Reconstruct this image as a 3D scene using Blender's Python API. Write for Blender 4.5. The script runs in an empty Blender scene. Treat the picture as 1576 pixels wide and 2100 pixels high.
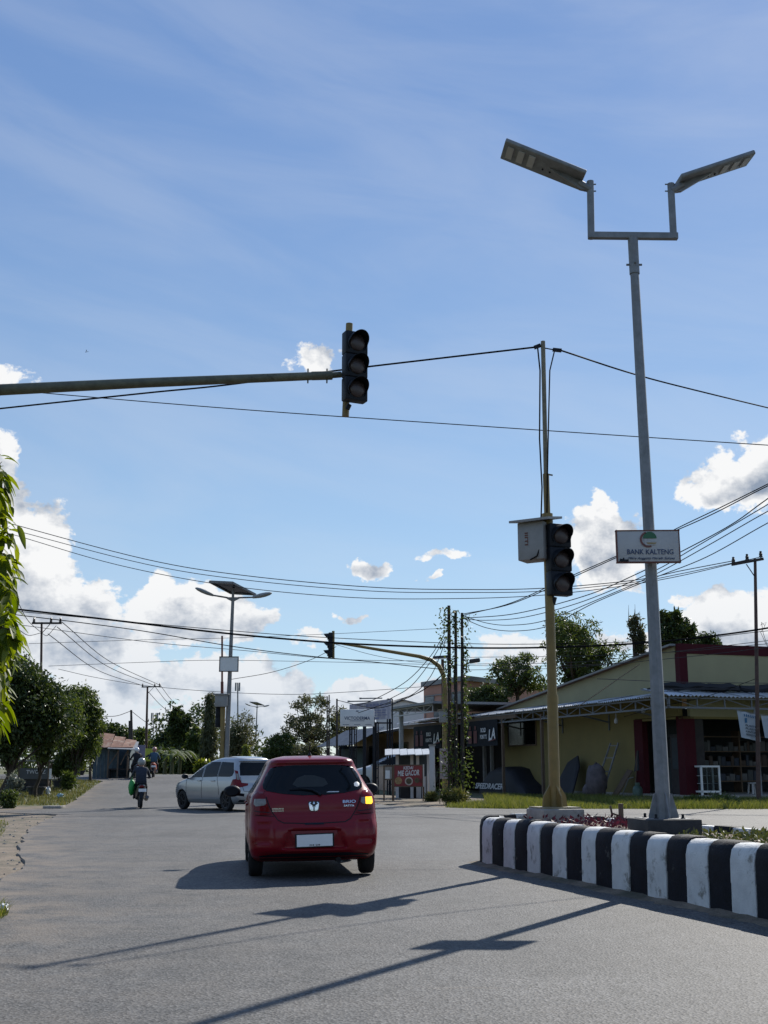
import bpy, bmesh, math, random
import numpy as np
from mathutils import Matrix, Vector
R = math.radians
scene = bpy.context.scene
COL = scene.collection

# ------------------------------------------------------------------ camera, sky, sun, exposure
FPX, CX, CY, HOR, EYE = 2400.0, 788.0, 1050.0, 1575.0, 1.33
PITCH = math.atan((HOR - CY) / FPX)
cam = bpy.data.cameras.new('camera'); camo = bpy.data.objects.new('camera', cam); COL.objects.link(camo)
camo.location = (0, 0, EYE); camo.rotation_euler = (math.pi / 2 + PITCH, 0, 0)
cam.sensor_fit = 'VERTICAL'; cam.sensor_height = 36.0; cam.lens = FPX / 2100 * 36.0
cam.clip_start = 0.1; cam.clip_end = 6000
scene.camera = camo
SUN_AZ, SUN_EL = R(29.8), R(38.3)
sun = bpy.data.lights.new('sun', 'SUN'); sun.energy = 4.7; sun.angle = R(0.53); sun.color = (1.0, 0.95, 0.86)
suno = bpy.data.objects.new('sun', sun); COL.objects.link(suno)
sdir = Vector((math.sin(SUN_AZ) * math.cos(SUN_EL), math.cos(SUN_AZ) * math.cos(SUN_EL), math.sin(SUN_EL)))
suno.rotation_euler = (-sdir).to_track_quat('-Z', 'Y').to_euler()
suno.location = sdir * 200
vs = scene.view_settings
vs.view_transform = 'Standard'; vs.look = 'None'; vs.gamma = 1.0; vs.use_curve_mapping = False; vs.exposure = 0.35
scene.cycles.max_bounces = 6; scene.cycles.transparent_max_bounces = 8
scene.cycles.caustics_reflective = False; scene.cycles.caustics_refractive = False

def ray(px, py):
    dx = (px - CX) / FPX; dy = -(py - CY) / FPX
    return dx, math.cos(PITCH) - math.sin(PITCH) * dy, math.sin(PITCH) + math.cos(PITCH) * dy
def at(px, py, Y):
    x, y, z = ray(px, py); t = Y / y
    return Vector((x * t, Y, EYE + z * t))
def gp(px, py, z=0.0):
    x, y, w = ray(px, py); t = (z - EYE) / w
    return Vector((x * t, y * t, z))
def azel(px, py):
    x, y, z = ray(px, py)
    return math.atan2(x, y), math.atan2(z, math.hypot(x, y))

# world: Nishita sky with procedural cumulus
world = bpy.data.worlds.new('World'); scene.world = world; world.use_nodes = True
wt = world.node_tree; wt.nodes.clear()
def wn(t, **k):
    n = wt.nodes.new(t)
    for a, b in k.items(): setattr(n, a, b)
    return n
def plug(sock, v):
    if isinstance(v, (int, float)): sock.default_value = v
    elif isinstance(v, (tuple, list)): sock.default_value = v
    else: wt.links.new(v, sock)
def wm(op, a, b=0.0, c=0.0, clamp=False):
    n = wn('ShaderNodeMath', operation=op, use_clamp=clamp)
    plug(n.inputs[0], a); plug(n.inputs[1], b); plug(n.inputs[2], c)
    return n.outputs[0]
def wsmooth(v, lo, hi):
    n = wn('ShaderNodeMapRange', interpolation_type='SMOOTHSTEP')
    plug(n.inputs['Value'], v); n.inputs['From Min'].default_value = lo; n.inputs['From Max'].default_value = hi
    return n.outputs['Result']
def wcomb(x, y, z=0.0):
    n = wn('ShaderNodeCombineXYZ'); plug(n.inputs[0], x); plug(n.inputs[1], y); plug(n.inputs[2], z)
    return n.outputs[0]
def wnoise(vec, scale, detail, rough, dist=0.0):
    n = wn('ShaderNodeTexNoise'); plug(n.inputs['Vector'], vec)
    n.inputs['Scale'].default_value = scale; n.inputs['Detail'].default_value = detail
    n.inputs['Roughness'].default_value = rough; n.inputs['Distortion'].default_value = dist
    return n.outputs['Fac']
def wmix(f, a, b):
    n = wn('ShaderNodeMix', data_type='RGBA'); plug(n.inputs[0], f); plug(n.inputs[6], a); plug(n.inputs[7], b)
    return n.outputs[2]
tc = wn('ShaderNodeTexCoord'); sep = wn('ShaderNodeSeparateXYZ'); wt.links.new(tc.outputs['Generated'], sep.inputs[0])
DX, DY, DZ = sep.outputs
AZ = wm('ARCTAN2', DX, DY); EL = wm('ARCSINE', DZ)
sky = wn('ShaderNodeTexSky', sky_type='NISHITA', sun_disc=False, sun_elevation=SUN_EL, sun_rotation=SUN_AZ)
sky.air_density = 1.0; sky.dust_density = 0.1; sky.ozone_density = 2.0; sky.altitude = 0
# cumulus clouds where they stand in the sky: (px, py, half width, half height, strength)
CLOUDS = [(-40, 1010, 80, 120, 1.0), (50, 1190, 120, 150, 1.15), (130, 1245, 100, 95, 1.1), (120, 1330, 190, 60, .72),
          (400, 1262, 150, 58, .85), (330, 1235, 60, 45, .9), (510, 1258, 80, 26, .6), (60, 1440, 240, 55, .72), (330, 1395, 190, 45, .6),
          (495, 1420, 125, 70, .95), (560, 1470, 70, 80, .8), (330, 1490, 330, 45, .62),
          (650, 738, 70, 36, .62), (25, 770, 40, 26, .42), (755, 1173, 52, 22, .68), (905, 1152, 60, 12, .42), (720, 1276, 25, 9, .45), (882, 1202, 25, 9, .45),
          (1240, 1125, 105, 72, 1.05), (1255, 1050, 32, 40, .65), (1500, 990, 105, 58, .95), (1580, 950, 70, 60, .95),
          (1490, 1290, 110, 62, 1.1), (1590, 1300, 90, 70, 1.05), (1385, 1242, 22, 20, .5), (1400, 1325, 90, 22, .8),
          (735, 1400, 50, 22, .62), (760, 1445, 120, 40, .85), (880, 1430, 50, 40, .7), (640, 1330, 40, 12, .3), (1160, 1330, 200, 25, .45)]
# turbulent warp of the coordinates makes the puffy outline
P0 = wcomb(AZ, wm('MULTIPLY', EL, 1.25))
W1 = wm('MULTIPLY', wm('SUBTRACT', wnoise(P0, 16, 5, .58), .5), .085)
W2 = wm('MULTIPLY', wm('SUBTRACT', wnoise(wcomb(wm('ADD', AZ, 7.3), EL, 3.1), 16, 5, .58), .5), .06)
WA = wm('ADD', AZ, W1); WE = wm('ADD', EL, W2)
dens = None; num = 0.0; den = 0.0001
for (px, py, hw, hh, s) in CLOUDS:
    a, e = azel(px, py); ra = hw / FPX * 1.15; re = hh / FPX * 1.2
    da = wm('MULTIPLY', wm('SUBTRACT', WA, a), 1 / ra); de = wm('MULTIPLY', wm('SUBTRACT', WE, e), 1 / re)
    q = wm('SUBTRACT', s, wm('MULTIPLY', wm('ADD', wm('MULTIPLY', da, da), wm('MULTIPLY', de, de)), s))
    dens = q if dens is None else wm('SMOOTH_MAX', dens, q, .25)
    qp = wm('MAXIMUM', q, 0.0); num = wm('MULTIPLY_ADD', qp, de, num); den = wm('ADD', den, qp)
# fair-weather cumulus all round the rest of the sky
aside = wsmooth(wm('ABSOLUTE', AZ), .36, .48)
gen = wm('MULTIPLY', wm('SUBTRACT', wnoise(wcomb(WA, wm('MULTIPLY', WE, 1.8), 5.0), 3.2, 3, .5), .57), 7.0)
gen = wm('SUBTRACT', gen, wm('MULTIPLY', wsmooth(EL, .2, .7), 1.6))
gen = wm('SUBTRACT', wm('MULTIPLY', wm('ADD', gen, 1.0), aside), 1.0)
dens = wm('MAXIMUM', dens, gen)
fine = wnoise(P0, 42, 8, .62)
fine2 = wnoise(wcomb(wm('ADD', AZ, .010), wm('ADD', wm('MULTIPLY', EL, 1.25), .014)), 42, 8, .62)
mid = wnoise(P0, 20, 5, .55)
mid2 = wnoise(wcomb(wm('ADD', AZ, .016), wm('ADD', wm('MULTIPLY', EL, 1.25), .03)), 20, 5, .55)
vfine = wnoise(P0, 130, 6, .65)
d2 = wm('ADD', wm('ADD', dens, wm('MULTIPLY', wm('SUBTRACT', fine, .5), 1.5)), wm('MULTIPLY', wm('SUBTRACT', vfine, .5), .5))
alpha = wsmooth(d2, .05, .30)
thick = wsmooth(dens, .25, .95)
under = wm('MULTIPLY', wm('SUBTRACT', .12, wm('DIVIDE', num, den)), 1.0)
relief = wm('ADD', wm('MULTIPLY', wm('SUBTRACT', mid2, mid), 3.0), wm('MULTIPLY', wm('SUBTRACT', fine2, fine), 1.3))
relief = wm('ADD', relief, wm('MULTIPLY', thick, wm('MULTIPLY', wm('SUBTRACT', mid, .45), 1.9)))
grey = wm('ADD', wm('MULTIPLY', thick, wm('ADD', under, .16)), relief, clamp=True)
ccol = wmix(grey, (8.2, 8.25, 8.3, 1), (2.5, 3.05, 3.95, 1))
grad = wmix(wsmooth(EL, -.02, .62), (3.5, 5.3, 7.2, 1), (1.5, 2.85, 6.0, 1))
skyc = wmix(.55, sky.outputs[0], grad)
# thin cirrus veil
veil = wnoise(wcomb(wm('MULTIPLY', AZ, 1.2), wm('ADD', wm('MULTIPLY', EL, 5.0), wm('MULTIPLY', AZ, .9)), 1.0), 2.6, 6, .55, .5)
veil = wm('MULTIPLY', wsmooth(veil, .34, .74), .17)
skyv = wmix(veil, skyc, (6.4, 6.7, 7.2, 1))
far_air = wm('MULTIPLY', wm('SUBTRACT', 1.0, wsmooth(EL, .01, .17)), .5)
ccol = wmix(far_air, ccol, (4.5, 5.35, 6.5, 1))      # low clouds are seen through more air
fin = wmix(alpha, skyv, ccol)
bg = wn('ShaderNodeBackground'); plug(bg.inputs[0], fin); bg.inputs[1].default_value = 0.09
wo = wn('ShaderNodeOutputWorld'); wt.links.new(bg.outputs[0], wo.inputs[0])

# ------------------------------------------------------------------ object helpers
MW = {}
def mw(o): return MW[o.name]
def setp(o, label=None, cat=None, group=None, kind=None):
    if label: o['label'] = label
    if cat: o['category'] = cat
    if group: o['group'] = group
    if kind: o['kind'] = kind
    return o
def thing(name, label, cat, loc=(0, 0, 0), rz=0.0, group=None, roll=0.0, size=1.0):
    o = bpy.data.objects.new(name, None); COL.objects.link(o); o.empty_display_size = .2
    o.location = loc; o.rotation_euler = (0, roll, rz)
    o.scale = (size, size, size)
    MW[o.name] = Matrix.Translation(Vector(loc)) @ Matrix.Rotation(rz, 4, 'Z') @ Matrix.Rotation(roll, 4, 'Y') @ Matrix.Scale(size, 4)
    return setp(o, label, cat, group)
def link(name, me, mat=None, parent=None, loc=None):
    if mat is not None and len(me.materials) == 0:
        for m in (mat if isinstance(mat, (list, tuple)) else [mat]): me.materials.append(m)
    o = bpy.data.objects.new(name, me); COL.objects.link(o)
    m = Matrix.Identity(4)
    if loc is not None:
        m = loc if isinstance(loc, Matrix) else Matrix.Translation(Vector(loc))
        o.matrix_basis = m
    if parent is not None: o.parent = parent; m = mw(parent) @ m
    MW[o.name] = m
    return o
def dup_tree(o, parent=None):
    c = o.copy(); COL.objects.link(c); c.parent = parent
    for ch in o.children: dup_tree(ch, c)
    return c
def frame(origin, xdir, ydir):
    x = Vector(xdir).normalized(); y = Vector(ydir); z = x.cross(y).normalized(); y = z.cross(x)
    m = Matrix((x, y, z)).transposed().to_4x4(); m.translation = Vector(origin)
    return m
class MB:
    def __init__(s): s.v = []; s.f = []; s.mi = []; s.cur = 0
    def add(s, vs_, fs):
        b = len(s.v); s.v += [tuple(p) for p in vs_]; s.f += [tuple(i + b for i in f) for f in fs]; s.mi += [s.cur] * len(fs)
        return s
    def box(s, c, d, rot=None):
        c = Vector(c); hx, hy, hz = d[0] / 2, d[1] / 2, d[2] / 2
        P = [Vector((x * hx, y * hy, z * hz)) for z in (-1, 1) for y in (-1, 1) for x in (-1, 1)]
        if rot is not None: P = [rot @ p for p in P]
        return s.add([c + p for p in P], [(0, 2, 3, 1), (4, 5, 7, 6), (0, 1, 5, 4), (2, 6, 7, 3), (0, 4, 6, 2), (1, 3, 7, 5)])
    def bb(s, x0, x1, y0, y1, z0, z1): return s.box(((x0 + x1) / 2, (y0 + y1) / 2, (z0 + z1) / 2), (x1 - x0, y1 - y0, z1 - z0))
    def beam(s, a, b, w, h, up=(0, 0, 1)):
        a, b = Vector(a), Vector(b); d = (b - a); L = d.length; d.normalize(); u = Vector(up)
        if abs(d.dot(u)) > .98: u = Vector((0, 1, 0))
        r = d.cross(u).normalized(); u = r.cross(d)
        return s.box((a + b) / 2, (w, L, h), Matrix((r, d, u)).transposed())
    def tube(s, pts, r, n=8, cap=True):
        pts = [Vector(p) for p in pts]; rr = r if isinstance(r, (list, tuple)) else [r] * len(pts)
        b = len(s.v); prev = None; fs = []; V = []
        for i, p in enumerate(pts):
            d = (pts[min(i + 1, len(pts) - 1)] - pts[max(i - 1, 0)]).normalized()
            if prev is None:
                u = Vector((0, 0, 1)) if abs(d.z) < .9 else Vector((1, 0, 0)); x = d.cross(u).normalized()
            else: x = (prev - d * prev.dot(d)).normalized()
            prev = x; y = d.cross(x)
            for k in range(n):
                t = 2 * math.pi * k / n; V.append(p + (x * math.cos(t) + y * math.sin(t)) * rr[i])
        for i in range(len(pts) - 1):
            for k in range(n):
                a, c = i * n + k, i * n + (k + 1) % n; fs.append((a, c, c + n, a + n))
        if cap:
            fs.append(tuple(range(n))[::-1]); fs.append(tuple(range((len(pts) - 1) * n, len(pts) * n)))
        return s.add(V, fs)
    def prism(s, poly, vec):
        vec = Vector(vec); n = len(poly); P = [Vector(p) for p in poly]
        return s.add(P + [p + vec for p in P], [tuple(range(n))[::-1], tuple(range(n, 2 * n))] + [(i, (i + 1) % n, (i + 1) % n + n, i + n) for i in range(n)])
    def lathe(s, prof, n, m=None):
        m = m or Matrix.Identity(4); V = []; fs = []
        for (r, z) in prof:
            for k in range(n):
                t = 2 * math.pi * k / n; V.append(m @ Vector((r * math.cos(t), r * math.sin(t), z)))
        for i in range(len(prof) - 1):
            for k in range(n):
                a, c = i * n + k, i * n + (k + 1) % n; fs.append((a, c, c + n, a + n))
        fs.append(tuple(range(n))[::-1]); fs.append(tuple(range((len(prof) - 1) * n, len(prof) * n)))
        return s.add(V, fs)
    def sphere(s, c, r, nu=10, nv=7, jit=0, rng=None):
        c = Vector(c); rx, ry, rz = r if isinstance(r, (tuple, list)) else (r, r, r); V = []; fs = []
        for j in range(nv + 1):
            ph = math.pi * (j + .02) / (nv + .04)
            for i in range(nu):
                t = 2 * math.pi * i / nu; k = 1 + (rng.uniform(-jit, jit) if rng else 0)
                V.append(c + Vector((rx * math.sin(ph) * math.cos(t) * k, ry * math.sin(ph) * math.sin(t) * k, rz * math.cos(ph) * k)))
        for j in range(nv):
            for i in range(nu):
                a, b2 = j * nu + i, j * nu + (i + 1) % nu; fs.append((a, a + nu, b2 + nu, b2))
        fs.append(tuple(range(nu))); fs.append(tuple(range(nv * nu, (nv + 1) * nu))[::-1])
        return s.add(V, fs)
    def quad(s, *p): return s.add(p, [tuple(range(len(p)))])
    def build(s, name, mat, parent=None, world=False, smooth=None, bevel=0.0, xf=None):
        me = bpy.data.meshes.new(name); V = s.v
        if world and parent is not None:
            inv = mw(parent).inverted(); V = [tuple(inv @ Vector(p)) for p in V]
        if xf is not None: V = [tuple(xf @ Vector(p)) for p in V]
        me.from_pydata(V, [], s.f); me.update()
        if isinstance(mat, (list, tuple)): me.polygons.foreach_set('material_index', s.mi)
        if bevel > 0:
            bm = bmesh.new(); bm.from_mesh(me)
            bmesh.ops.recalc_face_normals(bm, faces=bm.faces)
            es = [e for e in bm.edges if len(e.link_faces) == 2 and e.calc_face_angle(0) > .6]
            bmesh.ops.bevel(bm, geom=es, offset=bevel, segments=2, profile=.5, affect='EDGES', clamp_overlap=True)
            bm.to_mesh(me); bm.free(); smooth = smooth or 40
        else:
            bm = bmesh.new(); bm.from_mesh(me); bmesh.ops.recalc_face_normals(bm, faces=bm.faces); bm.to_mesh(me); bm.free()
        if smooth:
            me.polygons.foreach_set('use_smooth', [True] * len(me.polygons)); me.set_sharp_from_angle(angle=R(smooth))
        return link(name, me, mat, parent)

# ------------------------------------------------------------------ materials
def mat_base(name):
    m = bpy.data.materials.new(name); m.use_nodes = True; nt = m.node_tree
    return m, nt, nt.nodes['Principled BSDF']
def nd(nt, t, **k):
    n = nt.nodes.new(t)
    for a, b in k.items(): setattr(n, a, b)
    return n
def c4(c): return (c[0], c[1], c[2], 1)
def M(name, col, rough=.6, metal=0., var=.18, scale=6., bump=0., col2=None, c2lo=.55, c2hi=.7, coat=0., spec=None, world=False, bscale=None, stretch=None):
    m, nt, p = mat_base(name); L = nt.links.new
    tcn = nd(nt, 'ShaderNodeTexCoord'); src = tcn.outputs['Object']
    if world: src = nd(nt, 'ShaderNodeNewGeometry').outputs['Position']
    if stretch:
        mp = nd(nt, 'ShaderNodeMapping'); mp.inputs['Scale'].default_value = stretch; L(src, mp.inputs[0]); src = mp.outputs[0]
    n1 = nd(nt, 'ShaderNodeTexNoise'); n1.inputs['Scale'].default_value = scale; n1.inputs['Detail'].default_value = 6; n1.inputs['Roughness'].default_value = .6
    L(src, n1.inputs['Vector'])
    mx = nd(nt, 'ShaderNodeMix', data_type='RGBA'); mx.inputs[6].default_value = c4([c * (1 - var) for c in col]); mx.inputs[7].default_value = c4([min(1, c * (1 + var)) for c in col])
    mr = nd(nt, 'ShaderNodeMapRange'); mr.inputs['From Min'].default_value = .3; mr.inputs['From Max'].default_value = .7; L(n1.outputs['Fac'], mr.inputs['Value']); L(mr.outputs[0], mx.inputs[0])
    out = mx.outputs[2]
    if col2:
        n2 = nd(nt, 'ShaderNodeTexNoise'); n2.inputs['Scale'].default_value = scale * .6; n2.inputs['Detail'].default_value = 8; n2.inputs['Roughness'].default_value = .7
        L(src, n2.inputs['Vector'])
        m2 = nd(nt, 'ShaderNodeMapRange', interpolation_type='SMOOTHSTEP'); m2.inputs['From Min'].default_value = c2lo; m2.inputs['From Max'].default_value = c2hi; L(n2.outputs['Fac'], m2.inputs['Value'])
        mx2 = nd(nt, 'ShaderNodeMix', data_type='RGBA'); L(m2.outputs[0], mx2.inputs[0]); L(out, mx2.inputs[6]); mx2.inputs[7].default_value = c4(col2); out = mx2.outputs[2]
    L(out, p.inputs['Base Color'])
    mrr = nd(nt, 'ShaderNodeMapRange'); mrr.inputs['To Min'].default_value = max(.02, rough - .08); mrr.inputs['To Max'].default_value = min(1, rough + .1); L(n1.outputs['Fac'], mrr.inputs['Value'])
    L(mrr.outputs[0], p.inputs['Roughness'])
    p.inputs['Metallic'].default_value = metal; p.inputs['Coat Weight'].default_value = coat; p.inputs['Coat Roughness'].default_value = .06
    if spec is not None: p.inputs['Specular IOR Level'].default_value = spec
    if bump:
        b = nd(nt, 'ShaderNodeBump'); b.inputs['Strength'].default_value = min(1, bump); b.inputs['Distance'].default_value = .02
        n3 = n1
        if bscale:
            n3 = nd(nt, 'ShaderNodeTexNoise'); n3.inputs['Scale'].default_value = bscale; n3.inputs['Detail'].default_value = 4; L(src, n3.inputs['Vector'])
        L(n3.outputs['Fac'], b.inputs['Height']); L(b.outputs[0], p.inputs['Normal'])
    return m
def leafmat(name, c1, c2, trans=.35, rough=.45):
    m, nt, p = mat_base(name); L = nt.links.new
    g = nd(nt, 'ShaderNodeNewGeometry'); cr = nd(nt, 'ShaderNodeMix', data_type='RGBA'); L(g.outputs['Random Per Island'], cr.inputs[0])
    cr.inputs[6].default_value = c4(c1); cr.inputs[7].default_value = c4(c2)
    L(cr.outputs[2], p.inputs['Base Color']); p.inputs['Roughness'].default_value = rough; p.inputs['Specular IOR Level'].default_value = .4
    tr = nd(nt, 'ShaderNodeBsdfTranslucent'); hs = nd(nt, 'ShaderNodeHueSaturation'); hs.inputs['Hue'].default_value = .48; hs.inputs['Saturation'].default_value = 1.15; hs.inputs['Value'].default_value = 1.5
    L(cr.outputs[2], hs.inputs['Color']); L(hs.outputs[0], tr.inputs[0])
    ms = nd(nt, 'ShaderNodeMixShader'); ms.inputs[0].default_value = trans; L(p.outputs[0], ms.inputs[1]); L(tr.outputs[0], ms.inputs[2])
    L(ms.outputs[0], nt.nodes['Material Output'].inputs[0])
    return m
def glow(name, col, s):
    m, nt, p = mat_base(name); p.inputs['Base Color'].default_value = c4(col); p.inputs['Emission Color'].default_value = c4(col); p.inputs['Emission Strength'].default_value = s
    return m
def clearglass(name, tint=(.8, .85, .85), f=.75):
    m, nt, p = mat_base(name); L = nt.links.new
    p.inputs['Base Color'].default_value = (.02, .025, .03, 1); p.inputs['Roughness'].default_value = .03
    t = nd(nt, 'ShaderNodeBsdfTransparent'); t.inputs[0].default_value = c4(tint)
    ms = nd(nt, 'ShaderNodeMixShader'); ms.inputs[0].default_value = f; L(p.outputs[0], ms.inputs[1]); L(t.outputs[0], ms.inputs[2]); L(ms.outputs[0], nt.nodes['Material Output'].inputs[0])
    return m
m_galv = M('galvanised steel', (.21, .22, .23), .58, .3, .22, 9, .05, (.2, .2, .2))
m_galv_dark = M('weathered steel', (.2, .2, .2), .55, .4, .2, 8)
m_yellow = M('old yellow paint', (.21, .145, .042), .5, 0, .2, 5, .1, (.16, .1, .04), .58, .75)
m_yelgrey = M('faded yellow grey paint', (.22, .19, .12), .5, 0, .25, 7, .05, (.12, .1, .08))
m_arm = M('mossy arm paint', (.11, .11, .075), .6, 0, .3, 7, .1, (.05, .05, .035))
m_black = M('black plastic', (.008, .011, .017), .5, 0, .25, 12, spec=.25)
m_lens = M('dusty lens', (.055, .04, .04), .35, 0, .15, 14)
m_boxpaint = M('stained pale grey box paint', (.26, .26, .255), .55, 0, .12, 5, 0, (.2, .12, .07), .6, .78)
m_rustlet = M('rust red paint', (.14, .05, .035), .7)
m_concrete = M('concrete', (.3, .28, .25), .9, 0, .25, 6, .35, (.14, .13, .11), .55, .75, bscale=60)
m_darkconc = M('dark painted concrete', (.035, .035, .036), .8, 0, .35, 8, .3, bscale=50)
m_kw = M('chalky white kerb paint', (.62, .62, .60), .8, 0, .12, 7, .4, (.25, .235, .205), .54, .66, world=True, bscale=70)
m_kb = M('black kerb paint', (.009, .010, .014), .7, 0, .5, 7, .3, (.10, .096, .088), .6, .7, world=True, bscale=60, spec=.2)
m_soil = M('soil', (.12, .085, .06), .95, 0, .35, 9, .6, bscale=40)
m_wire = M('black cable', (.010, .010, .011), .9, spec=.08)
m_wiregrey = M('grey aluminium wire', (.06, .06, .065), .8, spec=.1)
m_bark = M('bark', (.055, .042, .03), .9, 0, .35, 6, .6, bscale=25)
m_white = M('white paint', (.72, .72, .70), .55, 0, .06, 4)
m_signwhite = M('dirty white sign face', (.45, .445, .44), .5, 0, .08, 5, 0, (.36, .33, .3), .6, .8)
m_rubber = M('tyre rubber', (.012, .012, .013), .8, 0, .2, 20)
m_darkgrey = M('dark grey plastic', (.03, .03, .032), .6, 0, .2, 12)
m_chrome = M('chrome', (.75, .75, .76), .12, 1, .03, 5)
m_glass = M('dark tinted glass', (.005, .007, .009), .04, 0, .05, 3, coat=.0, spec=.22)
m_wood = M('weathered wood', (.13, .09, .06), .85, 0, .3, 8, .3, stretch=(4, 4, .6))
m_corr = M('pale corrugated roofing', (.5, .52, .54), .42, .35, .12, 4, 0, (.33, .3, .28), .6, .8)
m_letter_blue = M('navy lettering', (.03, .055, .13), .5)
m_letter_white = M('white lettering', (.6, .6, .6), .5)
m_letter_black = M('black lettering', (.015, .015, .02), .5)

# ------------------------------------------------------------------ text
TXT = {}
def prep_text(words):
    objs = []
    for w in words:
        c = bpy.data.curves.new('lettering', 'FONT'); c.body = w[0]; c.shear = w[1]; c.offset = w[2]; c.extrude = .01; c.resolution_u = 3
        o = bpy.data.objects.new('lettering', c); COL.objects.link(o); objs.append((w, o))
    bpy.context.view_layer.update(); dg = bpy.context.evaluated_depsgraph_get()
    for w, o in objs: TXT[w] = bpy.data.meshes.new_from_object(o.evaluated_get(dg))
    for w, o in objs:
        c = o.data; bpy.data.objects.remove(o); bpy.data.curves.remove(c)
def text(w, centre, right, up, Wd, Hd, mat, parent, depth=.004, name='lettering', surf=None):
    """words fitted to Wd x Hd on the plane (centre, right, up), in parent's local frame"""
    key = w if isinstance(w, tuple) else (w, 0.0, 0.0)
    me = TXT[key].copy(); n = len(me.vertices); co = np.empty(n * 3); me.vertices.foreach_get('co', co); co = co.reshape(-1, 3)
    lo, hi = co.min(0), co.max(0); sp = np.maximum(hi - lo, 1e-6)
    q = (co - (lo + hi) / 2) / sp * np.array([Wd, Hd, depth])
    r = np.array(Vector(right).normalized()); u0 = Vector(up); u0 = (u0 - Vector(right).normalized() * u0.dot(Vector(right).normalized())).normalized(); u = np.array(u0); nn = np.cross(r, u)
    out = np.array(Vector(centre)) + q[:, :1] * r + q[:, 1:2] * u + (q[:, 2:3] + depth * .5) * nn
    if surf is not None: out = np.array([surf(p) for p in out])
    me.vertices.foreach_set('co', out.astype(np.float32).ravel()); me.update(); me.materials.clear()
    return link(name, me, mat, parent)
prep_text([(a, 0.0, b) for a, b in [('BANK KALTENG', .008), ('VICTODERMA', .015), ('BRIO', .012), ('SATYA', .01), ('04·29', 0), ('PLASTIK', .02), ('KANTONG', .02), ('SEDOTAN', .02), ('TWOZZ', .012), ('BOLD', .02), ("POINTY'S", .02), ('IIITI', .02), ('VII', .02)]] +
          [('MIE GACOR', .25, .025), ('KEDAI', .2, .02), ('LA', .3, .03), ('SPEEDRACER', .35, .025), ('Mitra Anggota Meraih Sukses', .4, 0.0)])

# ------------------------------------------------------------------ terrain
def ss(t): t = min(1, max(0, t)); return t * t * (3 - 2 * t)
def T(x, y): return .92 * ss((y - 40) / 34) * ss((1.5 - x) / 10)
def gpt(px, py):
    """ground point seen at a pixel, on the terrain"""
    z = 0
    for _ in range(25):
        p = gp(px, py, z); z = .5 * z + .5 * T(p.x, p.y)
        if z > EYE - .05: break
    return Vector((p.x, p.y, T(p.x, p.y)))

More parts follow.
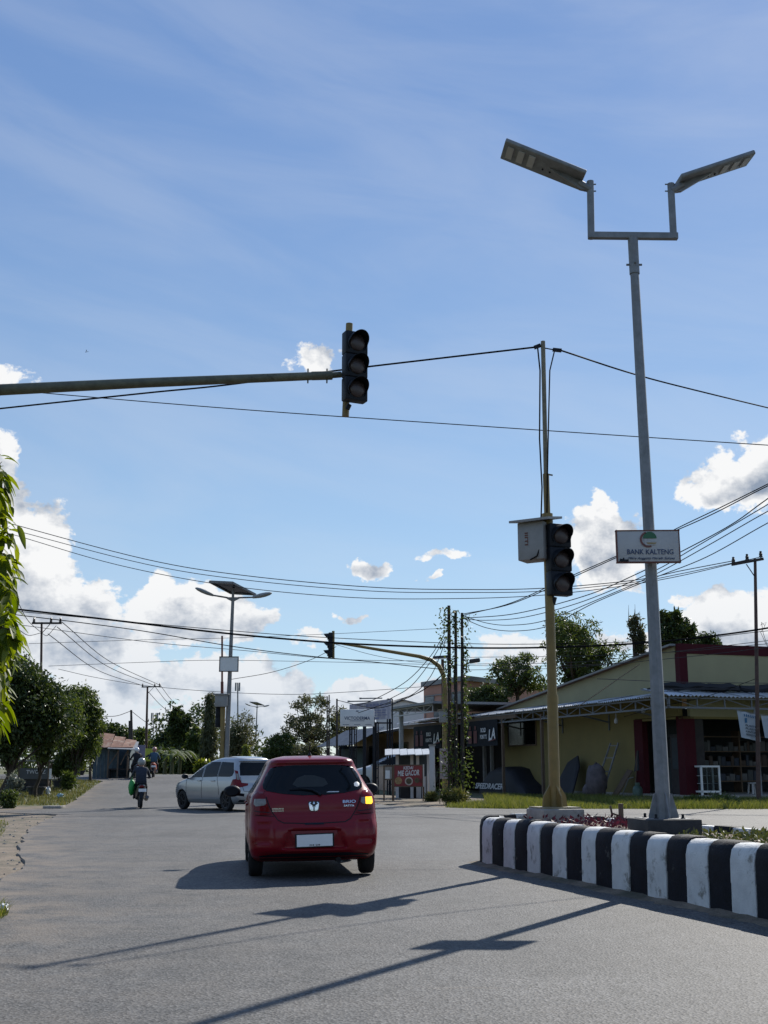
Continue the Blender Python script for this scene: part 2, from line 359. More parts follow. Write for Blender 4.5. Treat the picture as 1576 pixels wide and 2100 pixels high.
# ------------------------------------------------------------------ ground, road, verges
rng = np.random.default_rng(7); rnd = random.Random(11)
m_ground = M('grassy earth', (.075, .085, .03), .95, 0, .35, .8, .4, (.2, .15, .1), .5, .66, world=True, bscale=14)
m_dirt = M('sandy dirt', (.165, .13, .095), .95, 0, .4, 2.2, .9, (.075, .07, .045), .46, .62, world=True, bscale=22)
def asphalt():
    m, nt, p = mat_base('asphalt'); L = nt.links.new
    pos = nd(nt, 'ShaderNodeNewGeometry').outputs['Position']
    def noise(s, d=4, r=.6, vec=pos):
        n = nd(nt, 'ShaderNodeTexNoise'); n.inputs['Scale'].default_value = s; n.inputs['Detail'].default_value = d; n.inputs['Roughness'].default_value = r; L(vec, n.inputs[0]); return n.outputs['Fac']
    def rngm(v, a, b, c, d):
        n = nd(nt, 'ShaderNodeMapRange', interpolation_type='SMOOTHSTEP'); L(v, n.inputs[0])
        for k, x in zip(('From Min', 'From Max', 'To Min', 'To Max'), (a, b, c, d)): n.inputs[k].default_value = x
        return n.outputs[0]
    def mul(a, b):
        n = nd(nt, 'ShaderNodeMath', operation='MULTIPLY'); L(a, n.inputs[0]); L(b, n.inputs[1]); return n.outputs[0]
    rot = nd(nt, 'ShaderNodeMapping'); rot.inputs['Rotation'].default_value = (0, 0, R(-17)); rot.inputs['Scale'].default_value = (1.1, .12, 1); L(pos, rot.inputs[0])
    rot2 = nd(nt, 'ShaderNodeMapping'); rot2.inputs['Rotation'].default_value = (0, 0, R(24)); rot2.inputs['Scale'].default_value = (.5, 3.2, 1); L(pos, rot2.inputs[0])
    v = nd(nt, 'ShaderNodeTexVoronoi'); v.inputs['Scale'].default_value = 55; L(pos, v.inputs[0])
    speck = rngm(v.outputs['Color'], 0, 1, .45, 1.6)
    big = rngm(noise(.35, 5, .62), .3, .7, .88, 1.12); mid = rngm(noise(2.6, 6, .7), .3, .7, .86, 1.13); track = rngm(noise(1.0, 4, .55, rot.outputs[0]), .35, .65, .92, 1.08)
    grain = rngm(noise(34, 3, .7), .35, .65, .78, 1.22)
    val = mul(mul(mul(big, mid), mul(speck, track)), grain)
    base = nd(nt, 'ShaderNodeMix', data_type='RGBA', blend_type='MULTIPLY'); base.inputs[0].default_value = 1; base.inputs[6].default_value = (.079, .0775, .0755, 1)
    cc = nd(nt, 'ShaderNodeCombineColor'); [L(val, cc.inputs[i]) for i in range(3)]; L(cc.outputs[0], base.inputs[7])
    at_ = nd(nt, 'ShaderNodeAttribute', attribute_name='dust')
    dn = rngm(noise(1.3, 8, .72), .36, .66, 0, 1)
    ad = nd(nt, 'ShaderNodeMath', operation='MULTIPLY'); L(at_.outputs['Fac'], ad.inputs[0]); L(dn, ad.inputs[1])
    scr = rngm(noise(1.0, 7, .7, rot2.outputs[0]), .56, .70, 0, .5); mxm = nd(nt, 'ShaderNodeMath', operation='MAXIMUM'); L(ad.outputs[0], mxm.inputs[0])
    L(mul(scr, rngm(noise(.22, 3), .45, .65, 0, 1)), mxm.inputs[1])
    mx = nd(nt, 'ShaderNodeMix', data_type='RGBA'); L(mxm.outputs[0], mx.inputs[0]); L(base.outputs[2], mx.inputs[6]); mx.inputs[7].default_value = (.17, .14, .11, 1)
    L(mx.outputs[2], p.inputs['Base Color']); p.inputs['Roughness'].default_value = .72; p.inputs['Specular IOR Level'].default_value = .35
    # fine cracks and darker old patches
    wv = nd(nt, 'ShaderNodeVectorMath', operation='ADD'); L(pos, wv.inputs[0]); nz = nd(nt, 'ShaderNodeTexNoise'); nz.inputs['Scale'].default_value = 1.6; nz.inputs['Detail'].default_value = 6; L(pos, nz.inputs[0]); L(nz.outputs['Color'], wv.inputs[1])
    ck = nd(nt, 'ShaderNodeTexVoronoi', feature='DISTANCE_TO_EDGE'); ck.inputs['Scale'].default_value = .42; L(wv.outputs[0], ck.inputs[0])
    line = mul(rngm(ck.outputs['Distance'], .0, .012, 1, 0), rngm(noise(.3, 4, .6), .5, .62, 0, .6))
    pat = rngm(noise(.16, 2, .4), .56, .60, 0, .22)
    dk = nd(nt, 'ShaderNodeMath', operation='MAXIMUM'); L(line, dk.inputs[0]); L(pat, dk.inputs[1])
    mxd = nd(nt, 'ShaderNodeMix', data_type='RGBA'); L(dk.outputs[0], mxd.inputs[0]); L(mx.outputs[2], mxd.inputs[6]); mxd.inputs[7].default_value = (.028, .028, .028, 1); L(mxd.outputs[2], p.inputs['Base Color'])
    b = nd(nt, 'ShaderNodeBump'); b.inputs['Strength'].default_value = .55; b.inputs['Distance'].default_value = .008; L(v.outputs['Distance'], b.inputs['Height'])
    b2 = nd(nt, 'ShaderNodeBump'); b2.inputs['Strength'].default_value = .35; b2.inputs['Distance'].default_value = .02; L(noise(7, 6, .7), b2.inputs['Height']); L(b.outputs[0], b2.inputs['Normal'])
    L(b2.outputs[0], p.inputs['Normal'])
    return m
m_road = asphalt()
# left edge of the asphalt (x by y), and the right edge
LE = [(-8, -3.6), (2, -3.7), (9.9, -3.75), (10.8, -3.5), (11.6, -3.55), (12.4, -4.0), (14, -4.5), (15.6, -4.9), (16.8, -5.0), (19, -5.75), (23.7, -7.05), (27, -7.9), (29.8, -8.55), (33, -9.0), (35.3, -9.55),
      (36.6, -11.2), (38, -12.6), (39.5, -11.9), (41, -11.2), (44.5, -11.6), (49, -12.4), (52, -12.9), (57.7, -13.87), (62, -14.5), (63.6, -15.3), (65, -20), (66.5, -34), (68, -60), (90, -60)]
RE = [(-8, 70), (38.8, 70), (39.2, 60), (40.3, 4.0), (41.2, 2.6), (42.5, .9), (44, .1), (50, -1.2), (60, -4.2), (72, -7.6), (76, -9.6), (78, -14), (79.5, -30), (81, -58), (90, -58)]
def ip(tab, y): return float(np.interp(y, [a for a, b in tab], [b for a, b in tab]))
ys = sorted(set([round(-8 + .5 * i, 2) for i in range(0, 177)] + [a for a, b in LE + RE if a < 80]))
bm = MB(); dust = []; NXR = 40; jr = random.Random(3)
prevj = 0
for y in ys:
    prevj = prevj * .6 + jr.uniform(-.06, .06); xl = ip(LE, y) + prevj; xr = max(ip(RE, y), xl + .05)
    for k in range(NXR + 1):
        t = k / NXR; t = t ** 1.7; x = xl + (xr - xl) * t
        bm.v.append((x, y, T(x, y))); d = x - xl
        dust.append(.95 * math.exp(-d / .55) + .55 * math.exp(-d / 2.2) * (1 if y < 30 else .5) + (.5 * math.exp(-((y - 41.5) / 2.2) ** 2) * math.exp(-max(0, d - .5) / 1.8) if y > 34 else 0))
    # skirt at the left edge
n = NXR + 1
for i in range(len(ys) - 1):
    for k in range(NXR): a = i * n + k; bm.f.append((a, a + 1, a + 1 + n, a + n)); bm.mi.append(0)
lo = len(bm.v)
for i, y in enumerate(ys):
    x, yy, z = bm.v[i * n]; bm.v.append((x - .05, yy, z - .12)); dust.append(.25)
    x, yy, z = bm.v[i * n + NXR]; bm.v.append((x + .05, yy, z - .12)); dust.append(.3)
for i in range(len(ys) - 1):
    bm.f.append((lo + 2 * i, i * n, (i + 1) * n, lo + 2 * i + 2)); bm.f.append((i * n + NXR, lo + 2 * i + 1, lo + 2 * i + 3, (i + 1) * n + NXR)); bm.mi += [0, 0]
road = bm.build('road', m_road, smooth=60); setp(road, 'worn grey asphalt road and crossing', kind='structure')
att = road.data.attributes.new('dust', 'FLOAT', 'POINT'); att.data.foreach_set('value', np.array(dust, np.float32))
# ground sheet
gx = [-3000, -1200, -500, -220] + list(np.arange(-120, 100.1, 1.5)) + [200, 500, 1200, 3000]
gy = [-1500, -300, -60] + list(np.arange(-20, 150.1, 1.5)) + [220, 500, 1200, 4000]
bm = MB()
for y in gy:
    for x in gx: bm.v.append((x, y, T(x, y) - .05))
n = len(gx)
for j in range(len(gy) - 1):
    for i in range(n - 1): a = j * n + i; bm.f.append((a, a + 1, a + 1 + n, a + n)); bm.mi.append(0)
setp(bm.build('ground', m_ground, smooth=60), 'earth and grass beside the roads', kind='structure')
def sheet(name, poly, mat, lift, kind='structure', step=.5, label=None, edge=.0):
    """flat patch following the terrain: polygon cut into a grid"""
    b = bmesh.new(); vs_ = [b.verts.new((p[0], p[1], 0)) for p in poly]; b.faces.new(vs_)
    xs = [p[0] for p in poly]; ysv = [p[1] for p in poly]
    for ax, lo, hi in ((0, min(xs), max(xs)), (1, min(ysv), max(ysv))):
        v = math.ceil(lo / step) * step
        while v < hi:
            bmesh.ops.bisect_plane(b, geom=list(b.verts) + list(b.edges) + list(b.faces), plane_co=(v, 0, 0) if ax == 0 else (0, v, 0), plane_no=(1, 0, 0) if ax == 0 else (0, 1, 0)); v += step
    bd = {v for e in b.edges if len(e.link_faces) == 1 for v in e.verts}
    for v in b.verts:
        k = 0 if v in bd else 1
        v.co.z = T(v.co.x, v.co.y) + (lift * k - .055 * (1 - k)) + (rnd.uniform(-.006, .006) * k)
    me = bpy.data.meshes.new(name); b.to_mesh(me); b.free()
    me.polygons.foreach_set('use_smooth', [True] * len(me.polygons))
    return setp(link(name, me, mat), label, kind=kind)
# dirt shoulder on the left and the dirt track that joins it
shoulder = [(ip(LE, y) + .25 + .1 * math.sin(y * 3), y) for y in np.arange(4, 36.5, .7)]
outer = [(ip(LE, y) - 1.0 - .5 * abs(math.sin(y * .9)) - (y > 20) * .4, y) for y in np.arange(36, 4, -.7)]
sheet('dirt_shoulder', shoulder + outer, m_dirt, -.022, label='sandy dirt along the left edge of the asphalt')
sheet('dirt_track', [(-9.6, 35.2), (-10.0, 38.5), (-9.6, 41.4), (-11.8, 43.2), (-14, 43.6), (-20, 43.8), (-40, 44), (-40, 37.5), (-18, 37.2), (-13, 36.2), (-11, 34.6)], m_dirt, -.02, label='pale dirt side track at left')
sheet('dirt_forecourt', [(1.2, 43.0), (4, 43.4), (6.0, 47), (6, 52), (4, 58), (-2, 62), (-4, 62), (-1.0, 51), (.0, 46)], m_dirt, -.02, label='bare dirt forecourt behind the red banner')

# blades of grass as single triangles
def blades(name, pts, h, w, mat, label, seed=1, lean=.35, zoff=-.05):
    g = np.random.default_rng(seed); pts = np.asarray(pts, float); n = len(pts); hh = np.asarray(h) * g.uniform(.55, 1.35, n)
    a = g.uniform(0, 6.283, n); b = g.uniform(0, 6.283, n); s = np.stack([np.cos(a), np.sin(a), 0 * a], 1) * (w / 2)
    tip = np.stack([np.cos(b), np.sin(b), 0 * b], 1) * (hh * lean * g.uniform(.2, 1.6, n))[:, None]; tip[:, 2] = hh
    base = pts.copy(); base[:, 2] += zoff
    mid = base + tip * np.array([.35, .35, .6])
    v = np.stack([base - s, base + s, mid + s * .7, mid - s * .7, base + tip], 1).reshape(-1, 3)
    i = np.arange(n)[:, None] * 5
    q = np.concatenate([i + np.array([[0, 1, 2]]), i + np.array([[0, 2, 3]]), i + np.array([[3, 2, 4]])], 1).reshape(-1, 3)
    me = tri_mesh(name, v, q); o = link(name, me, mat); return setp(o, label, kind='stuff')
def tri_mesh(name, v, q):
    me = bpy.data.meshes.new(name); me.vertices.add(len(v)); me.vertices.foreach_set('co', np.ascontiguousarray(v, np.float32).ravel())
    me.loops.add(q.size); me.loops.foreach_set('vertex_index', np.ascontiguousarray(q, np.int32).ravel())
    me.polygons.add(len(q)); me.polygons.foreach_set('loop_start', np.arange(0, q.size, 3, dtype=np.int32)); me.update(calc_edges=True); me.validate()
    return me
def inpoly(P, poly):
    x, y = P[:, 0], P[:, 1]; r = np.zeros(len(P), bool); j = len(poly) - 1
    for i in range(len(poly)):
        xi, yi = poly[i][:2]; xj, yj = poly[j][:2]
        c = ((yi > y) != (yj > y)) & (x < (xj - xi) * (y - yi) / (yj - yi + 1e-12) + xi); r ^= c; j = i
    return r
def scatter(poly, n, seed, clump=0.0):
    g = np.random.default_rng(seed); lo = np.min([p[:2] for p in poly], 0); hi = np.max([p[:2] for p in poly], 0)
    P = g.uniform(lo, hi, (n * 3, 2)); P = P[inpoly(P, poly)]
    if clump:
        f = .5 + .25 * np.sin(P[:, 0] * 2.3 + 1.3 * np.sin(P[:, 1] * 1.7)) + .25 * np.sin(P[:, 1] * 3.1 + P[:, 0] * .9); P = P[g.uniform(0, 1, len(P)) < f ** clump]
    P = P[:n]; return np.column_stack([P, [T(a, b) for a, b in P]])
m_grass = leafmat('sunlit grass', (.055, .085, .016), (.17, .18, .05), .4, .55)
m_grass_dry = leafmat('mixed grass', (.05, .075, .018), (.16, .15, .05), .35, .55)
VERGE = [(2.3, 41.0), (4.2, 40.2), (9, 39.9), (17, 39.6), (30, 39.2), (30, 52.6), (24, 51.5), (12.3, 47.8), (9.2, 54), (7.0, 58), (4.6, 56), (4.0, 46), (2.2, 43.2)]
P = scatter(VERGE, 70000, 3, .5); hmap = .17 + .10 * (P[:, 0] > 8) + .1 * np.exp(-((P[:, 0] - 4.6) / 1.6) ** 2)
blades('grass', P, hmap, .022, m_grass, 'bright grass verge in front of the shops', 4, .5)
LG = [(-11.5, 43.9), (-11.85, 45.5), (-12.5, 49), (-13.0, 52), (-13.95, 57.6), (-14.6, 62), (-15.3, 63.3), (-30, 64.5), (-34, 46), (-24, 44.6), (-15, 44.4)]
P = scatter(LG, 30000, 5, .6); blades('grass', P, .13, .024, m_grass_dry, 'grass bank left of the far road', 6, .5)
LG2 = [(-7.35, 22.4), (-7.65, 24.3), (-8.3, 26.5), (-8.95, 28.6), (-9.4, 30.4), (-10.0, 31.8), (-14, 33), (-20, 33), (-20, 21.5), (-7.6, 21.8)]
P = scatter(LG2, 16000, 7, .5); blades('grass', P, .1, .016, m_grass, 'grass patch at the dirt corner on the left', 8, .5)
LG3 = [(-3.72, 11.9), (-3.5, 11.5), (-3.45, 11.0), (-3.9, 10.5), (-4.6, 10.6), (-5.4, 11.6), (-4.7, 12.2)]
P = scatter(LG3, 2600, 9); blades('grass', P, .12, .012, m_grass, 'small grass tuft at the left edge of the asphalt', 10, .7, -.02)
# loose stones along the dirt edge, past counting
b = MB()
for i in range(150):
    y = rnd.uniform(10, 37); x = ip(LE, y) - rnd.uniform(-.12, .9) * (1 if i % 3 else .4); s = rnd.uniform(.008, .034)
    b.sphere((x, y, s * .2 - .025), (s, s * rnd.uniform(.6, 1), s * .6), 6, 4, .25, rnd)
setp(b.build('pebbles', m_concrete), 'loose grey pebbles scattered on the dirt shoulder', kind='stuff')

# ------------------------------------------------------------------ traffic island with painted kerb blocks
ka, kb = gp(1060, 1787), gp(1540, 1885)
kw = (kb - ka).normalized(); kn = Vector((-kw.y, kw.x, 0)); kn = kn if kn.x > 0 else -kn
RI = .92; KH = .655
nose = ka - kw * 1.12 + kn * RI
island = thing('traffic_island', 'raised traffic island edged with black and white painted kerb blocks', 'traffic island', nose)
def kerb_block(poly_path, mat):
    """one kerb stone: rounded section swept along 3-4 path points; section towards the inside"""
    prof = [(0, 0), (.0, .3), (.006, KH - .15), (.03, KH - .06), (.075, KH - .015), (.13, KH), (.26, KH), (.27, KH - .02), (.27, 0)]
    b = MB(); m = len(prof); V = []; jx = rnd.uniform(-.010, .010); jz = rnd.uniform(-.014, .012)
    for (p, nrm) in poly_path:
        for (d, z) in prof: V.append(p + nrm * (d + jx) + Vector((0, 0, z + (jz if z > .2 else -.02))))
    k = len(poly_path); fs = [(i * m + j, i * m + (j + 1) % m, (i + 1) * m + (j + 1) % m, (i + 1) * m + j) for i in range(k - 1) for j in range(m)]
    fs += [tuple(range(m))[::-1], tuple(range((k - 1) * m, k * m))]
    b.add(V, fs); o = b.build('kerb_block', mat, island, True, smooth=35)
    bm_ = bmesh.new(); bm_.from_mesh(o.data); es = [e for e in bm_.edges if len(e.link_faces) == 2 and e.calc_face_angle(0) > 1.2 and all(v.co.z > .02 for v in e.verts)]
    bmesh.ops.bevel(bm_, geom=es, offset=.012, segments=2, profile=.5, affect='EDGES', clamp_overlap=True); bm_.to_mesh(o.data); bm_.free()
    o.data.polygons.foreach_set('use_smooth', [True] * len(o.data.polygons)); o.data.set_sharp_from_angle(angle=R(38))
def path_at(s):
    """arc length along the kerb: 0 at the tip of the nose, + along the near side, - along the far side"""
    q = math.pi / 2 * RI; a = abs(s)
    side = -kn if s >= 0 else kn
    if a < q:
        t = a / RI; d = (-kw) * math.cos(t) + side * math.sin(t); return nose + d * RI, -d
    return nose + side * RI + kw * (a - q), -side
BL = .385; q0 = math.pi / 2 * RI
for k in range(-27, 37):
    s0, s1 = k * BL + .2 + rnd.uniform(-.012, .012), (k + 1) * BL + .2; g = .004
    np_ = 5 if abs((s0 + s1) / 2) < q0 + .3 else 3
    pts = [path_at(s0 + g + (s1 - s0 - 2 * g) * i / (np_ - 1)) for i in range(np_)]
    kerb_block(pts, m_kb if k % 2 == 0 else m_kw)
# dirt washed up along the kerb foot
b = MB(); foot = []
for s_ in np.arange(-q0 - 6, q0 + 10, .16):
    p_, n_ = path_at(s_); foot.append((p_ + n_ * .02 + Vector((0, 0, .035 + rnd.uniform(-.012, .012))), p_ - n_ * (.05 + .05 * rnd.random()) + Vector((0, 0, .012)), p_ - n_ * (.12 + .14 * rnd.random()) + Vector((0, 0, -.004))))
b.add([q for f_ in foot for q in f_], [(i * 3 + j, i * 3 + j + 1, i * 3 + j + 4, i * 3 + j + 3) for i in range(len(foot) - 1) for j in (0, 1)])
b.build('dirt_deposit', m_dirt, island, True, smooth=60)
b = MB(); ring = [path_at(s) for s in np.linspace(-q0 - 9, q0 + 12, 60)]
b.add([p + nn * .25 + Vector((0, 0, .585)) for p, nn in ring], [tuple(range(60))]); b.build('soil_bed', m_soil, island, True)
m_redleaf = leafmat('dark red border leaves', (.03, .008, .012), (.085, .02, .028), .2, .5)
m_greenleaf_small = leafmat('low green bedding leaves', (.035, .05, .016), (.09, .10, .03), .3, .5)
def leaf_arr(C, L, W, seed, droop=.3, fold=.15, dirs=None):
    g = np.random.default_rng(seed); n = len(C); d = g.normal(size=(n, 3)) if dirs is None else dirs + g.normal(size=(n, 3)) * .35
    d[:, 2] -= droop; d /= np.linalg.norm(d, axis=1)[:, None] + 1e-9
    r = g.normal(size=(n, 3)); s = np.cross(d, r); s /= np.linalg.norm(s, axis=1)[:, None] + 1e-9; nn = np.cross(s, d)
    L = (np.broadcast_to(L, n) * g.uniform(.65, 1.25, n))[:, None]; W = (np.broadcast_to(W, n) * g.uniform(.75, 1.2, n))[:, None]
    m1 = C + d * L * .42 + s * W / 2 + nn * W * fold; m2 = C + d * L * .42 - s * W / 2 + nn * W * fold
    v = np.stack([C, m1, C + d * L, m2], 1).reshape(-1, 3); i = np.arange(n)[:, None] * 4
    return v, np.concatenate([i + np.array([[0, 1, 2]]), i + np.array([[0, 2, 3]])], 1).reshape(-1, 3)
def leaf_obj(name, C, L, W, seed, mat, parent=None, world=True, **k):
    v, q = leaf_arr(np.asarray(C, float), L, W, seed, **k)
    if parent is not None and world: inv = np.array(mw(parent).inverted()); v = v @ inv[:3, :3].T + inv[:3, 3]
    return link(name, tri_mesh(name, v, q), mat, parent)
def bed(t0, t1, n, hh, mat, seed, label, name):
    g = np.random.default_rng(seed); t = g.uniform(t0, t1, n); d = g.uniform(-.55, .55, n)
    C = np.array(nose) + np.outer(t, np.array(kw)) + np.outer(d, np.array(kn)); C[:, 2] = .585 + g.uniform(0, 1, n) ** 1.2 * hh
    o = leaf_obj(name, C, .07, .032, seed, mat, droop=-.6); setp(o, label, kind='stuff')
bed(.3, 3.0, 560, .09, m_redleaf, 21, 'low dark red border plants between the two poles on the island', 'border_plants')
bed(4.3, 9.5, 1700, .08, m_greenleaf_small, 22, 'low green bedding plants on the island behind the kerb', 'bedding_plants')
stake = gp(1275, 1690, .585)
b = MB(); b.bb(-.03, .03, -.03, .03, -.05, .27); b.beam((-.12, 0, .14), (.0, 0, .1), .025, .025); b.beam((-.12, 0, .1), (-.14, 0, .24), .025, .025)
o = b.build('stake', m_wood, bevel=.004); o.location = stake; setp(o, 'short dark stake with a side peg among the red border plants', 'stake')

# ------------------------------------------------------------------ traffic lights
def signal_head(parent, c, face, mats=None):
    """three-lens head; c = centre of the housing back, face = direction it looks; thing > signal_head > lens, visor"""
    f = Vector(face).normalized(); up = Vector((0, 0, 1)); r = up.cross(f).normalized()   # local x = right seen from the front reversed
    m = Matrix((r, f, up)).transposed().to_4x4(); m.translation = Vector(c)
    b = MB()
    for i in (-1, 0, 1): b.bb(-.175, .175, 0, .17, i * .352 - .172, i * .352 + .172)
    b.bb(-.165, .165, .005, .15, -.52, .52)
    h = b.build('signal_head', m_black, None, xf=m, bevel=.018)
    h2 = h; h2.parent = parent; inv = mw(parent).inverted(); h2.matrix_basis = inv @ Matrix.Identity(4); MW[h2.name] = mw(parent) @ h2.matrix_basis
    for i in (1, 0, -1):
        lens = MB(); prof = [(.128, 0), (.128, .012), (.11, .03), (.07, .045), (.02, .05)]
        lens.lathe(prof, 20, m @ Matrix.Translation((0, .168, i * .352)) @ Matrix.Rotation(-math.pi / 2, 4, 'X'))
        lens.build('lens', m_lens, h2, True, smooth=50)
        v = MB(); n = 26; V = []; a0 = R(-38); a1 = R(218)
        for ro in (.152, .144):
            for k in range(n + 1):
                a = a0 + (a1 - a0) * k / n; ext = .04 + .17 * max(0, math.sin(a)) ** .7
                V += [m @ Vector((ro * math.cos(a), .165, i * .352 + ro * math.sin(a))), m @ Vector((ro * math.cos(a), .165 + ext, i * .352 + ro * math.sin(a) - .02))]
        fs = []; k2 = 2 * (n + 1)
        for k in range(n):
            o = 2 * k; fs += [(o, o + 1, o + 3, o + 2), (o + k2, o + k2 + 2, o + k2 + 3, o + k2 + 1), (o + 1, o + 1 + k2, o + 3 + k2, o + 3)]
        fs += [(0, k2, k2 + 1, 1), (2 * n, 2 * n + 1, 2 * n + 1 + k2, 2 * n + k2)]
        v.add(V, fs); v.build('visor', m_black, h2, True, smooth=40)
    return h2
FACE = Vector((.36, -.93, 0))
# median light: plinth, gusseted pole, control box
YT = (nose + kw * .62).y
tb = gp(1138, 1678, .58); tb = Vector((at(1138, 1640, YT).x, YT, .57))
tl = thing('traffic_light', 'traffic light on yellow pole with white control box, standing on the striped island', 'traffic light', tb)
t_top, t_mid, t_j1, t_j2 = at(1114, 700, YT), at(1120, 972, YT), at(1123, 1062, YT), at(1133, 1425, YT)
b = MB(); b.box((tb.x, tb.y, tb.z + .09), (.62, .6, .24), Matrix.Rotation(R(17), 3, 'Z')); b.build('plinth', m_concrete, tl, True, bevel=.025)
b = MB(); b.tube([tb + Vector((0, 0, .2)), t_j2], .077, 14); b.tube([t_j2 - Vector((0, 0, .05)), t_j1], .068, 14); b.tube([t_j1 - Vector((.0, 0, .1)), t_j1 + Vector((0, 0, .06))], .08, 14)
b.tube([t_j1, t_mid], .046, 14); b.tube([t_j2 - Vector((0, 0, .12)), t_j2 - Vector((0, 0, .02))], .083, 14); b.build('pole', m_yellow, tl, True, smooth=40)
b = MB(); b.tube([t_mid - Vector((0, 0, .02)), t_top], .034, 12); b.beam(t_mid, t_mid + Vector((.1, 0, -.02)), .02, .02); b.build('upper_pole', m_yelgrey, tl, True, smooth=40)
for k in range(4):
    a = R(17 + 90 * k + 10); d = Vector((math.cos(a), math.sin(a), 0)); z0 = tb + Vector((0, 0, .23))
    b = MB(); b.prism([z0 + d * .07, z0 + d * .20, z0 + d * .18 + Vector((0, 0, .15)), z0 + d * .10 + Vector((0, 0, .26)), z0 + d * .07 + Vector((0, 0, .30))], d.cross(Vector((0, 0, 1))) * .022); b.build('gusset', m_yellow, tl, True)
b = MB(); b.box((tb.x, tb.y, tb.z + .222), (.56, .5, .022), Matrix.Rotation(R(17), 3, 'Z')); b.build('base_plate', m_yelgrey, tl, True)
hc = at(1143, 1147, YT - .12)
signal_head(tl, hc + Vector((.0, .14, 0)), FACE)
b = MB(); b.tube([hc + Vector((-.05, .1, -.53)), hc + Vector((-.08, .12, -.64))], .05, 10); b.beam(at(1128, 1078, YT), at(1150, 1080, YT), .04, .05); b.build('mounting_bracket', m_black, tl, True)
# control box: body turned, sloping lid
bxc = at(1097, 1112, YT + .05)
rot = Matrix.Rotation(R(-32), 3, 'Z')
b = MB(); b.box(bxc, (.41, .30, .56), rot); cb = b.build('control_box', m_boxpaint, tl, True, bevel=.012)
b = MB(); L0 = bxc + Vector((0, 0, .33))
b.prism([L0 + rot @ Vector(p) for p in [(-.29, -.25, -.06), (.34, -.25, -.06), (.34, .25, .03), (-.29, .25, .03)]], (0, 0, .035)); b.build('box_lid', m_boxpaint, cb, True)
b = MB(); b.box(bxc + Vector((.2, -.1, .08)), (.14, .04, .045)); b.build('clamp', m_black, cb, True)
text(('IIITI', 0.0, .02), (rot @ Vector((-.06, -.152, .03))) + bxc - tb, (0, 0, -1), rot @ Vector((1, 0, 0)), .19, .05, m_rustlet, tl)
b = MB(); pA = at(1103, 712, YT); b.tube([pA, at(1108, 760, YT - .06), at(1107, 900, YT - .08), at(1112, 1000, YT - .08), at(1110, 1066, YT - .1), at(1112, 1110, YT - .12), at(1102, 1140, YT - .15), at(1088, 1148, YT - .1)], .012, 6)
b.tube([at(1137, 722, YT), at(1128, 760, YT - .05), at(1126, 840, YT - .06), at(1124, 930, YT - .06), at(1122, 1060, YT - .05)], .011, 6); b.build('drop_cable', m_wire, tl, True)
b = MB(); b.beam(at(1096, 713, YT), at(1109, 708, YT), .05, .05); b.beam(at(1134, 717, YT), at(1152, 719, YT), .055, .045); b.tube([at(1118, 714, YT), at(1134, 717, YT)], .01, 5); b.build('cable_clamp', m_black, tl, True)

# overhead light on a long arm from the left verge
YA = 16.3; YL = 14.9
base = Vector((-6.6, 14.35, T(-6.6, 14.35)))
al = thing('overhead_traffic_light', 'traffic light hanging at the tip of a long mossy arm from the left', 'traffic light', base)
def armp(px, py): return at(px, py, YL + (YA - YL) * max(-.3, px / 690))
a0 = armp(0, 801); b = MB()
top = Vector((base.x, base.y, a0.z - .75))
b.tube([base, Vector((base.x, base.y, 2)), top, top + Vector((.08, .03, .42)), top + Vector((.32, .1, .66)), a0 + Vector((-.55, -.17, -.03)), a0], [.11, .11, .1, .1, .1, .098, .095], 14)
b.build('pole', m_arm, al, True, smooth=50)
b = MB(); b.tube([a0 - Vector((.05, .02, .0)), armp(300, 785), armp(672, 770)], [.078, .07, .06], 12); b.tube([armp(640, 771), armp(681, 770)], .066, 12); b.tube([armp(675, 770), armp(700, 768)], .045, 10)
for px in (632, 671): p = armp(px, 771); b.tube([p - Vector((0, 0, .11)), p + Vector((0, 0, .11))], .012, 6)
b.build('arm', m_arm, al, True, smooth=40)
hc = at(720, 753, YA - .12)
b = MB(); b.tube([at(717, 664, YA + .12), at(709, 854, YA + .12)], .052, 14); b.build('head_post', m_yellow, al, True, smooth=40)
b = MB(); b.tube([hc + Vector((-.02, .12, -.53)), hc + Vector((-.05, .12, -.60))], .035, 10); b.beam(at(715, 684, YA + .06), at(720, 690, YA), .05, .05); b.build('mounting_bracket', m_black, al, True)
signal_head(al, hc + Vector((.02, .08, 0)), Vector((.42, -.9, -.0)))

# far arm light on the right, seen edge on
YF = 50.0
base = at(913, 1640, YF); base.z = T(base.x, base.y) - .03
fl = thing('arm_traffic_light', 'distant edge-on traffic light on a curved arm over the far junction', 'traffic light', base)
b = MB(); b.tube([base, at(913, 1470, YF), at(913, 1410, YF), at(910, 1385, YF), at(901, 1366, YF), at(884, 1353, YF), at(860, 1346, YF)], [.12, .11, .1, .1, .1, .09, .085], 12); b.build('pole', m_yellow, fl, True, smooth=50)
b = MB(); b.tube([at(862, 1346.5, YF), at(770, 1331, YF), at(700, 1319.5, YF), at(683, 1319, YF)], [.08, .065, .055, .05], 10); b.build('arm', m_yellow, fl, True, smooth=50)
b = MB(); b.tube([at(684, 1294, YF), at(684, 1351, YF)], .06, 10); b.build('head_post', m_yellow, fl, True, smooth=50)
signal_head(fl, at(682, 1323, YF), Vector((-1, -.15, 0)))
b = MB(); b.box(at(912, 1469, YF - .2), (.44, .3, .52)); cb = b.build('control_box', m_boxpaint, fl, True, bevel=.015)
b = MB(); b.box(at(912, 1456, YF - .2), (.56, .42, .04)); b.build('box_lid', m_yelgrey, cb, True)

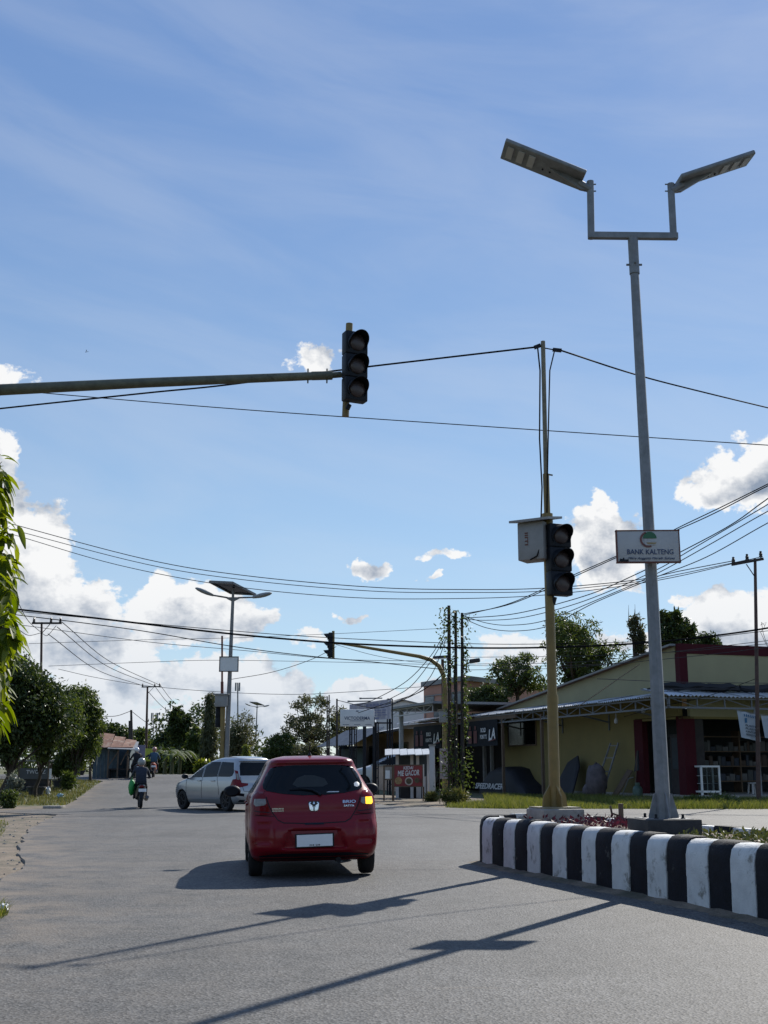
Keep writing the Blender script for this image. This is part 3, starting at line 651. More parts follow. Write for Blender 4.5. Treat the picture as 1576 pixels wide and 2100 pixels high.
# far light behind the minivan: yellow pole with control box
YG = 44.0
base = at(458, 1590, YG); base.z = T(base.x, base.y) - .05
gl = thing('traffic_light', 'thin yellow traffic light pole with grey box, beside the solar lamp post behind the minivan', 'traffic light', base)
b = MB(); b.tube([base, at(457, 1450, YG)], .085, 12); b.tube([at(457, 1452, YG), at(456, 1424, YG)], .07, 12); b.build('pole', m_yellow, gl, True, smooth=40)
b = MB(); b.tube([at(456, 1425, YG), at(456, 1398, YG)], .055, 10); b.tube([at(456, 1398, YG), at(456, 1304, YG)], .036, 8); b.build('upper_pole', m_rustlet, gl, True, smooth=40)
b = MB(); b.box(at(455, 1436, YG - .1), (.46, .3, .48)); cb = b.build('control_box', m_boxpaint, gl, True, bevel=.01)
b = MB(); b.box(at(455, 1424, YG - .1), (.58, .42, .04)); b.build('box_lid', m_boxpaint, cb, True)
signal_head(gl, at(453, 1462, YG + .15), Vector((-.25, .97, 0)))

# ------------------------------------------------------------------ street lamp with two flat solar heads
YS = (nose + kw * 3.6).y
sb = Vector((at(1362, 1680, YS).x, YS, .57))
sl = thing('street_lamp', 'tall galvanised double street lamp on dark plinth at the right of the island', 'street lamp', sb)
b = MB(); b.box((sb.x, sb.y, sb.z + .07), (.66, .62, .24), Matrix.Rotation(R(10), 3, 'Z')); b.build('plinth', m_darkconc, sl, True, bevel=.015)
b = MB(); b.box((sb.x, sb.y, sb.z + .185), (.52, .48, .022), Matrix.Rotation(R(10), 3, 'Z')); b.build('base_plate', m_galv_dark, sl, True)
p_s = at(1302, 562, YS); p_c = at(1298, 486, YS)
b = MB()
pb = sb + Vector((0, 0, .19))
b.tube([pb, at(1335, 1155, YS), p_s], [.088, .072, .056], 8); b.build('pole', m_galv, sl, True, smooth=20)
b = MB(); b.tube([at(1302, 562, YS), p_c], .066, 12)
for py in (543,):
    q = at(1301, py, YS); b.tube([q - Vector((.1, 0, 0)), q + Vector((.1, 0, 0))], .014, 6); b.tube([q - Vector((0, .1, 0)), q + Vector((0, .1, 0))], .014, 6)
b.build('sleeve', m_galv, sl, True, smooth=40)
for k in range(4):
    a = R(10 + 90 * k); d = Vector((math.cos(a), math.sin(a), 0)); b = MB()
    b.prism([pb + d * .075, pb + d * .18, pb + d * .18 + Vector((0, 0, .03)), pb + d * .11 + Vector((0, 0, .27)), pb + d * .08 + Vector((0, 0, .29))], d.cross(Vector((0, 0, 1))) * .014); b.build('gusset', m_galv, sl, True)
    a += math.pi / 4; d = Vector((math.cos(a), math.sin(a), 0)); q = pb + d * .23 - Vector((0, 0, .02)); b = MB(); b.tube([q, q + Vector((0, 0, .075))], .016, 6); b.tube([q + Vector((0, 0, .012)), q + Vector((0, 0, .035))], .028, 6); b.build('anchor_bolt', m_black, sl, True)
b = MB(); b.beam(at(1207, 483, YS), at(1390, 485, YS), .078, .078); b.build('crossbar', m_galv, sl, True)
for (p0, p1, name, tips, sgn) in (((1213, 489), (1211, 372), 'L', [(1203, 377), (1031, 308)], -1), ((1382, 490), (1376, 377), 'R', [(1384, 380), (1541, 328)], 1)):
    b = MB(); b.tube([at(*p0, YS), at(*p1, YS)], .046, 12)
    for py in (378, 392): q = at(p1[0], py, YS); b.tube([q - Vector((.075, 0, 0)), q + Vector((.075, 0, 0))], .009, 6)
    b.build('upright', m_galv, sl, True, smooth=40)
    A = at(*tips[0], YS); B = at(*tips[1], YS + .05 * sgn); d = (B - A).normalized()
    lat = Vector((.15 if sgn < 0 else .10, -.98, 0)); lat = (lat - d * lat.dot(d)).normalized(); nn = d.cross(lat).normalized(); nn = nn if nn.z > 0 else -nn
    L = (B - A).length; Wd = .41 if sgn < 0 else .34; m = Matrix((d, lat, nn)).transposed().to_4x4(); m.translation = A + d * .0
    b = MB(); prof = [(-Wd / 2, 0), (Wd / 2, 0), (Wd / 2 + .012, .03), (Wd / 2, .06), (-Wd / 2, .06), (-Wd / 2 - .012, .03)]
    b.prism([m @ Vector((.06, y, z)) for y, z in prof], d * (L - .06)); lp = b.build('lamp_panel', m_galv, sl, True, bevel=.01)
    for k in range(3):
        c = m @ Vector((L - .10 - k * .15, .01, -.008)); b = MB(); b.box(c, (.085, Wd * .62, .014), m.to_3x3()); b.build('led_module', m_signwhite, lp, True)
    b = MB(); b.prism([m @ Vector(p) for p in [(-.05, -.03, -.09), (.05, -.03, -.11), (.52, -.012, -.012), (.52, -.012, .0), (.02, -.03, .0)]], lat * .05)
    b.tube([m @ Vector((-.08, 0, -.06)), m @ Vector((.1, 0, -.03))], .05, 10); b.build('bracket', m_galv_dark, lp, True)
    for x in (.5, .6): b = MB(); b.sphere(m @ Vector((x, -.06, -.006)), .014, 8, 5); b.build('screw', m_black, lp, True)
# bank sign on the lamp post
sc_ = at(1329, 1121, YS - .16); sg = thing('bank_sign', 'white bank sign board bolted to the tall lamp post', 'sign', sc_ - Vector((0, 0, .2)))
W_, H_ = .745, .385
sgc = Vector((0, 0, .2))
fr = Vector((1, -.03, -.006)).normalized()
b = MB(); b.box(sgc, (W_, .05, H_), Matrix.Rotation(R(-2), 3, 'Z')); b.build('board', m_signwhite, sg, bevel=.004)
b = MB()
for z in (-H_ / 2, H_ / 2): b.box(sgc + Vector((0, 0, z)), (W_ + .02, .06, .014), Matrix.Rotation(R(-2), 3, 'Z'))
for x in (-W_ / 2, W_ / 2): b.box(sgc + fr * x, (.014, .06, H_ + .014), Matrix.Rotation(R(-2), 3, 'Z'))
b.build('frame', m_rustlet, sg)
yy = -.028
text(('BANK KALTENG', 0.0, .008), sgc + Vector((.02, yy, -.068)), fr, (0, 0, 1), .55, .062, m_letter_blue, sg)
text(('Mitra Anggota Meraih Sukses', .4, 0.0), sgc + Vector((.03, yy, -.15)), fr, (0, 0, 1), .56, .038, m_letter_blue, sg)
m_emg, m_emr, m_emy = M('emblem green', (.03, .13, .06), .5), M('emblem brown red', (.16, .06, .05), .5), M('emblem ochre', (.33, .25, .12), .5)
def disc_sector(cx, cz, r0, r1, a0, a1, mat, y=yy - .002, n=18):
    pts = [(cx + r1 * math.cos(a0 + (a1 - a0) * i / n), cz + r1 * math.sin(a0 + (a1 - a0) * i / n)) for i in range(n + 1)] + [(cx + r0 * math.cos(a1 + (a0 - a1) * i / n), cz + r0 * math.sin(a1 + (a0 - a1) * i / n)) for i in range(n + 1)]
    b = MB(); b.prism([(sgc.x + x, y, sgc.z + z) for x, z in pts], (0, -.003, 0)); b.build('emblem', mat, sg)
disc_sector(.0, .082, .075, .098, R(105), R(295), m_emr)
disc_sector(.022, .095, .004, .082, R(0), R(180), m_emg)
b = MB(); b.prism([(sgc.x + x, yy - .002, sgc.z + z) for x, z in [(-.045, .09), (-.045, .03), (-.02, .01), (.09, .01), (.1, .04), (.1, .06), (-.01, .06), (-.01, .09)]], (0, -.003, 0)); b.build('emblem', m_signwhite, sg)
b = MB(); b.prism([(sgc.x + x, yy - .0055, sgc.z + z) for x, z in [(-.01, .025), (.085, .025), (.1, .045), (-.02, .045)]], (0, -.003, 0)); b.build('emblem', m_emy, sg)
b = MB(); b.prism([(sgc.x + x, yy - .002, sgc.z + z) for x, z in [(-.355, -.185), (-.24, -.185), (-.25, -.16), (-.29, -.165), (-.30, -.135), (-.32, -.16), (-.345, -.15)]], (0, -.003, 0)); b.build('rust_patch', m_black, sg)
b = MB(); b.box(sgc + Vector((0, .09, 0)), (.28, .14, .05)); b.build('clamp', m_galv_dark, sg)

# ------------------------------------------------------------------ solar lamps of the far street
m_solar = M('solar cell', (.012, .018, .04), .15, 0, .1, 10)
m_lampshell = M('lamp shell grey', (.24, .25, .25), .45, 0, .1, 6)
def solar_lamp(base, label, h):
    t = thing('solar_street_lamp', label, 'street lamp', base, 0, 'solar street lamps of the far street')
    b = MB(); b.tube([(0, 0, 0), (.05, 0, h * .5), (.1, 0, h)], [.1, .085, .06], 10); b.build('pole', m_galv_dark, t, smooth=40)
    b = MB(); b.prism([(-.22, -.02, h + .06), (.42, -.02, h + .06), (.3, -.02, h - .02), (.1, -.02, h - .12), (-.1, -.02, h - .02)], (0, .04, 0)); b.tube([(.1, 0, h), (.1, 0, h + .36)], .05, 8); b.build('bracket', m_galv_dark, t)
    for s in (-1, 1):
        b = MB(); b.tube([(.1 + s * .2, 0, h + .04), (.1 + s * .78, 0, h + .14 if s < 0 else h + .06)], .032, 8); b.build('arm', m_galv_dark, t, smooth=40)
        c = Vector((.1 + s * .75, 0, h + .14 if s < 0 else h + .06)); d = Vector((s * .93, 0, .36 if s < 0 else .2)).normalized(); u = Vector((0, 0, 1)); V = []; b = MB()
        secs = [(0, .04, .05), (.12, .07, .07), (.3, .13, .09), (.5, .15, .085), (.66, .11, .06), (.74, .03, .02)]
        for (q, w, hh) in secs:
            for k in range(10): a = 2 * math.pi * k / 10; V.append(c + d * q + Vector((0, w * math.cos(a), hh * math.sin(a))))
        fs = [(i * 10 + k, i * 10 + (k + 1) % 10, (i + 1) * 10 + (k + 1) % 10, (i + 1) * 10 + k) for i in range(5) for k in range(10)] + [tuple(range(10))[::-1], tuple(range(50, 60))]
        b.add(V, fs); b.build('lamp_head', m_lampshell, t, smooth=50)
    b = MB(); b.prism([(-.74, -.5, h + .58), (.16, -.62, h + .52), (.92, .4, h + .22), (-.05, .55, h + .30)], (0, 0, .045)); b.build('solar_panel', m_solar, t)
    b = MB(); P = [(-.74, -.5, h + .57), (.16, -.62, h + .51), (.92, .4, h + .21), (-.05, .55, h + .29)]
    for i in range(4): b.beam(P[i], P[(i + 1) % 4], .05, .07)
    b.build('panel_frame', m_galv_dark, t)
    return t
YO = 44.0; lb = at(462.5, 1590, YO); lb.z = T(lb.x, lb.y) - .03
hO = at(470, 1228, YO).z - lb.z
sol = solar_lamp(lb, 'tall twin-arm solar lamp post with a blank board, behind the minivan', hO)
lb2 = at(523, 1580, 142); lb2.z = T(lb2.x, lb2.y) - .05
s2 = dup_tree(sol); s2.location = lb2; s2['label'] = 'small far solar lamp post above the trees right of the other lamp post'
MW[s2.name] = Matrix.Translation(lb2)
bc = at(470, 1362, YO - .16)
bs = thing('blank_sign', 'blank pale board in thin dark frame on the solar lamp post', 'sign', bc - Vector((0, 0, .28)))
b = MB(); b.box((0, 0, .28), (.68, .04, .54)); b.build('board', m_white, bs)
b = MB()
for z in (0.01, .55): b.box((0, -.005, z), (.72, .06, .03))
for x in (-.345, .345): b.box((x, -.005, .28), (.03, .06, .51))
b.build('frame', m_darkgrey, bs)
b = MB(); b.box((0, .08, .28), (.2, .12, .08)); b.build('clamp', m_galv_dark, bs)

# ------------------------------------------------------------------ utility poles
m_rustpole = M('rusty brown pole', (.085, .05, .04), .75, .1, .35, 5, .2, (.16, .13, .11), .6, .75)
m_darkpole = M('dark iron pole', (.035, .028, .026), .7, .1, .3, 6)
m_insul = M('brown insulator', (.03, .022, .02), .35)
def utility_pole(label, base_px, top_px, Y, arm=None, ins=(), brace=None, mat=None, r=.09, group=None):
    p0 = at(*base_px, Y); p0.z = T(p0.x, p0.y) - .06; p1 = at(*top_px, Y)
    t = thing('utility_pole', label, 'utility pole', p0, 0, group)
    mat = mat or m_rustpole
    b = MB(); b.tube([p0, (p0 + p1) * .5, p1], [r, r * .82, r * .62], 10)
    b.build('pole', mat, t, True, smooth=40)
    if arm:
        A, B = at(*arm[0], Y - .08), at(*arm[1], Y - .08); b = MB(); b.beam(A, B, .09, .1)
        if brace: b.tube([at(*brace[0], Y - .06), at(*brace[1], Y - .06)], .02, 6)
        b.build('crossarm', m_darkpole, t, True)
        for q in ins:
            P = at(q[0], q[1], Y - .08); b = MB(); b.lathe([(.03, -.04), (.03, .02), (.075, .03), (.075, .08), (.05, .1), (.07, .12), (.07, .17), (.045, .19), (.055, .24), (.03, .27)], 8, Matrix.Translation(P)); b.build('insulator', m_insul, t, True)
    return t
YR = 45.3
up = utility_pole('rust-brown utility pole with tilted crossarm in front of the yellow shop', (1556, 1645), (1549, 1146), YR, ((1501, 1158), (1566, 1146)), [(1505, 1156), (1533, 1150), (1561, 1144)], ((1531, 1157), (1548, 1182)))
utility_pole('utility pole with crossarm rising behind the dark round tree on the left', (80, 1640), (86, 1276), 64, ((66, 1278), (127, 1278)), [(70, 1277), (105, 1277), (124, 1277)], ((103, 1280), (87, 1298)))
utility_pole('tall utility pole with crossarm by the motorcycles on the far road', (298, 1610), (303, 1408), 105, ((291, 1409), (330, 1408)), [(293, 1408), (318, 1408), (328, 1407)], ((316, 1409), (304, 1422)), m_rustpole, .13)
utility_pole('dark iron utility pole with no crossarm between hut and treetops', (271, 1610), (269.5, 1456), 95, mat=m_darkpole, r=.14)
utility_pole('shorter dark pole left of the dark iron pole near the hut', (265, 1610), (266, 1478), 97, mat=m_darkpole, r=.12)
YV = 46.0
for lab, x0, x1, y1 in (('vine-grown dark pole, leftmost and tallest of the close trio', 924, 921, 1242), ('middle pole of the vine-grown trio of dark poles', 936, 935, 1252), ('vine-grown dark pole at right of the trio, carrying a small lamp', 949, 948, 1257)):
    vp = utility_pole(lab, (x0, 1650), (x1, y1), YV, mat=m_darkpole if x0 != 924 else M('dark maroon pole', (.04, .018, .018), .7), r=.1 if x0 == 924 else .085)
b = MB(); b.tube([at(948, 1372, YV), at(955, 1364, YV), at(963, 1359, YV)], .025, 6); b.build('lamp_arm', m_darkpole, vp, True)
b = MB(); b.box(at(974, 1355, YV), (.42, .2, .16), Matrix.Rotation(R(-8), 3, 'Y')); b.build('lamp_head', m_darkgrey, vp, True, bevel=.04)
for lab, x, y1 in (('leftmost thin dark pole of a close pair left of the clinic sign', 671.5, 1428), ('right thin dark pole of a close pair left of the clinic sign', 675.5, 1425), ('single thin dark pole just left of the clinic sign', 691.5, 1433)):
    utility_pole(lab, (x, 1600), (x, y1), 60, mat=m_darkpole, r=.05 if x < 690 else .07)
# small solar light behind the far arm
pb_ = at(913, 1600, 52.5); pb_.z = T(pb_.x, pb_.y) - .05
t = thing('solar_light', 'small solar light with one flat panel on a post beside the vine-grown poles', 'street lamp', pb_)
b = MB(); b.tube([pb_, at(908, 1352, 52.5)], [.09, .07], 10); b.build('post', m_rustpole, t, True, smooth=40)
b = MB(); c = at(906, 1348, 52.5); b.box(c, (.78, .6, .1), Matrix.Rotation(R(-4), 3, 'Y')); b.build('solar_panel', m_solar, t, True)

# ------------------------------------------------------------------ overhead wires
def crom(P, n=8):
    out = []; P = [P[0] * 2 - P[1]] + P + [P[-1] * 2 - P[-2]]
    for i in range(1, len(P) - 2):
        for k in range(n):
            t = k / n; a, b_, c, d = P[i - 1], P[i], P[i + 1], P[i + 2]
            out.append(.5 * ((2 * b_) + (c - a) * t + (2 * a - 5 * b_ + 4 * c - d) * t * t + (3 * b_ - a - 3 * c + d) * t ** 3))
    return out + [P[-2]]
def wire(label, Y0, Y1, pts, r=.014, mat=None, name='overhead_wire', n=8, group=None):
    x0, x1 = pts[0][0], pts[-1][0]
    P = [at(px, py, Y0 + (Y1 - Y0) * ((px - x0) / (x1 - x0 + 1e-9))) for px, py in pts]
    b = MB(); b.tube(crom(P, n), r, 6); o = b.build(name, mat or m_wire, None, smooth=60)
    return setp(o, label, 'wire', group)
wire('black cable from the left edge past the signal arm to the island pole top', 19, YT, [(-120, 852), (0, 838), (300, 806), (460, 790), (690, 760), (900, 735), (1098, 712)], .014)
wire('black cable from the island pole top sagging down to the right edge', YT, 24.0, [(1152, 719), (1300, 767), (1450, 806), (1700, 866)], .013)
wire('thin straight wire crossing below the tip of the signal arm', 26, 26, [(-120, 786), (90, 806), (500, 840), (900, 868), (1300, 895), (1576, 913), (1750, 924)], .011)
GA = 'pair of long sagging wires across the sky'
wire('upper wire of the long sagging pair below the clouds', 44, 40.2, [(-60, 1050), (30, 1076), (300, 1147), (500, 1180), (760, 1204), (960, 1209), (1120, 1206), (1300, 1190), (1400, 1170), (1505, 1150)], .016, m_wiregrey)
wire('lower wire of the long sagging pair below the clouds', 44, 40.2, [(-60, 1062), (40, 1090), (300, 1157), (500, 1189), (760, 1212), (960, 1215), (1120, 1212), (1300, 1194), (1400, 1176), (1533, 1148)], .014, m_wiregrey)
wire('long sagging wire just under the pair, passing the solar lamp top', 44, 40.2, [(-60, 1072), (40, 1100), (240, 1158), (460, 1200), (700, 1224), (900, 1228), (1120, 1220), (1350, 1190), (1561, 1142)], .014, m_wiregrey)
wire('thick twisted black cable crossing the whole street', 40, 42, [(-80, 1236), (40, 1250), (200, 1268), (420, 1294), (560, 1308), (700, 1319), (860, 1326), (1000, 1329), (1150, 1327), (1300, 1320), (1420, 1309), (1556, 1291), (1700, 1265)], .035, n=10)
wire('black wire running just above the thick twisted cable', 40, 42, [(-80, 1240), (40, 1254), (480, 1294), (700, 1309), (960, 1320), (1150, 1320), (1400, 1312), (1554, 1296), (1700, 1280)], .013)
wire('wire from left edge diving below the thick cable towards the vine-grown poles', 40, YV, [(-80, 1248), (60, 1264), (280, 1292), (480, 1326), (640, 1346), (760, 1357), (900, 1372), (921, 1372)], .017)
wire('wire under the thick cable ending at the small solar light', 44, 50, [(-80, 1268), (60, 1284), (300, 1316), (500, 1334), (700, 1352), (900, 1356)], .012, m_wiregrey)
wire('thin wire from the far tree line rising to the vine-grown poles', 46, YV, [(60, 1320), (300, 1312), (480, 1308), (700, 1299), (921, 1288)], .009, m_wiregrey)
wire('grey wire across the middle behind the blank board', 60, 55, [(100, 1366), (300, 1358), (450, 1354), (700, 1358), (1100, 1366), (1400, 1352), (1556, 1345)], .012, m_wiregrey)
wire('low grey wire from the left tree crown to the billboard poles', 60, 56, [(120, 1372), (200, 1390), (315, 1408), (470, 1420), (600, 1424), (700, 1420), (870, 1408), (915, 1400)], .013, m_wiregrey)
wire('wire from the far arm light down to the solar lamp post', 50, 44, [(690, 1326), (640, 1352), (560, 1378), (470, 1394)], .012)
wire('wire hanging under the far signal arm', 50, 50, [(690, 1322), (760, 1342), (830, 1355), (900, 1362)], .01)
GL = 'three wires from the left crossarm pole to the next pole'
for i, (a, c, m1) in enumerate((((99, 1300), (293, 1406), (200, 1374)), ((118, 1286), (318, 1406), (220, 1366)), ((128, 1276), (328, 1405), (225, 1356)))):
    wire(['lowest', 'middle', 'uppermost'][i] + ' of three wires falling from the left crossarm pole to the tall pole', 64, 105, [a, m1, c], .022, group=GL)
    wire(['lowest', 'middle', 'uppermost'][i] + ' of three short wires from the tall pole down into the treetops', 105, 125, [[(304, 1418), (330, 1446), (352, 1463)], [(320, 1410), (340, 1436), (356, 1450)], [(330, 1406), (346, 1428), (360, 1444)]][i], .024)
wire('steep black wire from the near leaves to the left crossarm pole', 30, 64, [(20, 1190), (40, 1240), (60, 1275), (85, 1297)], .015)
wire('looping wire between near leaves and the left crossarm pole', 40, 64, [(10, 1270), (40, 1292), (60, 1303), (84, 1298)], .016)
wire('loop of wire under the left crossarm', 64, 64, [(87, 1299), (98, 1303), (116, 1283)], .016)
wire('wire from dark iron pole to the dark tree on its left', 95, 70, [(269, 1458), (240, 1468), (205, 1470), (150, 1480)], .024)
wire('wire from dark iron pole into the trees at right', 95, 110, [(271, 1459), (290, 1474), (320, 1495), (345, 1510)], .022)
# fan of wires from the vine-grown poles
FAN = [('uppermost pair wire fanning right from the vine-grown poles to the far right edge', [(946, 1260), (1050, 1238), (1170, 1186), (1320, 1118), (1400, 1078), (1500, 1030), (1700, 930)], 30, .016),
       ('second wire fanning right just under the uppermost one', [(950, 1262), (1050, 1236), (1170, 1182), (1330, 1112), (1450, 1060), (1576, 996), (1700, 940)], 30, .016),
       ('third fanning wire, leaving the vine-grown poles almost level', [(950, 1268), (1060, 1258), (1200, 1222), (1300, 1180), (1400, 1130), (1500, 1076), (1576, 1022), (1700, 940)], 30, .016),
       ('fourth fanning wire, crossing behind the bank sign', [(946, 1269), (1000, 1272), (1080, 1265), (1200, 1232), (1340, 1172), (1420, 1126), (1576, 1034), (1700, 960)], 30, .014),
       ('fifth fanning wire, sagging low then climbing to the right edge', [(948, 1262), (1000, 1278), (1050, 1282), (1120, 1272), (1230, 1228), (1340, 1180), (1450, 1120), (1576, 1048), (1700, 985)], 30, .014),
       ('lowest fanning wire, with the deepest sag right of the vine-grown poles', [(950, 1268), (1000, 1288), (1060, 1294), (1130, 1282), (1220, 1236), (1340, 1186), (1450, 1142), (1576, 1072), (1700, 1010)], 30, .014)]
for lab, pts, Y1, r in FAN: wire(lab, YV, Y1, pts, r)
for lab, pts in (('left of the four service wires drooping from the vines to the billboard', [(912, 1300), (880, 1350), (830, 1400), (760, 1438), (730, 1446)]), ('second service wire drooping from the vines to the billboard', [(915, 1305), (880, 1362), (840, 1410), (795, 1436)]),
                 ('third service wire dropping steeply from the vines', [(915, 1310), (900, 1352), (880, 1392), (845, 1425), (790, 1446)]), ('fourth service wire, lowest, running to the banner', [(930, 1360), (900, 1390), (860, 1420), (800, 1440), (735, 1462)]),
                 ('drooping dark wire in front of the banner', [(935, 1352), (890, 1400), (830, 1434), (770, 1452), (692, 1436)])):
    wire(lab, YV, 57, pts, .016)
wire('wire from right crossarm pole slanting down across the yellow wall', YR, 46, [(1556, 1390), (1450, 1428), (1350, 1450), (1280, 1470)], .012)
wire('black wire slanting over the yellow side wall to the canopy', 44, 40, [(1312, 1362), (1250, 1405), (1185, 1450)], .014)
wire('pale straight wire along the yellow wall above the canopy', 39.6, 39.6, [(1225, 1392), (1400, 1399), (1576, 1401), (1700, 1402)], .012, m_wiregrey)
for lab, pts in (('upper thin wire behind the big trees to the right pole', [(955, 1374), (1150, 1370), (1400, 1348), (1556, 1330), (1700, 1310)]), ('middle thin wire behind the big trees to the right pole', [(955, 1362), (1180, 1358), (1350, 1340), (1556, 1316), (1700, 1298)]), ('thin wire just above the yellow parapet', [(960, 1348), (1200, 1345), (1400, 1336), (1556, 1322), (1700, 1310)])):
    wire(lab, 46, 40, pts, .011, m_wiregrey)
b = MB(); b.tube([at(1560, 1282, YR - .1), at(1572, 1276, YR - .1), at(1566, 1290, YR - .1), at(1560, 1296, YR - .1), at(1570, 1318, YR - .1), at(1578, 1335, YR - .1), at(1566, 1300, YR - .1), at(1562, 1276, YR - .1), at(1569, 1283, YR - .1)], .01, 5)
setp(b.build('cable_coil', m_wire), 'small tangle of loose cable on the rust-brown utility pole', 'cable')
# far antenna masts
for lab, px, y0, y1, w in (('slim distant antenna mast between the solar lamp posts', 488, 1500, 1400, .12), ('distant lattice phone mast above the treetops', 318, 1520, 1462, .5)):
    Y = 230; p0 = at(px, 1590, Y); p0.z = .8; p1 = at(px, y1, Y); o = thing('antenna_mast', lab, 'mast', p0)
    b = MB()
    for dx in (-w / 2, w / 2): b.tube([p0 + Vector((dx * 1.6, 0, 0)), p1 + Vector((dx, 0, 0))], .07, 5)
    for k in range(14): z = p0 + (p1 - p0) * (k / 14); z2 = p0 + (p1 - p0) * ((k + 1) / 14); b.tube([z + Vector((-w / 2, 0, 0)), z2 + Vector((w / 2, 0, 0))], .04, 4)
    b.build('mast', m_galv, o, True)
    b = MB()
    for k in (-1, 1): b.box(p1 + Vector((k * (w / 2 + .3), 0, -.8)), (.3, .3, 1.6))
    b.build('antenna', m_galv, o, True)

# ------------------------------------------------------------------ cars
m_redpaint = M('dark red car paint', (.19, .003, .010), .32, 0, .04, 3, coat=.3, spec=.22)
m_silver = M('silver car paint', (.38, .39, .40), .3, .5, .04, 3, coat=.8)
m_pearl = M('white car paint', (.6, .6, .6), .3, 0, .04, 3, coat=.8)
m_redlens = M('red tail lamp plastic', (.15, .003, .006), .1, 0, .08, 10, coat=.1, spec=.25)
m_clearlens = M('clear lamp plastic', (.22, .205, .18), .15, 0, .25, 30, coat=.5)
m_amber = glow('lit amber indicator', (1.0, .50, .03), 1.7)
m_seam = M('panel gap', (.004, .004, .005), .8)
m_plate = M('white number plate', (.86, .86, .86), .5, 0, .03, 10)
m_under = M('dark underbody', (.008, .008, .009), .8)
m_rim = M('dark alloy rim', (.05, .05, .055), .35, .5, .1, 10)
m_silhouette = M('dim seat fabric', (.025, .03, .032), .8)
class Shape:
    def __init__(s, lv, c=.42, n=3.2, cf=.6, nf=2.6, ks=1.0):
        a = np.array(lv, float); zz = np.linspace(a[0, 0], a[-1, 0], 80); cols = [np.interp(zz, a[:, 0], a[:, k]) for k in (1, 2, 3)]
        cols[0] = cols[0] * ks
        for i in range(3):
            q = cols[i]
            for _ in range(3): q = np.concatenate([[q[0]], (q[:-2] + 2 * q[1:-1] + q[2:]) / 4, [q[-1]]])
            cols[i] = q
        s.z = zz; s.w, s.yr, s.yf = cols; s.c, s.n, s.cf, s.nf = c, n, cf, nf; s.bump = lambda x, z: 0.0; s.m = 14
    def at(s, z): return [float(np.interp(z, s.z, q)) for q in (s.w, s.yr, s.yf)]
    def outline(s, z, m=14, ns=14):
        w, yr, yf = s.at(z); L = yf - yr; c = min(s.c, L * .4); cf = min(s.cf, L * .4); P = []
        for k in range(-m, m + 1):
            a = math.pi / 2 * k / m; P.append((w * math.copysign(abs(math.sin(a)) ** (2 / s.n), a), yr + c * (1 - abs(math.cos(a)) ** (2 / s.n))))
        for k in range(1, ns): P.append((w, yr + c + (L - c - cf) * k / ns))
        for k in range(m, -m - 1, -1):
            a = math.pi / 2 * k / m; P.append((w * math.copysign(abs(math.sin(a)) ** (2 / s.nf), a), yf - cf * (1 - abs(math.cos(a)) ** (2 / s.nf))))
        for k in range(ns - 1, 0, -1): P.append((-w, yr + c + (L - c - cf) * k / ns))
        return P
    def rear(s, x, z):
        w, yr, yf = s.at(z); c = min(s.c, (yf - yr) * .4); t = min(.9995, abs(x) / w); return yr + c * (1 - (1 - t ** s.n) ** (1 / s.n)) + s.bump(x, z)
    def front(s, x, z):
        w, yr, yf = s.at(z); c = min(s.cf, (yf - yr) * .4); t = min(.9995, abs(x) / w); return yf - c * (1 - (1 - t ** s.nf) ** (1 / s.nf))
    def side(s, y, z):
        w, yr, yf = s.at(z); L = yf - yr; c = min(s.c, L * .4); cf = min(s.cf, L * .4)
        if y < yr + c: t = min(1, max(0, 1 - (y - yr) / c)); return w * (1 - t ** s.n) ** (1 / s.n)
        if y > yf - cf: t = min(1, max(0, 1 - (yf - y) / cf)); return w * (1 - t ** s.nf) ** (1 / s.nf)
        return w
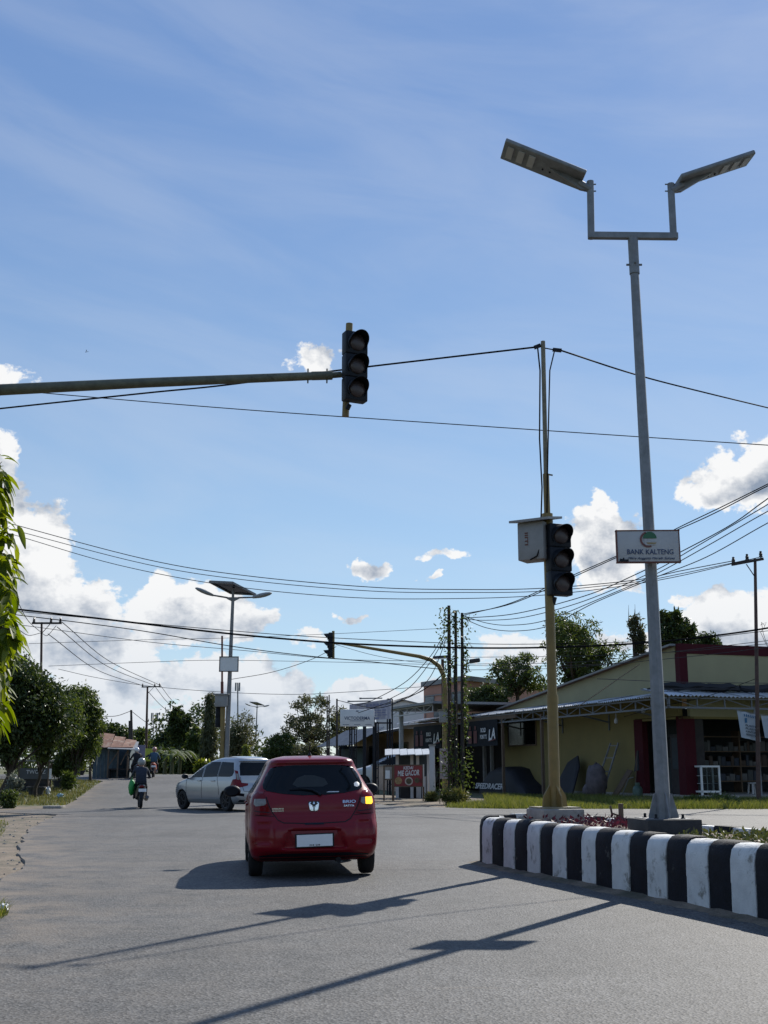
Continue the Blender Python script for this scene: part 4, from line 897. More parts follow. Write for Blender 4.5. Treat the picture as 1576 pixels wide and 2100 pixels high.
def car_body(S, parent, mat, wheels, wr, ww):
    zs = np.concatenate([np.linspace(S.z[0], S.z[-1] - .12, 34 if S.m < 20 else 60), np.linspace(S.z[-1] - .11, S.z[-1], 9)]); b = MB(); n = None
    for z in zs:
        P = S.outline(z, S.m); n = len(P); b.v += [(x, y + (S.bump(x, z) if k <= 2 * S.m else 0), z) for k, (x, y) in enumerate(P)]
    for i in range(len(zs) - 1):
        for k in range(n): a, c = i * n + k, i * n + (k + 1) % n; b.f.append((a, c, c + n, a + n)); b.mi.append(0)
    for base, flip in ((0, True), ((len(zs) - 1) * n, False)):
        ring = [b.v[base + k] for k in range(n)]; zc = ring[0][2]; ci = len(b.v); b.v.append((sum(p[0] for p in ring) / n, sum(p[1] for p in ring) / n, zc + (.006 if not flip else 0)))
        for k in range(n): a, c = base + k, base + (k + 1) % n; b.f.append((c, a, ci) if flip else (a, c, ci)); b.mi.append(0)
    o = b.build('body', mat, parent)
    cut = MB()
    for (wx, wy) in wheels:
        sg_ = 1 if wx > 0 else -1
        cut.lathe([(wr, -.3), (wr, .3)], 40, Matrix.Translation((wx + sg_ * .11, wy, wr - .03)) @ Matrix.Rotation(math.pi / 2, 4, 'Y'))
    co = cut.build('cutter', m_under, parent)
    md = o.modifiers.new('arch', 'BOOLEAN'); md.operation = 'DIFFERENCE'; md.object = co; md.solver = 'EXACT'
    bpy.context.view_layer.update(); dg = bpy.context.evaluated_depsgraph_get(); me = bpy.data.meshes.new_from_object(o.evaluated_get(dg)); o.modifiers.clear(); o.data = me
    bpy.data.objects.remove(co)
    me.polygons.foreach_set('use_smooth', [True] * len(me.polygons)); me.set_sharp_from_angle(angle=R(34))
    if len(me.materials) == 0: me.materials.append(mat)
    for (wx, wy) in wheels:                                # dark lining of the wheel arch
        sg_ = 1 if wx > 0 else -1; b = MB()
        n_ = 20; r_ = wr - .004; zc = wr - .03; zb = S.z[0] + .01; al = math.asin(max(-1, (zb - zc) / r_)); xi, xo = wx - sg_ * .19, wx + sg_ * .06
        arc = [(wy + r_ * math.cos(al + (math.pi - 2 * al) * i / n_), zc + r_ * math.sin(al + (math.pi - 2 * al) * i / n_)) for i in range(n_ + 1)]
        V = [(x, y, z) for y, z in arc for x in (xi, xo)]; b.add(V + [(xi, wy, zb)], [(2 * i, 2 * i + 1, 2 * i + 3, 2 * i + 2) for i in range(n_)] + [(2 * i, 2 * i + 2, 2 * n_ + 2) for i in range(n_)]); b.build('wheel_arch', m_under, parent, smooth=40)
    return o
def patch(S, poly, kind, off, mat, parent, name, step=.04, thick=.006, sgn=1):
    """panel lying on the body: poly in (x,z) for rear/front, (y,z) for a side"""
    b = bmesh.new(); b.faces.new([b.verts.new((p[0], 0, p[1])) for p in poly])
    for ax in (0, 2):
        q = [p[0 if ax == 0 else 1] for p in poly]; v = math.ceil(min(q) / step) * step
        while v < max(q):
            bmesh.ops.bisect_plane(b, geom=list(b.verts) + list(b.edges) + list(b.faces), plane_co=(v, 0, 0) if ax == 0 else (0, 0, v), plane_no=(1, 0, 0) if ax == 0 else (0, 0, 1)); v += step
    r = bmesh.ops.extrude_face_region(b, geom=list(b.faces)); ex = {g for g in r['geom'] if isinstance(g, bmesh.types.BMVert)}
    for v in b.verts:
        o = off if v in ex else off - thick; a, z = v.co.x, v.co.z
        if kind == 'rear': v.co = (a, S.rear(a, z) - o, z)
        elif kind == 'front': v.co = (a, S.front(a, z) + o, z)
        else: v.co = (sgn * (S.side(a, z) + o), a, z)
    bmesh.ops.recalc_face_normals(b, faces=b.faces)
    me = bpy.data.meshes.new(name); b.to_mesh(me); b.free(); me.polygons.foreach_set('use_smooth', [True] * len(me.polygons)); me.set_sharp_from_angle(angle=R(50))
    return link(name, me, mat, parent)
def strip(S, pts, kind, w, off, mat, parent, name, sgn=1):
    """thin line (panel gap) following the body"""
    P = [Vector((p[0], p[1])) for p in pts]; Q = []
    for i in range(len(P) - 1):
        m = max(1, int((P[i + 1] - P[i]).length / .05)); Q += [P[i].lerp(P[i + 1], k / m) for k in range(m)]
    Q.append(P[-1]); b = MB(); V = []
    for i, q in enumerate(Q):
        d = (Q[min(i + 1, len(Q) - 1)] - Q[max(i - 1, 0)]).normalized(); nn = Vector((-d.y, d.x)) * w / 2
        for e, o in ((q + nn, off), (q - nn, off), (q - nn, -.004), (q + nn, -.004)):
            if kind == 'rear': V.append((e.x, S.rear(e.x, e.y) - o, e.y))
            elif kind == 'front': V.append((e.x, S.front(e.x, e.y) + o, e.y))
            else: V.append((sgn * (S.side(e.x, e.y) + o), e.x, e.y))
    fs = [(i * 4 + k, i * 4 + (k + 1) % 4, (i + 1) * 4 + (k + 1) % 4, (i + 1) * 4 + k) for i in range(len(Q) - 1) for k in range(4)]
    b.add(V, fs); return b.build(name, mat, parent)
def wheel(parent, x, y, r, w, rimmat, spokes=7):
    s = 1 if x > 0 else -1; m = Matrix.Translation((x, y, r)) @ Matrix.Rotation(math.pi / 2 * s, 4, 'Y')
    b = MB(); b.lathe([(r * .62, -w / 2), (r * .9, -w / 2), (r * .985, -w * .36), (r, -w * .2), (r, w * .2), (r * .985, w * .36), (r * .9, w / 2), (r * .66, w / 2 - .004), (r * .64, w * .3)], 32, m)
    t = b.build('wheel', m_rubber, parent, smooth=40)
    b = MB(); b.lathe([(r * .655, w * .2), (r * .655, w / 2 - .008), (r * .6, w / 2 - .012), (r * .58, w * .25)], 28, m)
    for k in range(spokes):
        a = 2 * math.pi * k / spokes; c, s_ = math.cos(a), math.sin(a)
        b.beam(m @ Vector((c * .03, s_ * .03, w * .4)), m @ Vector((c * r * .61, s_ * r * .61, w * .38)), .05, .02)
    b.lathe([(.0, w * .42), (.07, w * .42), (.07, w * .3)], 14, m); b.build('rim', rimmat, t, smooth=40)
    b = MB(); b.lathe([(r * .6, w * .12), (r * .6, w * .16)], 20, m); b.build('brake_disc', m_under, t)
    return t
def mirror(parent, x, y, z, mat, s, back=True):
    b = MB(); b.sphere((x, y, z), (.125, .06, .082), 14, 9); o = b.build('mirror', mat, parent, smooth=60)
    b = MB(); b.beam((x - s * .07, y + .02, z - .045), (x - s * .17, y + .05, z - .06), .03, .04); b.build('mirror_arm', mat, o)
    b = MB(); b.lathe([(0, 0), (1, 0), (1, .004), (0, .004)], 18, Matrix.Translation((x, y - .057, z)) @ Matrix.Diagonal((.09, 1, .058, 1)) @ Matrix.Rotation(math.pi / 2, 4, 'X')); b.build('mirror_glass', m_black, o)
    return o

# --- red hatchback
SH = Shape([(.20, .74, -1.60, 1.70), (.26, .80, -1.80, 1.80), (.36, .83, -1.86, 1.88), (.50, .845, -1.87, 1.9), (.62, .845, -1.85, 1.88), (.69, .84, -1.80, 1.86), (.77, .84, -1.755, 1.80), (.90, .835, -1.73, 1.55), (.99, .82, -1.70, 1.1),
            (1.06, .765, -1.64, .92), (1.16, .705, -1.57, .78), (1.28, .64, -1.485, .6), (1.36, .60, -1.42, .45), (1.40, .585, -1.43, .38), (1.43, .57, -1.47, .3), (1.455, .54, -1.40, .15), (1.475, .47, -1.25, 0), (1.487, .36, -1.0, -.25)], c=.36, n=3.8, ks=.955)
def _bump(x, z):
    a = abs(x); st = lambda v, lo, hi: ss((v - lo) / (hi - lo))
    hw = .31 + (.60 - z) * .45
    d = .042 * (1 - st(a, hw - .035, hw + .012)) * st(z, .35, .385) * (1 - st(z, .575, .605))
    d += .030 * st(a, .50, .55) * (1 - st(a, .69, .73)) * st(z, .40, .46) * (1 - st(z, .66, .70))
    d += .03 * (1 - st(z, .30, .335)) * (1 - st(a, .55, .7))
    d -= .014 * math.exp(-((z - .735) / .022) ** 2) * (1 - st(a, .38, .5))
    d += .010 * math.exp(-((z - .80) / .05) ** 2) * (1 - st(a, .4, .55))
    return d
SH.bump = _bump; SH.m = 34
ra = (gp(515, 1793) + gp(764, 1782)) / 2
car_y = 15.6; car_x = at(638, 1786, car_y).x
RZ = R(7.5); fwd = Vector((-math.sin(RZ), math.cos(RZ), 0)); cpos = Vector((car_x, car_y, 0)) + fwd * 1.15
red = thing('hatchback_car', 'dark red hatchback with its right indicator lit, waiting in the middle of the road', 'car', (cpos.x, cpos.y, .0), RZ, roll=R(-.9))
WH = [(-.70, -1.17), (.70, -1.17), (-.70, 1.2), (.70, 1.2)]
car_body(SH, red, m_redpaint, WH, .325, .2)
for x, y in WH: wheel(red, x + (.005 if x > 0 else -.005), y, .285, .175, m_rim)
b = MB(); b.bb(-.6, .6, -1.55, 1.5, .2, .3); b.bb(-.60, .60, -1.21, -1.13, .19, .27); b.tube([(.3, -1.75, .22), (.3, -.5, .22)], .035, 8); b.build('underbody', m_under, red)
gl_poly = [(.965 * x_, z_) for x_, z_ in [(-.655, 1.14), (-.648, 1.085), (-.60, 1.055), (-.4, 1.02), (-.15, 1.0), (.15, 1.0), (.4, 1.02), (.60, 1.055), (.648, 1.085), (.655, 1.14), (.61, 1.25), (.545, 1.335), (.48, 1.355), (.25, 1.368), (-.25, 1.368), (-.48, 1.355), (-.545, 1.335), (-.61, 1.25)]]
rw = patch(SH, gl_poly, 'rear', .005, m_glass, red, 'rear_window')
def onrear(S, off=.008): return lambda p: (p[0], S.rear(float(p[0]), float(p[2])) - off - float(p[1]) * 0 , p[2])
# pale seat backs and headrests showing dimly in the glass
patch(SH, [(.525, 1.10), (.56, 1.09), (.59, 1.105), (.595, 1.13), (.575, 1.15), (.54, 1.15), (.52, 1.13)], 'rear', .008, m_white, rw, 'sticker', .05)
patch(SH, [(.16, 1.03), (.32, 1.03), (.32, 1.042), (.19, 1.042)], 'rear', .007, m_letter_white, rw, 'sticker', .05)
patch(SH, [(-.26, 1.13), (-.2, 1.1), (.12, 1.1), (.19, 1.13), (.15, 1.2), (.02, 1.24), (-.1, 1.245), (-.2, 1.21)], 'rear', .0066, m_silhouette, rw, 'seat_silhouette', .06)
# wiper
b = MB(); pts = [(.09, 1.0), (.05, 1.03), (-.02, 1.065), (-.16, 1.085), (-.3, 1.08)]
b.tube([(x, SH.rear(x, z) - .03, z) for x, z in pts], [.020, .014, .012, .009, .006], 8); b.build('rear_wiper', m_black, red, smooth=50)
# tailgate gap, bumper gap
tg = [(-.61, 1.06), (-.59, .98), (-.555, .88), (-.51, .79), (-.45, .71), (-.38, .675), (0, .66), (.38, .675), (.45, .71), (.51, .79), (.555, .88), (.59, .98), (.61, 1.06)]
strip(SH, tg, 'rear', .012, .0022, m_seam, red, 'tailgate_gap')
strip(SH, [(-.50, .755), (-.62, .76), (-.72, .765), (-.785, .77)], 'rear', .008, .0022, m_seam, red, 'bumper_gap'); strip(SH, [(.50, .755), (.62, .76), (.72, .765), (.785, .77)], 'rear', .008, .0022, m_seam, red, 'bumper_gap')
patch(SH, [(-.12, .648), (.12, .648), (.11, .672), (-.11, .672)], 'rear', .004, m_black, red, 'tailgate_handle')
# shut line crease of the tailgate and spoiler
patch(SH, [(-.535, 1.392), (.535, 1.392), (.525, 1.435), (-.525, 1.435)], 'rear', .03, m_redpaint, red, 'spoiler', .04, .06)
patch(SH, [(-.12, 1.38), (.12, 1.38), (.12, 1.39), (-.12, 1.39)], 'rear', .02, m_redlens, red, 'brake_light', .05, .04)
# lamps
for s in (-1, 1):
    P = [(.57, .885), (.60, .97), (.625, 1.045), (.70, 1.055), (.735, 1.035), (.772, .97), (.785, .90), (.79, .80), (.75, .775), (.60, .77), (.525, .785)]
    tlp = patch(SH, [(s * x, z) for x, z in P], 'rear', .012, m_redlens, red, 'tail_lamp', .03, .016)
    Q = [(.59, .905), (.60, .965), (.735, .965), (.745, .90), (.72, .875), (.62, .885)]
    patch(SH, [(s * x, z) for x, z in Q], 'rear', .016, m_clearlens, tlp, 'reversing_lamp', .03)
    if s > 0: patch(SH, [(.655, .882), (.655, .967), (.742, .967), (.75, .90), (.735, .878)], 'rear', .021, m_amber, tlp, 'indicator', .03)['label'] = 'lit amber indicator'
    strip(SH, [(s * x, z) for x, z in [(.55, .80), (.68, .81), (.785, .83)]], 'rear', .01, .014, m_black, tlp, 'lamp_gap')
    # bumper reflector recess and lower trim
    patch(SH, [(s * .70, .42), (s * .76, .44), (s * .76, .47), (s * .70, .45)], 'rear', .004, m_redlens, red, 'reflector')
patch(SH, [(-.66, .235), (.66, .235), (.68, .285), (.4, .31), (-.4, .31), (-.68, .285)], 'rear', .006, m_black, red, 'lower_bumper_trim')
pl = MB(); pm = Matrix.Translation((0, SH.rear(0, .46) - .02, .462)) @ Matrix.Rotation(R(-1), 4, 'Y')
pl.box((0, 0, 0), (.475, .02, .165)); po = pl.build('plate_holder', m_black, red, xf=pm)
pl = MB(); pl.box((0, -.012, .0), (.44, .008, .14)); pp = pl.build('number_plate', m_plate, po, xf=pm)
text(('04·29', 0.0, 0), pm @ Vector((.0, -.016, -.054)), (1, 0, 0), (0, 0, 1), .13, .02, m_letter_black, pp)
# badges
def badge(words, x, z, W, H, mat=m_chrome): return text(words, (x, 0, z), (1, 0, 0), (0, 0, 1), W, H, mat, red, .004, 'badge', surf=lambda p: (p[0], SH.rear(float(p[0]), float(p[2])) - .004 + float(p[1]), p[2]))
badge(('BRIO', 0.0, .012), .445, .915, .165, .036); badge(('SATYA', 0.0, .01), .44, .865, .13, .024)
for z, hh in ((.842, .018), (.816, .014)):
    bb_ = MB(); b2 = []
    for k in range(9):
        x = -.51 + k * .016; bb_.box((x, SH.rear(x, z) - .004, z), (.011, .005, hh))
    bb_.build('badge', m_chrome, red)
def plate_on(poly, off, mat, name): patch(SH, poly, 'rear', off, mat, red, name, .06, .004)
plate_on([(-.066, .925), (.066, .925), (.07, .905), (.055, .82), (.04, .805), (-.04, .805), (-.055, .82), (-.07, .905)], .004, m_darkgrey, 'emblem_base')
for s in (-1, 1):
    plate_on([(s * .008, .81), (s * .038, .812), (s * .052, .83), (s * .064, .90), (s * .05, .918), (s * .034, .914), (s * .05, .895), (s * .02, .875), (s * .02, .85), (s * .008, .87)], .010, m_chrome, 'emblem')
plate_on([(-.014, .90), (0, .925), (.014, .90), (0, .888)], .010, m_chrome, 'emblem')
# side glass, gaps
for s in (-1, 1):
    patch(SH, [(-1.02, 1.03), (-.06, 1.0), (-.06, 1.38), (-.75, 1.39), (-.98, 1.2)], 'side', .004, m_glass, red, 'side_window', .06, .006, s)
    patch(SH, [(.0, 1.0), (.78, 1.0), (.45, 1.33), (.2, 1.385), (.0, 1.385)], 'side', .004, m_glass, red, 'side_window', .06, .006, s)
    strip(SH, [(-.03, 1.38), (-.03, .3)], 'side', .009, .004, m_seam, red, 'door_gap', s); strip(SH, [(-1.0, .98), (-.82, .7), (-.85, .55)], 'side', .009, .004, m_seam, red, 'door_gap', s)
    for yh in (-.78, .25):
        b = MB(); b.box((s * (SH.side(yh, .88) + .018), yh, .88), (.03, .18, .03)); b.build('door_handle', m_redpaint, red, bevel=.008)
    mirror(red, s * 1.0, .72, 1.02, m_black, s)
patch(SH, [(-.55, 1.03), (.55, 1.03), (.45, 1.33), (-.45, 1.33)], 'front', .004, m_glass, red, 'windscreen')
for s in (-1, 1): patch(SH, [(s * .45, .66), (s * .75, .68), (s * .74, .8), (s * .5, .74)], 'front', .005, m_clearlens, red, 'headlight')
b = MB(); b.lathe([(.03, 0), (.022, .02), (.012, .04), (.01, .05)], 10, Matrix.Translation((0, -1.0, 1.485))); b.tube([(0, -1.0, 1.52), (0, -1.06, 1.66)], [.009, .005], 6); b.build('antenna', m_black, red, smooth=50)

# --- silver minivan
SV = Shape([(.22, .72, -1.9, 1.9), (.30, .78, -2.04, 2.02), (.42, .815, -2.09, 2.08), (.6, .83, -2.09, 2.09), (.75, .83, -2.05, 2.05), (.86, .825, -2.0, 1.93), (.95, .815, -1.99, 1.6), (1.02, .80, -1.97, 1.28), (1.10, .785, -1.95, 1.08), (1.25, .74, -1.91, .82), (1.40, .69, -1.86, .52),
            (1.52, .645, -1.81, .2), (1.6, .60, -1.8, -.1), (1.65, .54, -1.74, -.4), (1.68, .45, -1.6, -.6), (1.695, .3, -1.35, -.8)], c=.30, n=3.6)
vr = gp(467, 1664); vh = R(40); vf = Vector((-math.sin(vh), math.cos(vh), 0)); vl = Vector((-math.cos(vh), -math.sin(vh), 0))
vc = vr - vl * .72 + vf * 1.36
van = thing('minivan', 'silver minivan turning left across the junction, tail towards the red car', 'minivan', (vc.x, vc.y, .0), vh)
WV = [(-.72, -1.36), (.72, -1.36), (-.72, 1.3), (.72, 1.3)]
car_body(SV, van, m_silver, WV, .345, .2)
for x, y in WV: wheel(van, x, y, .305, .18, m_rim)
b = MB(); b.bb(-.6, .6, -1.75, 1.7, .22, .32); b.build('underbody', m_under, van)
for s in (-1, 1):
    patch(SV, [(-1.68, 1.09), (-1.72, 1.2), (-1.55, 1.5), (-.86, 1.525), (-.86, 1.06), (-1.55, 1.06)], 'side', .004, m_glass, van, 'side_window', .06, .006, s)
    patch(SV, [(-.80, 1.06), (.02, 1.04), (.02, 1.525), (-.80, 1.525)], 'side', .004, m_glass, van, 'side_window', .06, .006, s)
    patch(SV, [(.10, 1.04), (.98, 1.03), (.9, 1.12), (.55, 1.36), (.28, 1.5), (.10, 1.525)], 'side', .004, m_glass, van, 'side_window', .06, .006, s)
    for pts in ([(.06, 1.5), (.06, .35)], [(-.83, 1.5), (-.83, 1.0), (-.95, .75), (-.98, .5)], [(1.02, 1.02), (1.02, .35)]): strip(SV, pts, 'side', .012, .0045, m_seam, van, 'door_gap', s)
    strip(SV, [(-.9, .36), (.9, .36)], 'side', .03, .012, m_silver, van, 'side_sill', s)
    for yh in (-.62, .22): b = MB(); b.box((s * (SV.side(yh, .93) + .018), yh, .93), (.03, .19, .035)); b.build('door_handle', m_silver, van, bevel=.008)
    mirror(van, s * .93, .95, 1.06, m_darkgrey, s)
    tlv = patch(SV, [(s * .68, 1.24), (s * .735, 1.26), (s * .75, 1.08), (s * .785, .86), (s * .79, .74), (s * .66, .75), (s * .42, .80), (s * .40, .86), (s * .62, .88), (s * .67, 1.0)], 'rear', .012, m_redlens, van, 'tail_lamp', .03, .014)
    patch(SV, [(s * .685, 1.16), (s * .74, 1.16), (s * .75, .98), (s * .69, .97)], 'rear', .018, m_clearlens, tlv, 'indicator', .03)
    patch(SV, [(-1.90, .74), (-1.70, .72), (-1.64, .76), (-1.76, .98), (-1.9, 1.0)], 'side', .010, m_redlens, tlv, 'lamp_wing', .03, .010, s)
patch(SV, [(-.64, 1.10), (.64, 1.10), (.60, 1.40), (.54, 1.50), (-.54, 1.50), (-.60, 1.40)], 'rear', .005, m_glass, van, 'rear_window')
patch(SV, [(-.58, 1.545), (.58, 1.545), (.56, 1.6), (-.56, 1.6)], 'rear', .07, m_silver, van, 'spoiler', .05, .1)
strip(SV, [(-.64, 1.06), (-.62, .8), (-.58, .62), (.58, .62), (.62, .8), (.64, 1.06)], 'rear', .012, .0045, m_seam, van, 'tailgate_gap')
patch(SV, [(-.24, .68), (.24, .68), (.24, .82), (-.24, .82)], 'rear', .012, m_black, van, 'number_plate', .08)
patch(SV, [(-.72, .30), (.72, .30), (.7, .36), (-.7, .36)], 'rear', .006, m_black, van, 'lower_bumper_trim')
patch(SV, [(-.68, 1.08), (.68, 1.08), (.6, 1.45), (-.6, 1.45)], 'front', .004, m_glass, van, 'windscreen')
for s in (-1, 1): patch(SV, [(s * .45, .72), (s * .78, .74), (s * .78, .88), (s * .5, .84)], 'front', .006, m_clearlens, van, 'headlight')

# ------------------------------------------------------------------ riders on scooters
m_skin = M('skin', (.22, .12, .075), .6); m_jacketblue = M('dark blue jacket', (.022, .028, .046), .85, 0, .25, 12); m_jacketblack = M('black jacket', (.012, .012, .016), .8); m_shirt = M('teal shirt', (.05, .10, .15), .8, 0, .2, 10)
m_trousers = M('dark trousers', (.02, .02, .026), .85); m_helmetgrey = M('scuffed grey helmet', (.25, .26, .25), .3, 0, .2, 10, coat=.4); m_helmetwhite = M('white helmet', (.7, .7, .7), .25, 0, .05, 8, coat=.4); m_helmetpink = M('pale red helmet', (.42, .2, .16), .3, coat=.4)
m_scblack = M('black scooter plastic', (.012, .012, .014), .3, 0, .2, 10, coat=.4); m_scred = M('orange red scooter plastic', (.42, .10, .06), .3, coat=.4); m_scgrey = M('grey scooter plastic', (.06, .06, .07), .35, coat=.3)
m_bag = M('bright green bag', (.02, .26, .05), .55, 0, .15, 9)
def person(label, loc, rz, top, legs, helmet, lean=.1, group=None):
    t = thing('person', label, 'person', loc, rz, group)
    V = []; Rr = []; E = []
    def v(p, r, par=None):
        V.append(p); Rr.append(r); i = len(V) - 1
        if par is not None: E.append((par, i))
        return i
    pel = v((0, -.12, .80), .165); sp = v((0, -.10 + lean * .4, 1.0), .155, pel); ch = v((0, -.08 + lean, 1.2), .175, sp); nk = v((0, -.05 + lean * 1.1, 1.36), .075, ch); hd = v((0, -.02 + lean * 1.2, 1.50), .095, nk)
    for s in (-1, 1):
        sh = v((s * .185, -.07 + lean, 1.29), .075, ch); el = v((s * .29, .08 + lean, 1.06), .056, sh); wr = v((s * .30, .36, 1.0), .038, el); pm_ = v((s * .30, .43, 1.0), .036, wr)
        for f in range(4): k = v((s * (.27 + .022 * f), .475, 1.015), .012, pm_); v((s * (.27 + .022 * f), .48, .975), .010, k)
        k = v((s * .26, .44, .985), .012, pm_); v((s * .25, .465, .96), .010, k)
        hp = v((s * .11, -.05, .79), .115, pel); kn_ = v((s * .19, .36, .70), .075, hp); an = v((s * .19, .26, .36), .048, kn_); v((s * .20, .40, .31), .045, an)
    me = bpy.data.meshes.new('body'); me.from_pydata(V, E, []); o = bpy.data.objects.new('body', me); COL.objects.link(o)
    sk = o.modifiers.new('skin', 'SKIN'); sk.use_smooth_shade = True
    for i, r in enumerate(Rr): me.skin_vertices[0].data[i].radius = (r, r * .85)
    me.skin_vertices[0].data[0].use_root = True
    ssf = o.modifiers.new('sub', 'SUBSURF'); ssf.levels = 1; ssf.render_levels = 1
    bpy.context.view_layer.update(); me2 = bpy.data.meshes.new_from_object(o.evaluated_get(bpy.context.evaluated_depsgraph_get())); bpy.data.objects.remove(o)
    me2.materials.clear(); [me2.materials.append(q) for q in (top, legs, m_skin, m_black)]
    for p in me2.polygons:
        c = p.center; p.use_smooth = True
        p.material_index = 3 if c.z < .37 else 2 if (c.z > 1.38 or (c.y > .38 and c.z > .9)) else 1 if c.z < .86 else 0
    link('body', me2, None, t)
    hc = Vector((0, .0 + lean * 1.2, 1.53)); b = MB(); b.sphere(hc, (.135, .155, .145), 16, 10); hl = b.build('helmet', helmet, t, smooth=60)
    b = MB(); b.sphere(hc + Vector((0, .045, -.01)), (.118, .125, .085), 14, 8); b.build('visor', m_glass, hl, smooth=60)
    for s in (-1, 1):   # eyes and nose behind the visor
        b = MB(); b.sphere((s * .035, hc.y + .085, 1.515), .013, 8, 6); b.build('eye', m_white, t)
    b = MB(); b.sphere((0, hc.y + .1, 1.485), (.014, .02, .022), 8, 6); b.build('nose', m_skin, t, smooth=60)
    return t
def scooter(label, loc, rz, mat, plate=True):
    t = thing('motor_scooter', label, 'motor scooter', loc, rz, 'scooters on the far road')
    for y, nm in ((-.62, 'rear_wheel'), (.62, 'front_wheel')):
        b = MB(); m = Matrix.Translation((0, y, .27)) @ Matrix.Rotation(math.pi / 2, 4, 'Y'); w = .11 if y < 0 else .09
        b.lathe([(.16, -w / 2), (.22, -w / 2), (.262, -w * .3), (.27, 0), (.262, w * .3), (.22, w / 2), (.16, w / 2)], 24, m); o = b.build(nm, m_rubber, t, smooth=40)
        b = MB(); b.lathe([(.03, -.07), (.03, .07)], 10, m); [b.beam(m @ Vector((0, 0, 0)), m @ Vector((.165 * math.cos(a), .165 * math.sin(a), 0)), .03, .03) for a in np.arange(5) * 1.2566]; b.build('rim', m_scgrey, o)
    b = MB(); V = []
    secs = [(-.82, .05, .70, .78), (-.7, .12, .62, .80), (-.45, .16, .42, .78), (-.1, .17, .34, .76), (.05, .17, .26, .40), (.32, .17, .26, .36)]
    for y, w, z0, z1 in secs:
        for k in range(10): a = 2 * math.pi * k / 10; V.append((w * math.copysign(abs(math.cos(a)) ** .7, math.cos(a)), y, (z0 + z1) / 2 + (z1 - z0) / 2 * math.copysign(abs(math.sin(a)) ** .7, math.sin(a))))
    b.add(V, [(i * 10 + k, i * 10 + (k + 1) % 10, (i + 1) * 10 + (k + 1) % 10, (i + 1) * 10 + k) for i in range(5) for k in range(10)] + [tuple(range(10))[::-1], tuple(range(50, 60))]); b.build('body_panel', mat, t, smooth=50)
    b = MB(); b.prism([(-.17, .34, .3), (.17, .34, .3), (.2, .52, .72), (.13, .52, .98), (-.13, .52, .98), (-.2, .52, .72)], (0, .07, .02)); b.build('leg_shield', mat, t, bevel=.02)
    b = MB(); b.prism([(0 - .13, -.62, .79), (.13, -.62, .79), (.15, 0, .77), (-.15, 0, .77)], (0, 0, .06)); b.build('seat', m_black, t, bevel=.02)
    b = MB(); b.tube([(-.36, .42, 1.02), (-.12, .5, 1.0), (.12, .5, 1.0), (.36, .42, 1.02)], .018, 8); b.tube([(0, .5, 1.0), (0, .60, .5), (0, .62, .27)], .035, 8); b.build('handlebar', m_black, t, smooth=50)
    b = MB(); b.prism([(-.07, .4, .56), (.07, .4, .56), (.07, .85, .5), (-.07, .85, .5)], (0, 0, .03)); b.build('mudguard', mat, t)
    for s in (-1, 1):
        b = MB(); b.tube([(s * .27, .46, 1.02), (s * .33, .46, 1.2)], .008, 6); b.sphere((s * .35, .46, 1.23), (.055, .015, .04), 10, 6); b.build('mirror', m_black, t, smooth=50)
    b = MB(); b.box((0, -.825, .72), (.16, .04, .07)); b.build('tail_light', m_redlens, t, bevel=.01)
    b = MB(); b.box((.03, -.83, .60), (.26, .012, .1)); b.build('number_plate', m_plate, t)
    b = MB(); b.prism([(-.06, -.8, .65), (.06, -.8, .65), (.06, -.9, .34), (-.06, -.9, .34)], (0, .015, 0)); b.build('rear_mudflap', m_black, t)
    b = MB(); b.tube([(.17, -.15, .28), (.19, -.5, .3), (.2, -.85, .38)], [.04, .06, .055], 10); b.build('exhaust', m_scgrey, t, smooth=50)
    return t
def rider(px, py, Y, rz, *a): p = at(px, py, Y); return (p.x, p.y, T(p.x, p.y))
q = gp(287, 1657); Yb = q.y; P = (q.x, q.y, T(q.x, q.y)); rz = R(14)
scooter('black scooter carrying a rider with a green bag, nearest of the three', P, rz, m_scblack)
person('person in dark blue jacket and scuffed grey helmet on the nearest scooter', P, rz, m_jacketblue, m_trousers, m_helmetgrey, .06)
g_ = thing('bag', 'bright green bag hanging at the left side of the nearest scooter', 'bag', Vector(P) + Matrix.Rotation(rz, 3, 'Z') @ Vector((-.30, -.02, .42)), rz)
b = MB(); b.sphere((0, 0, .26), (.11, .17, .27), 12, 8, .06, random.Random(4)); b.build('bag_body', m_bag, g_, smooth=60); b = MB(); b.tube([(0, -.08, .48), (0, -.05, .60), (0, .05, .60), (0, .08, .48)], .012, 6); b.build('bag_strap', m_bag, g_, smooth=60)
def far_spot(px, py):
    lo, hi = 45.0, 85.0
    for _ in range(40):
        m_ = (lo + hi) / 2; p = at(px, py, m_)
        if p.z > T(p.x, p.y): lo = m_
        else: hi = m_
    p = at(px, py, lo); return (p.x, p.y, T(p.x, p.y))
for px, py, rz, sm, tp, hm, sl_, pl_ in ((279, 1597, R(20), m_scgrey, m_jacketblack, m_helmetwhite, 'grey scooter ahead of the nearest one, under the white-helmeted rider', 'person in black jacket and white helmet on a far scooter'),
                                         (315, 1594, R(8), m_scred, m_shirt, m_helmetpink, 'orange-red scooter farthest along the road, right of the tall pole', 'person in teal shirt and pale red helmet on the orange-red scooter')):
    P = far_spot(px, py); P = (P[0], min(P[1], 68.0), 0); P = at(px, py, P[1]); P = (P.x, P.y, T(P.x, P.y))
    scooter(sl_, P, rz, sm); person(pl_, P, rz, tp, m_trousers, hm, .06)

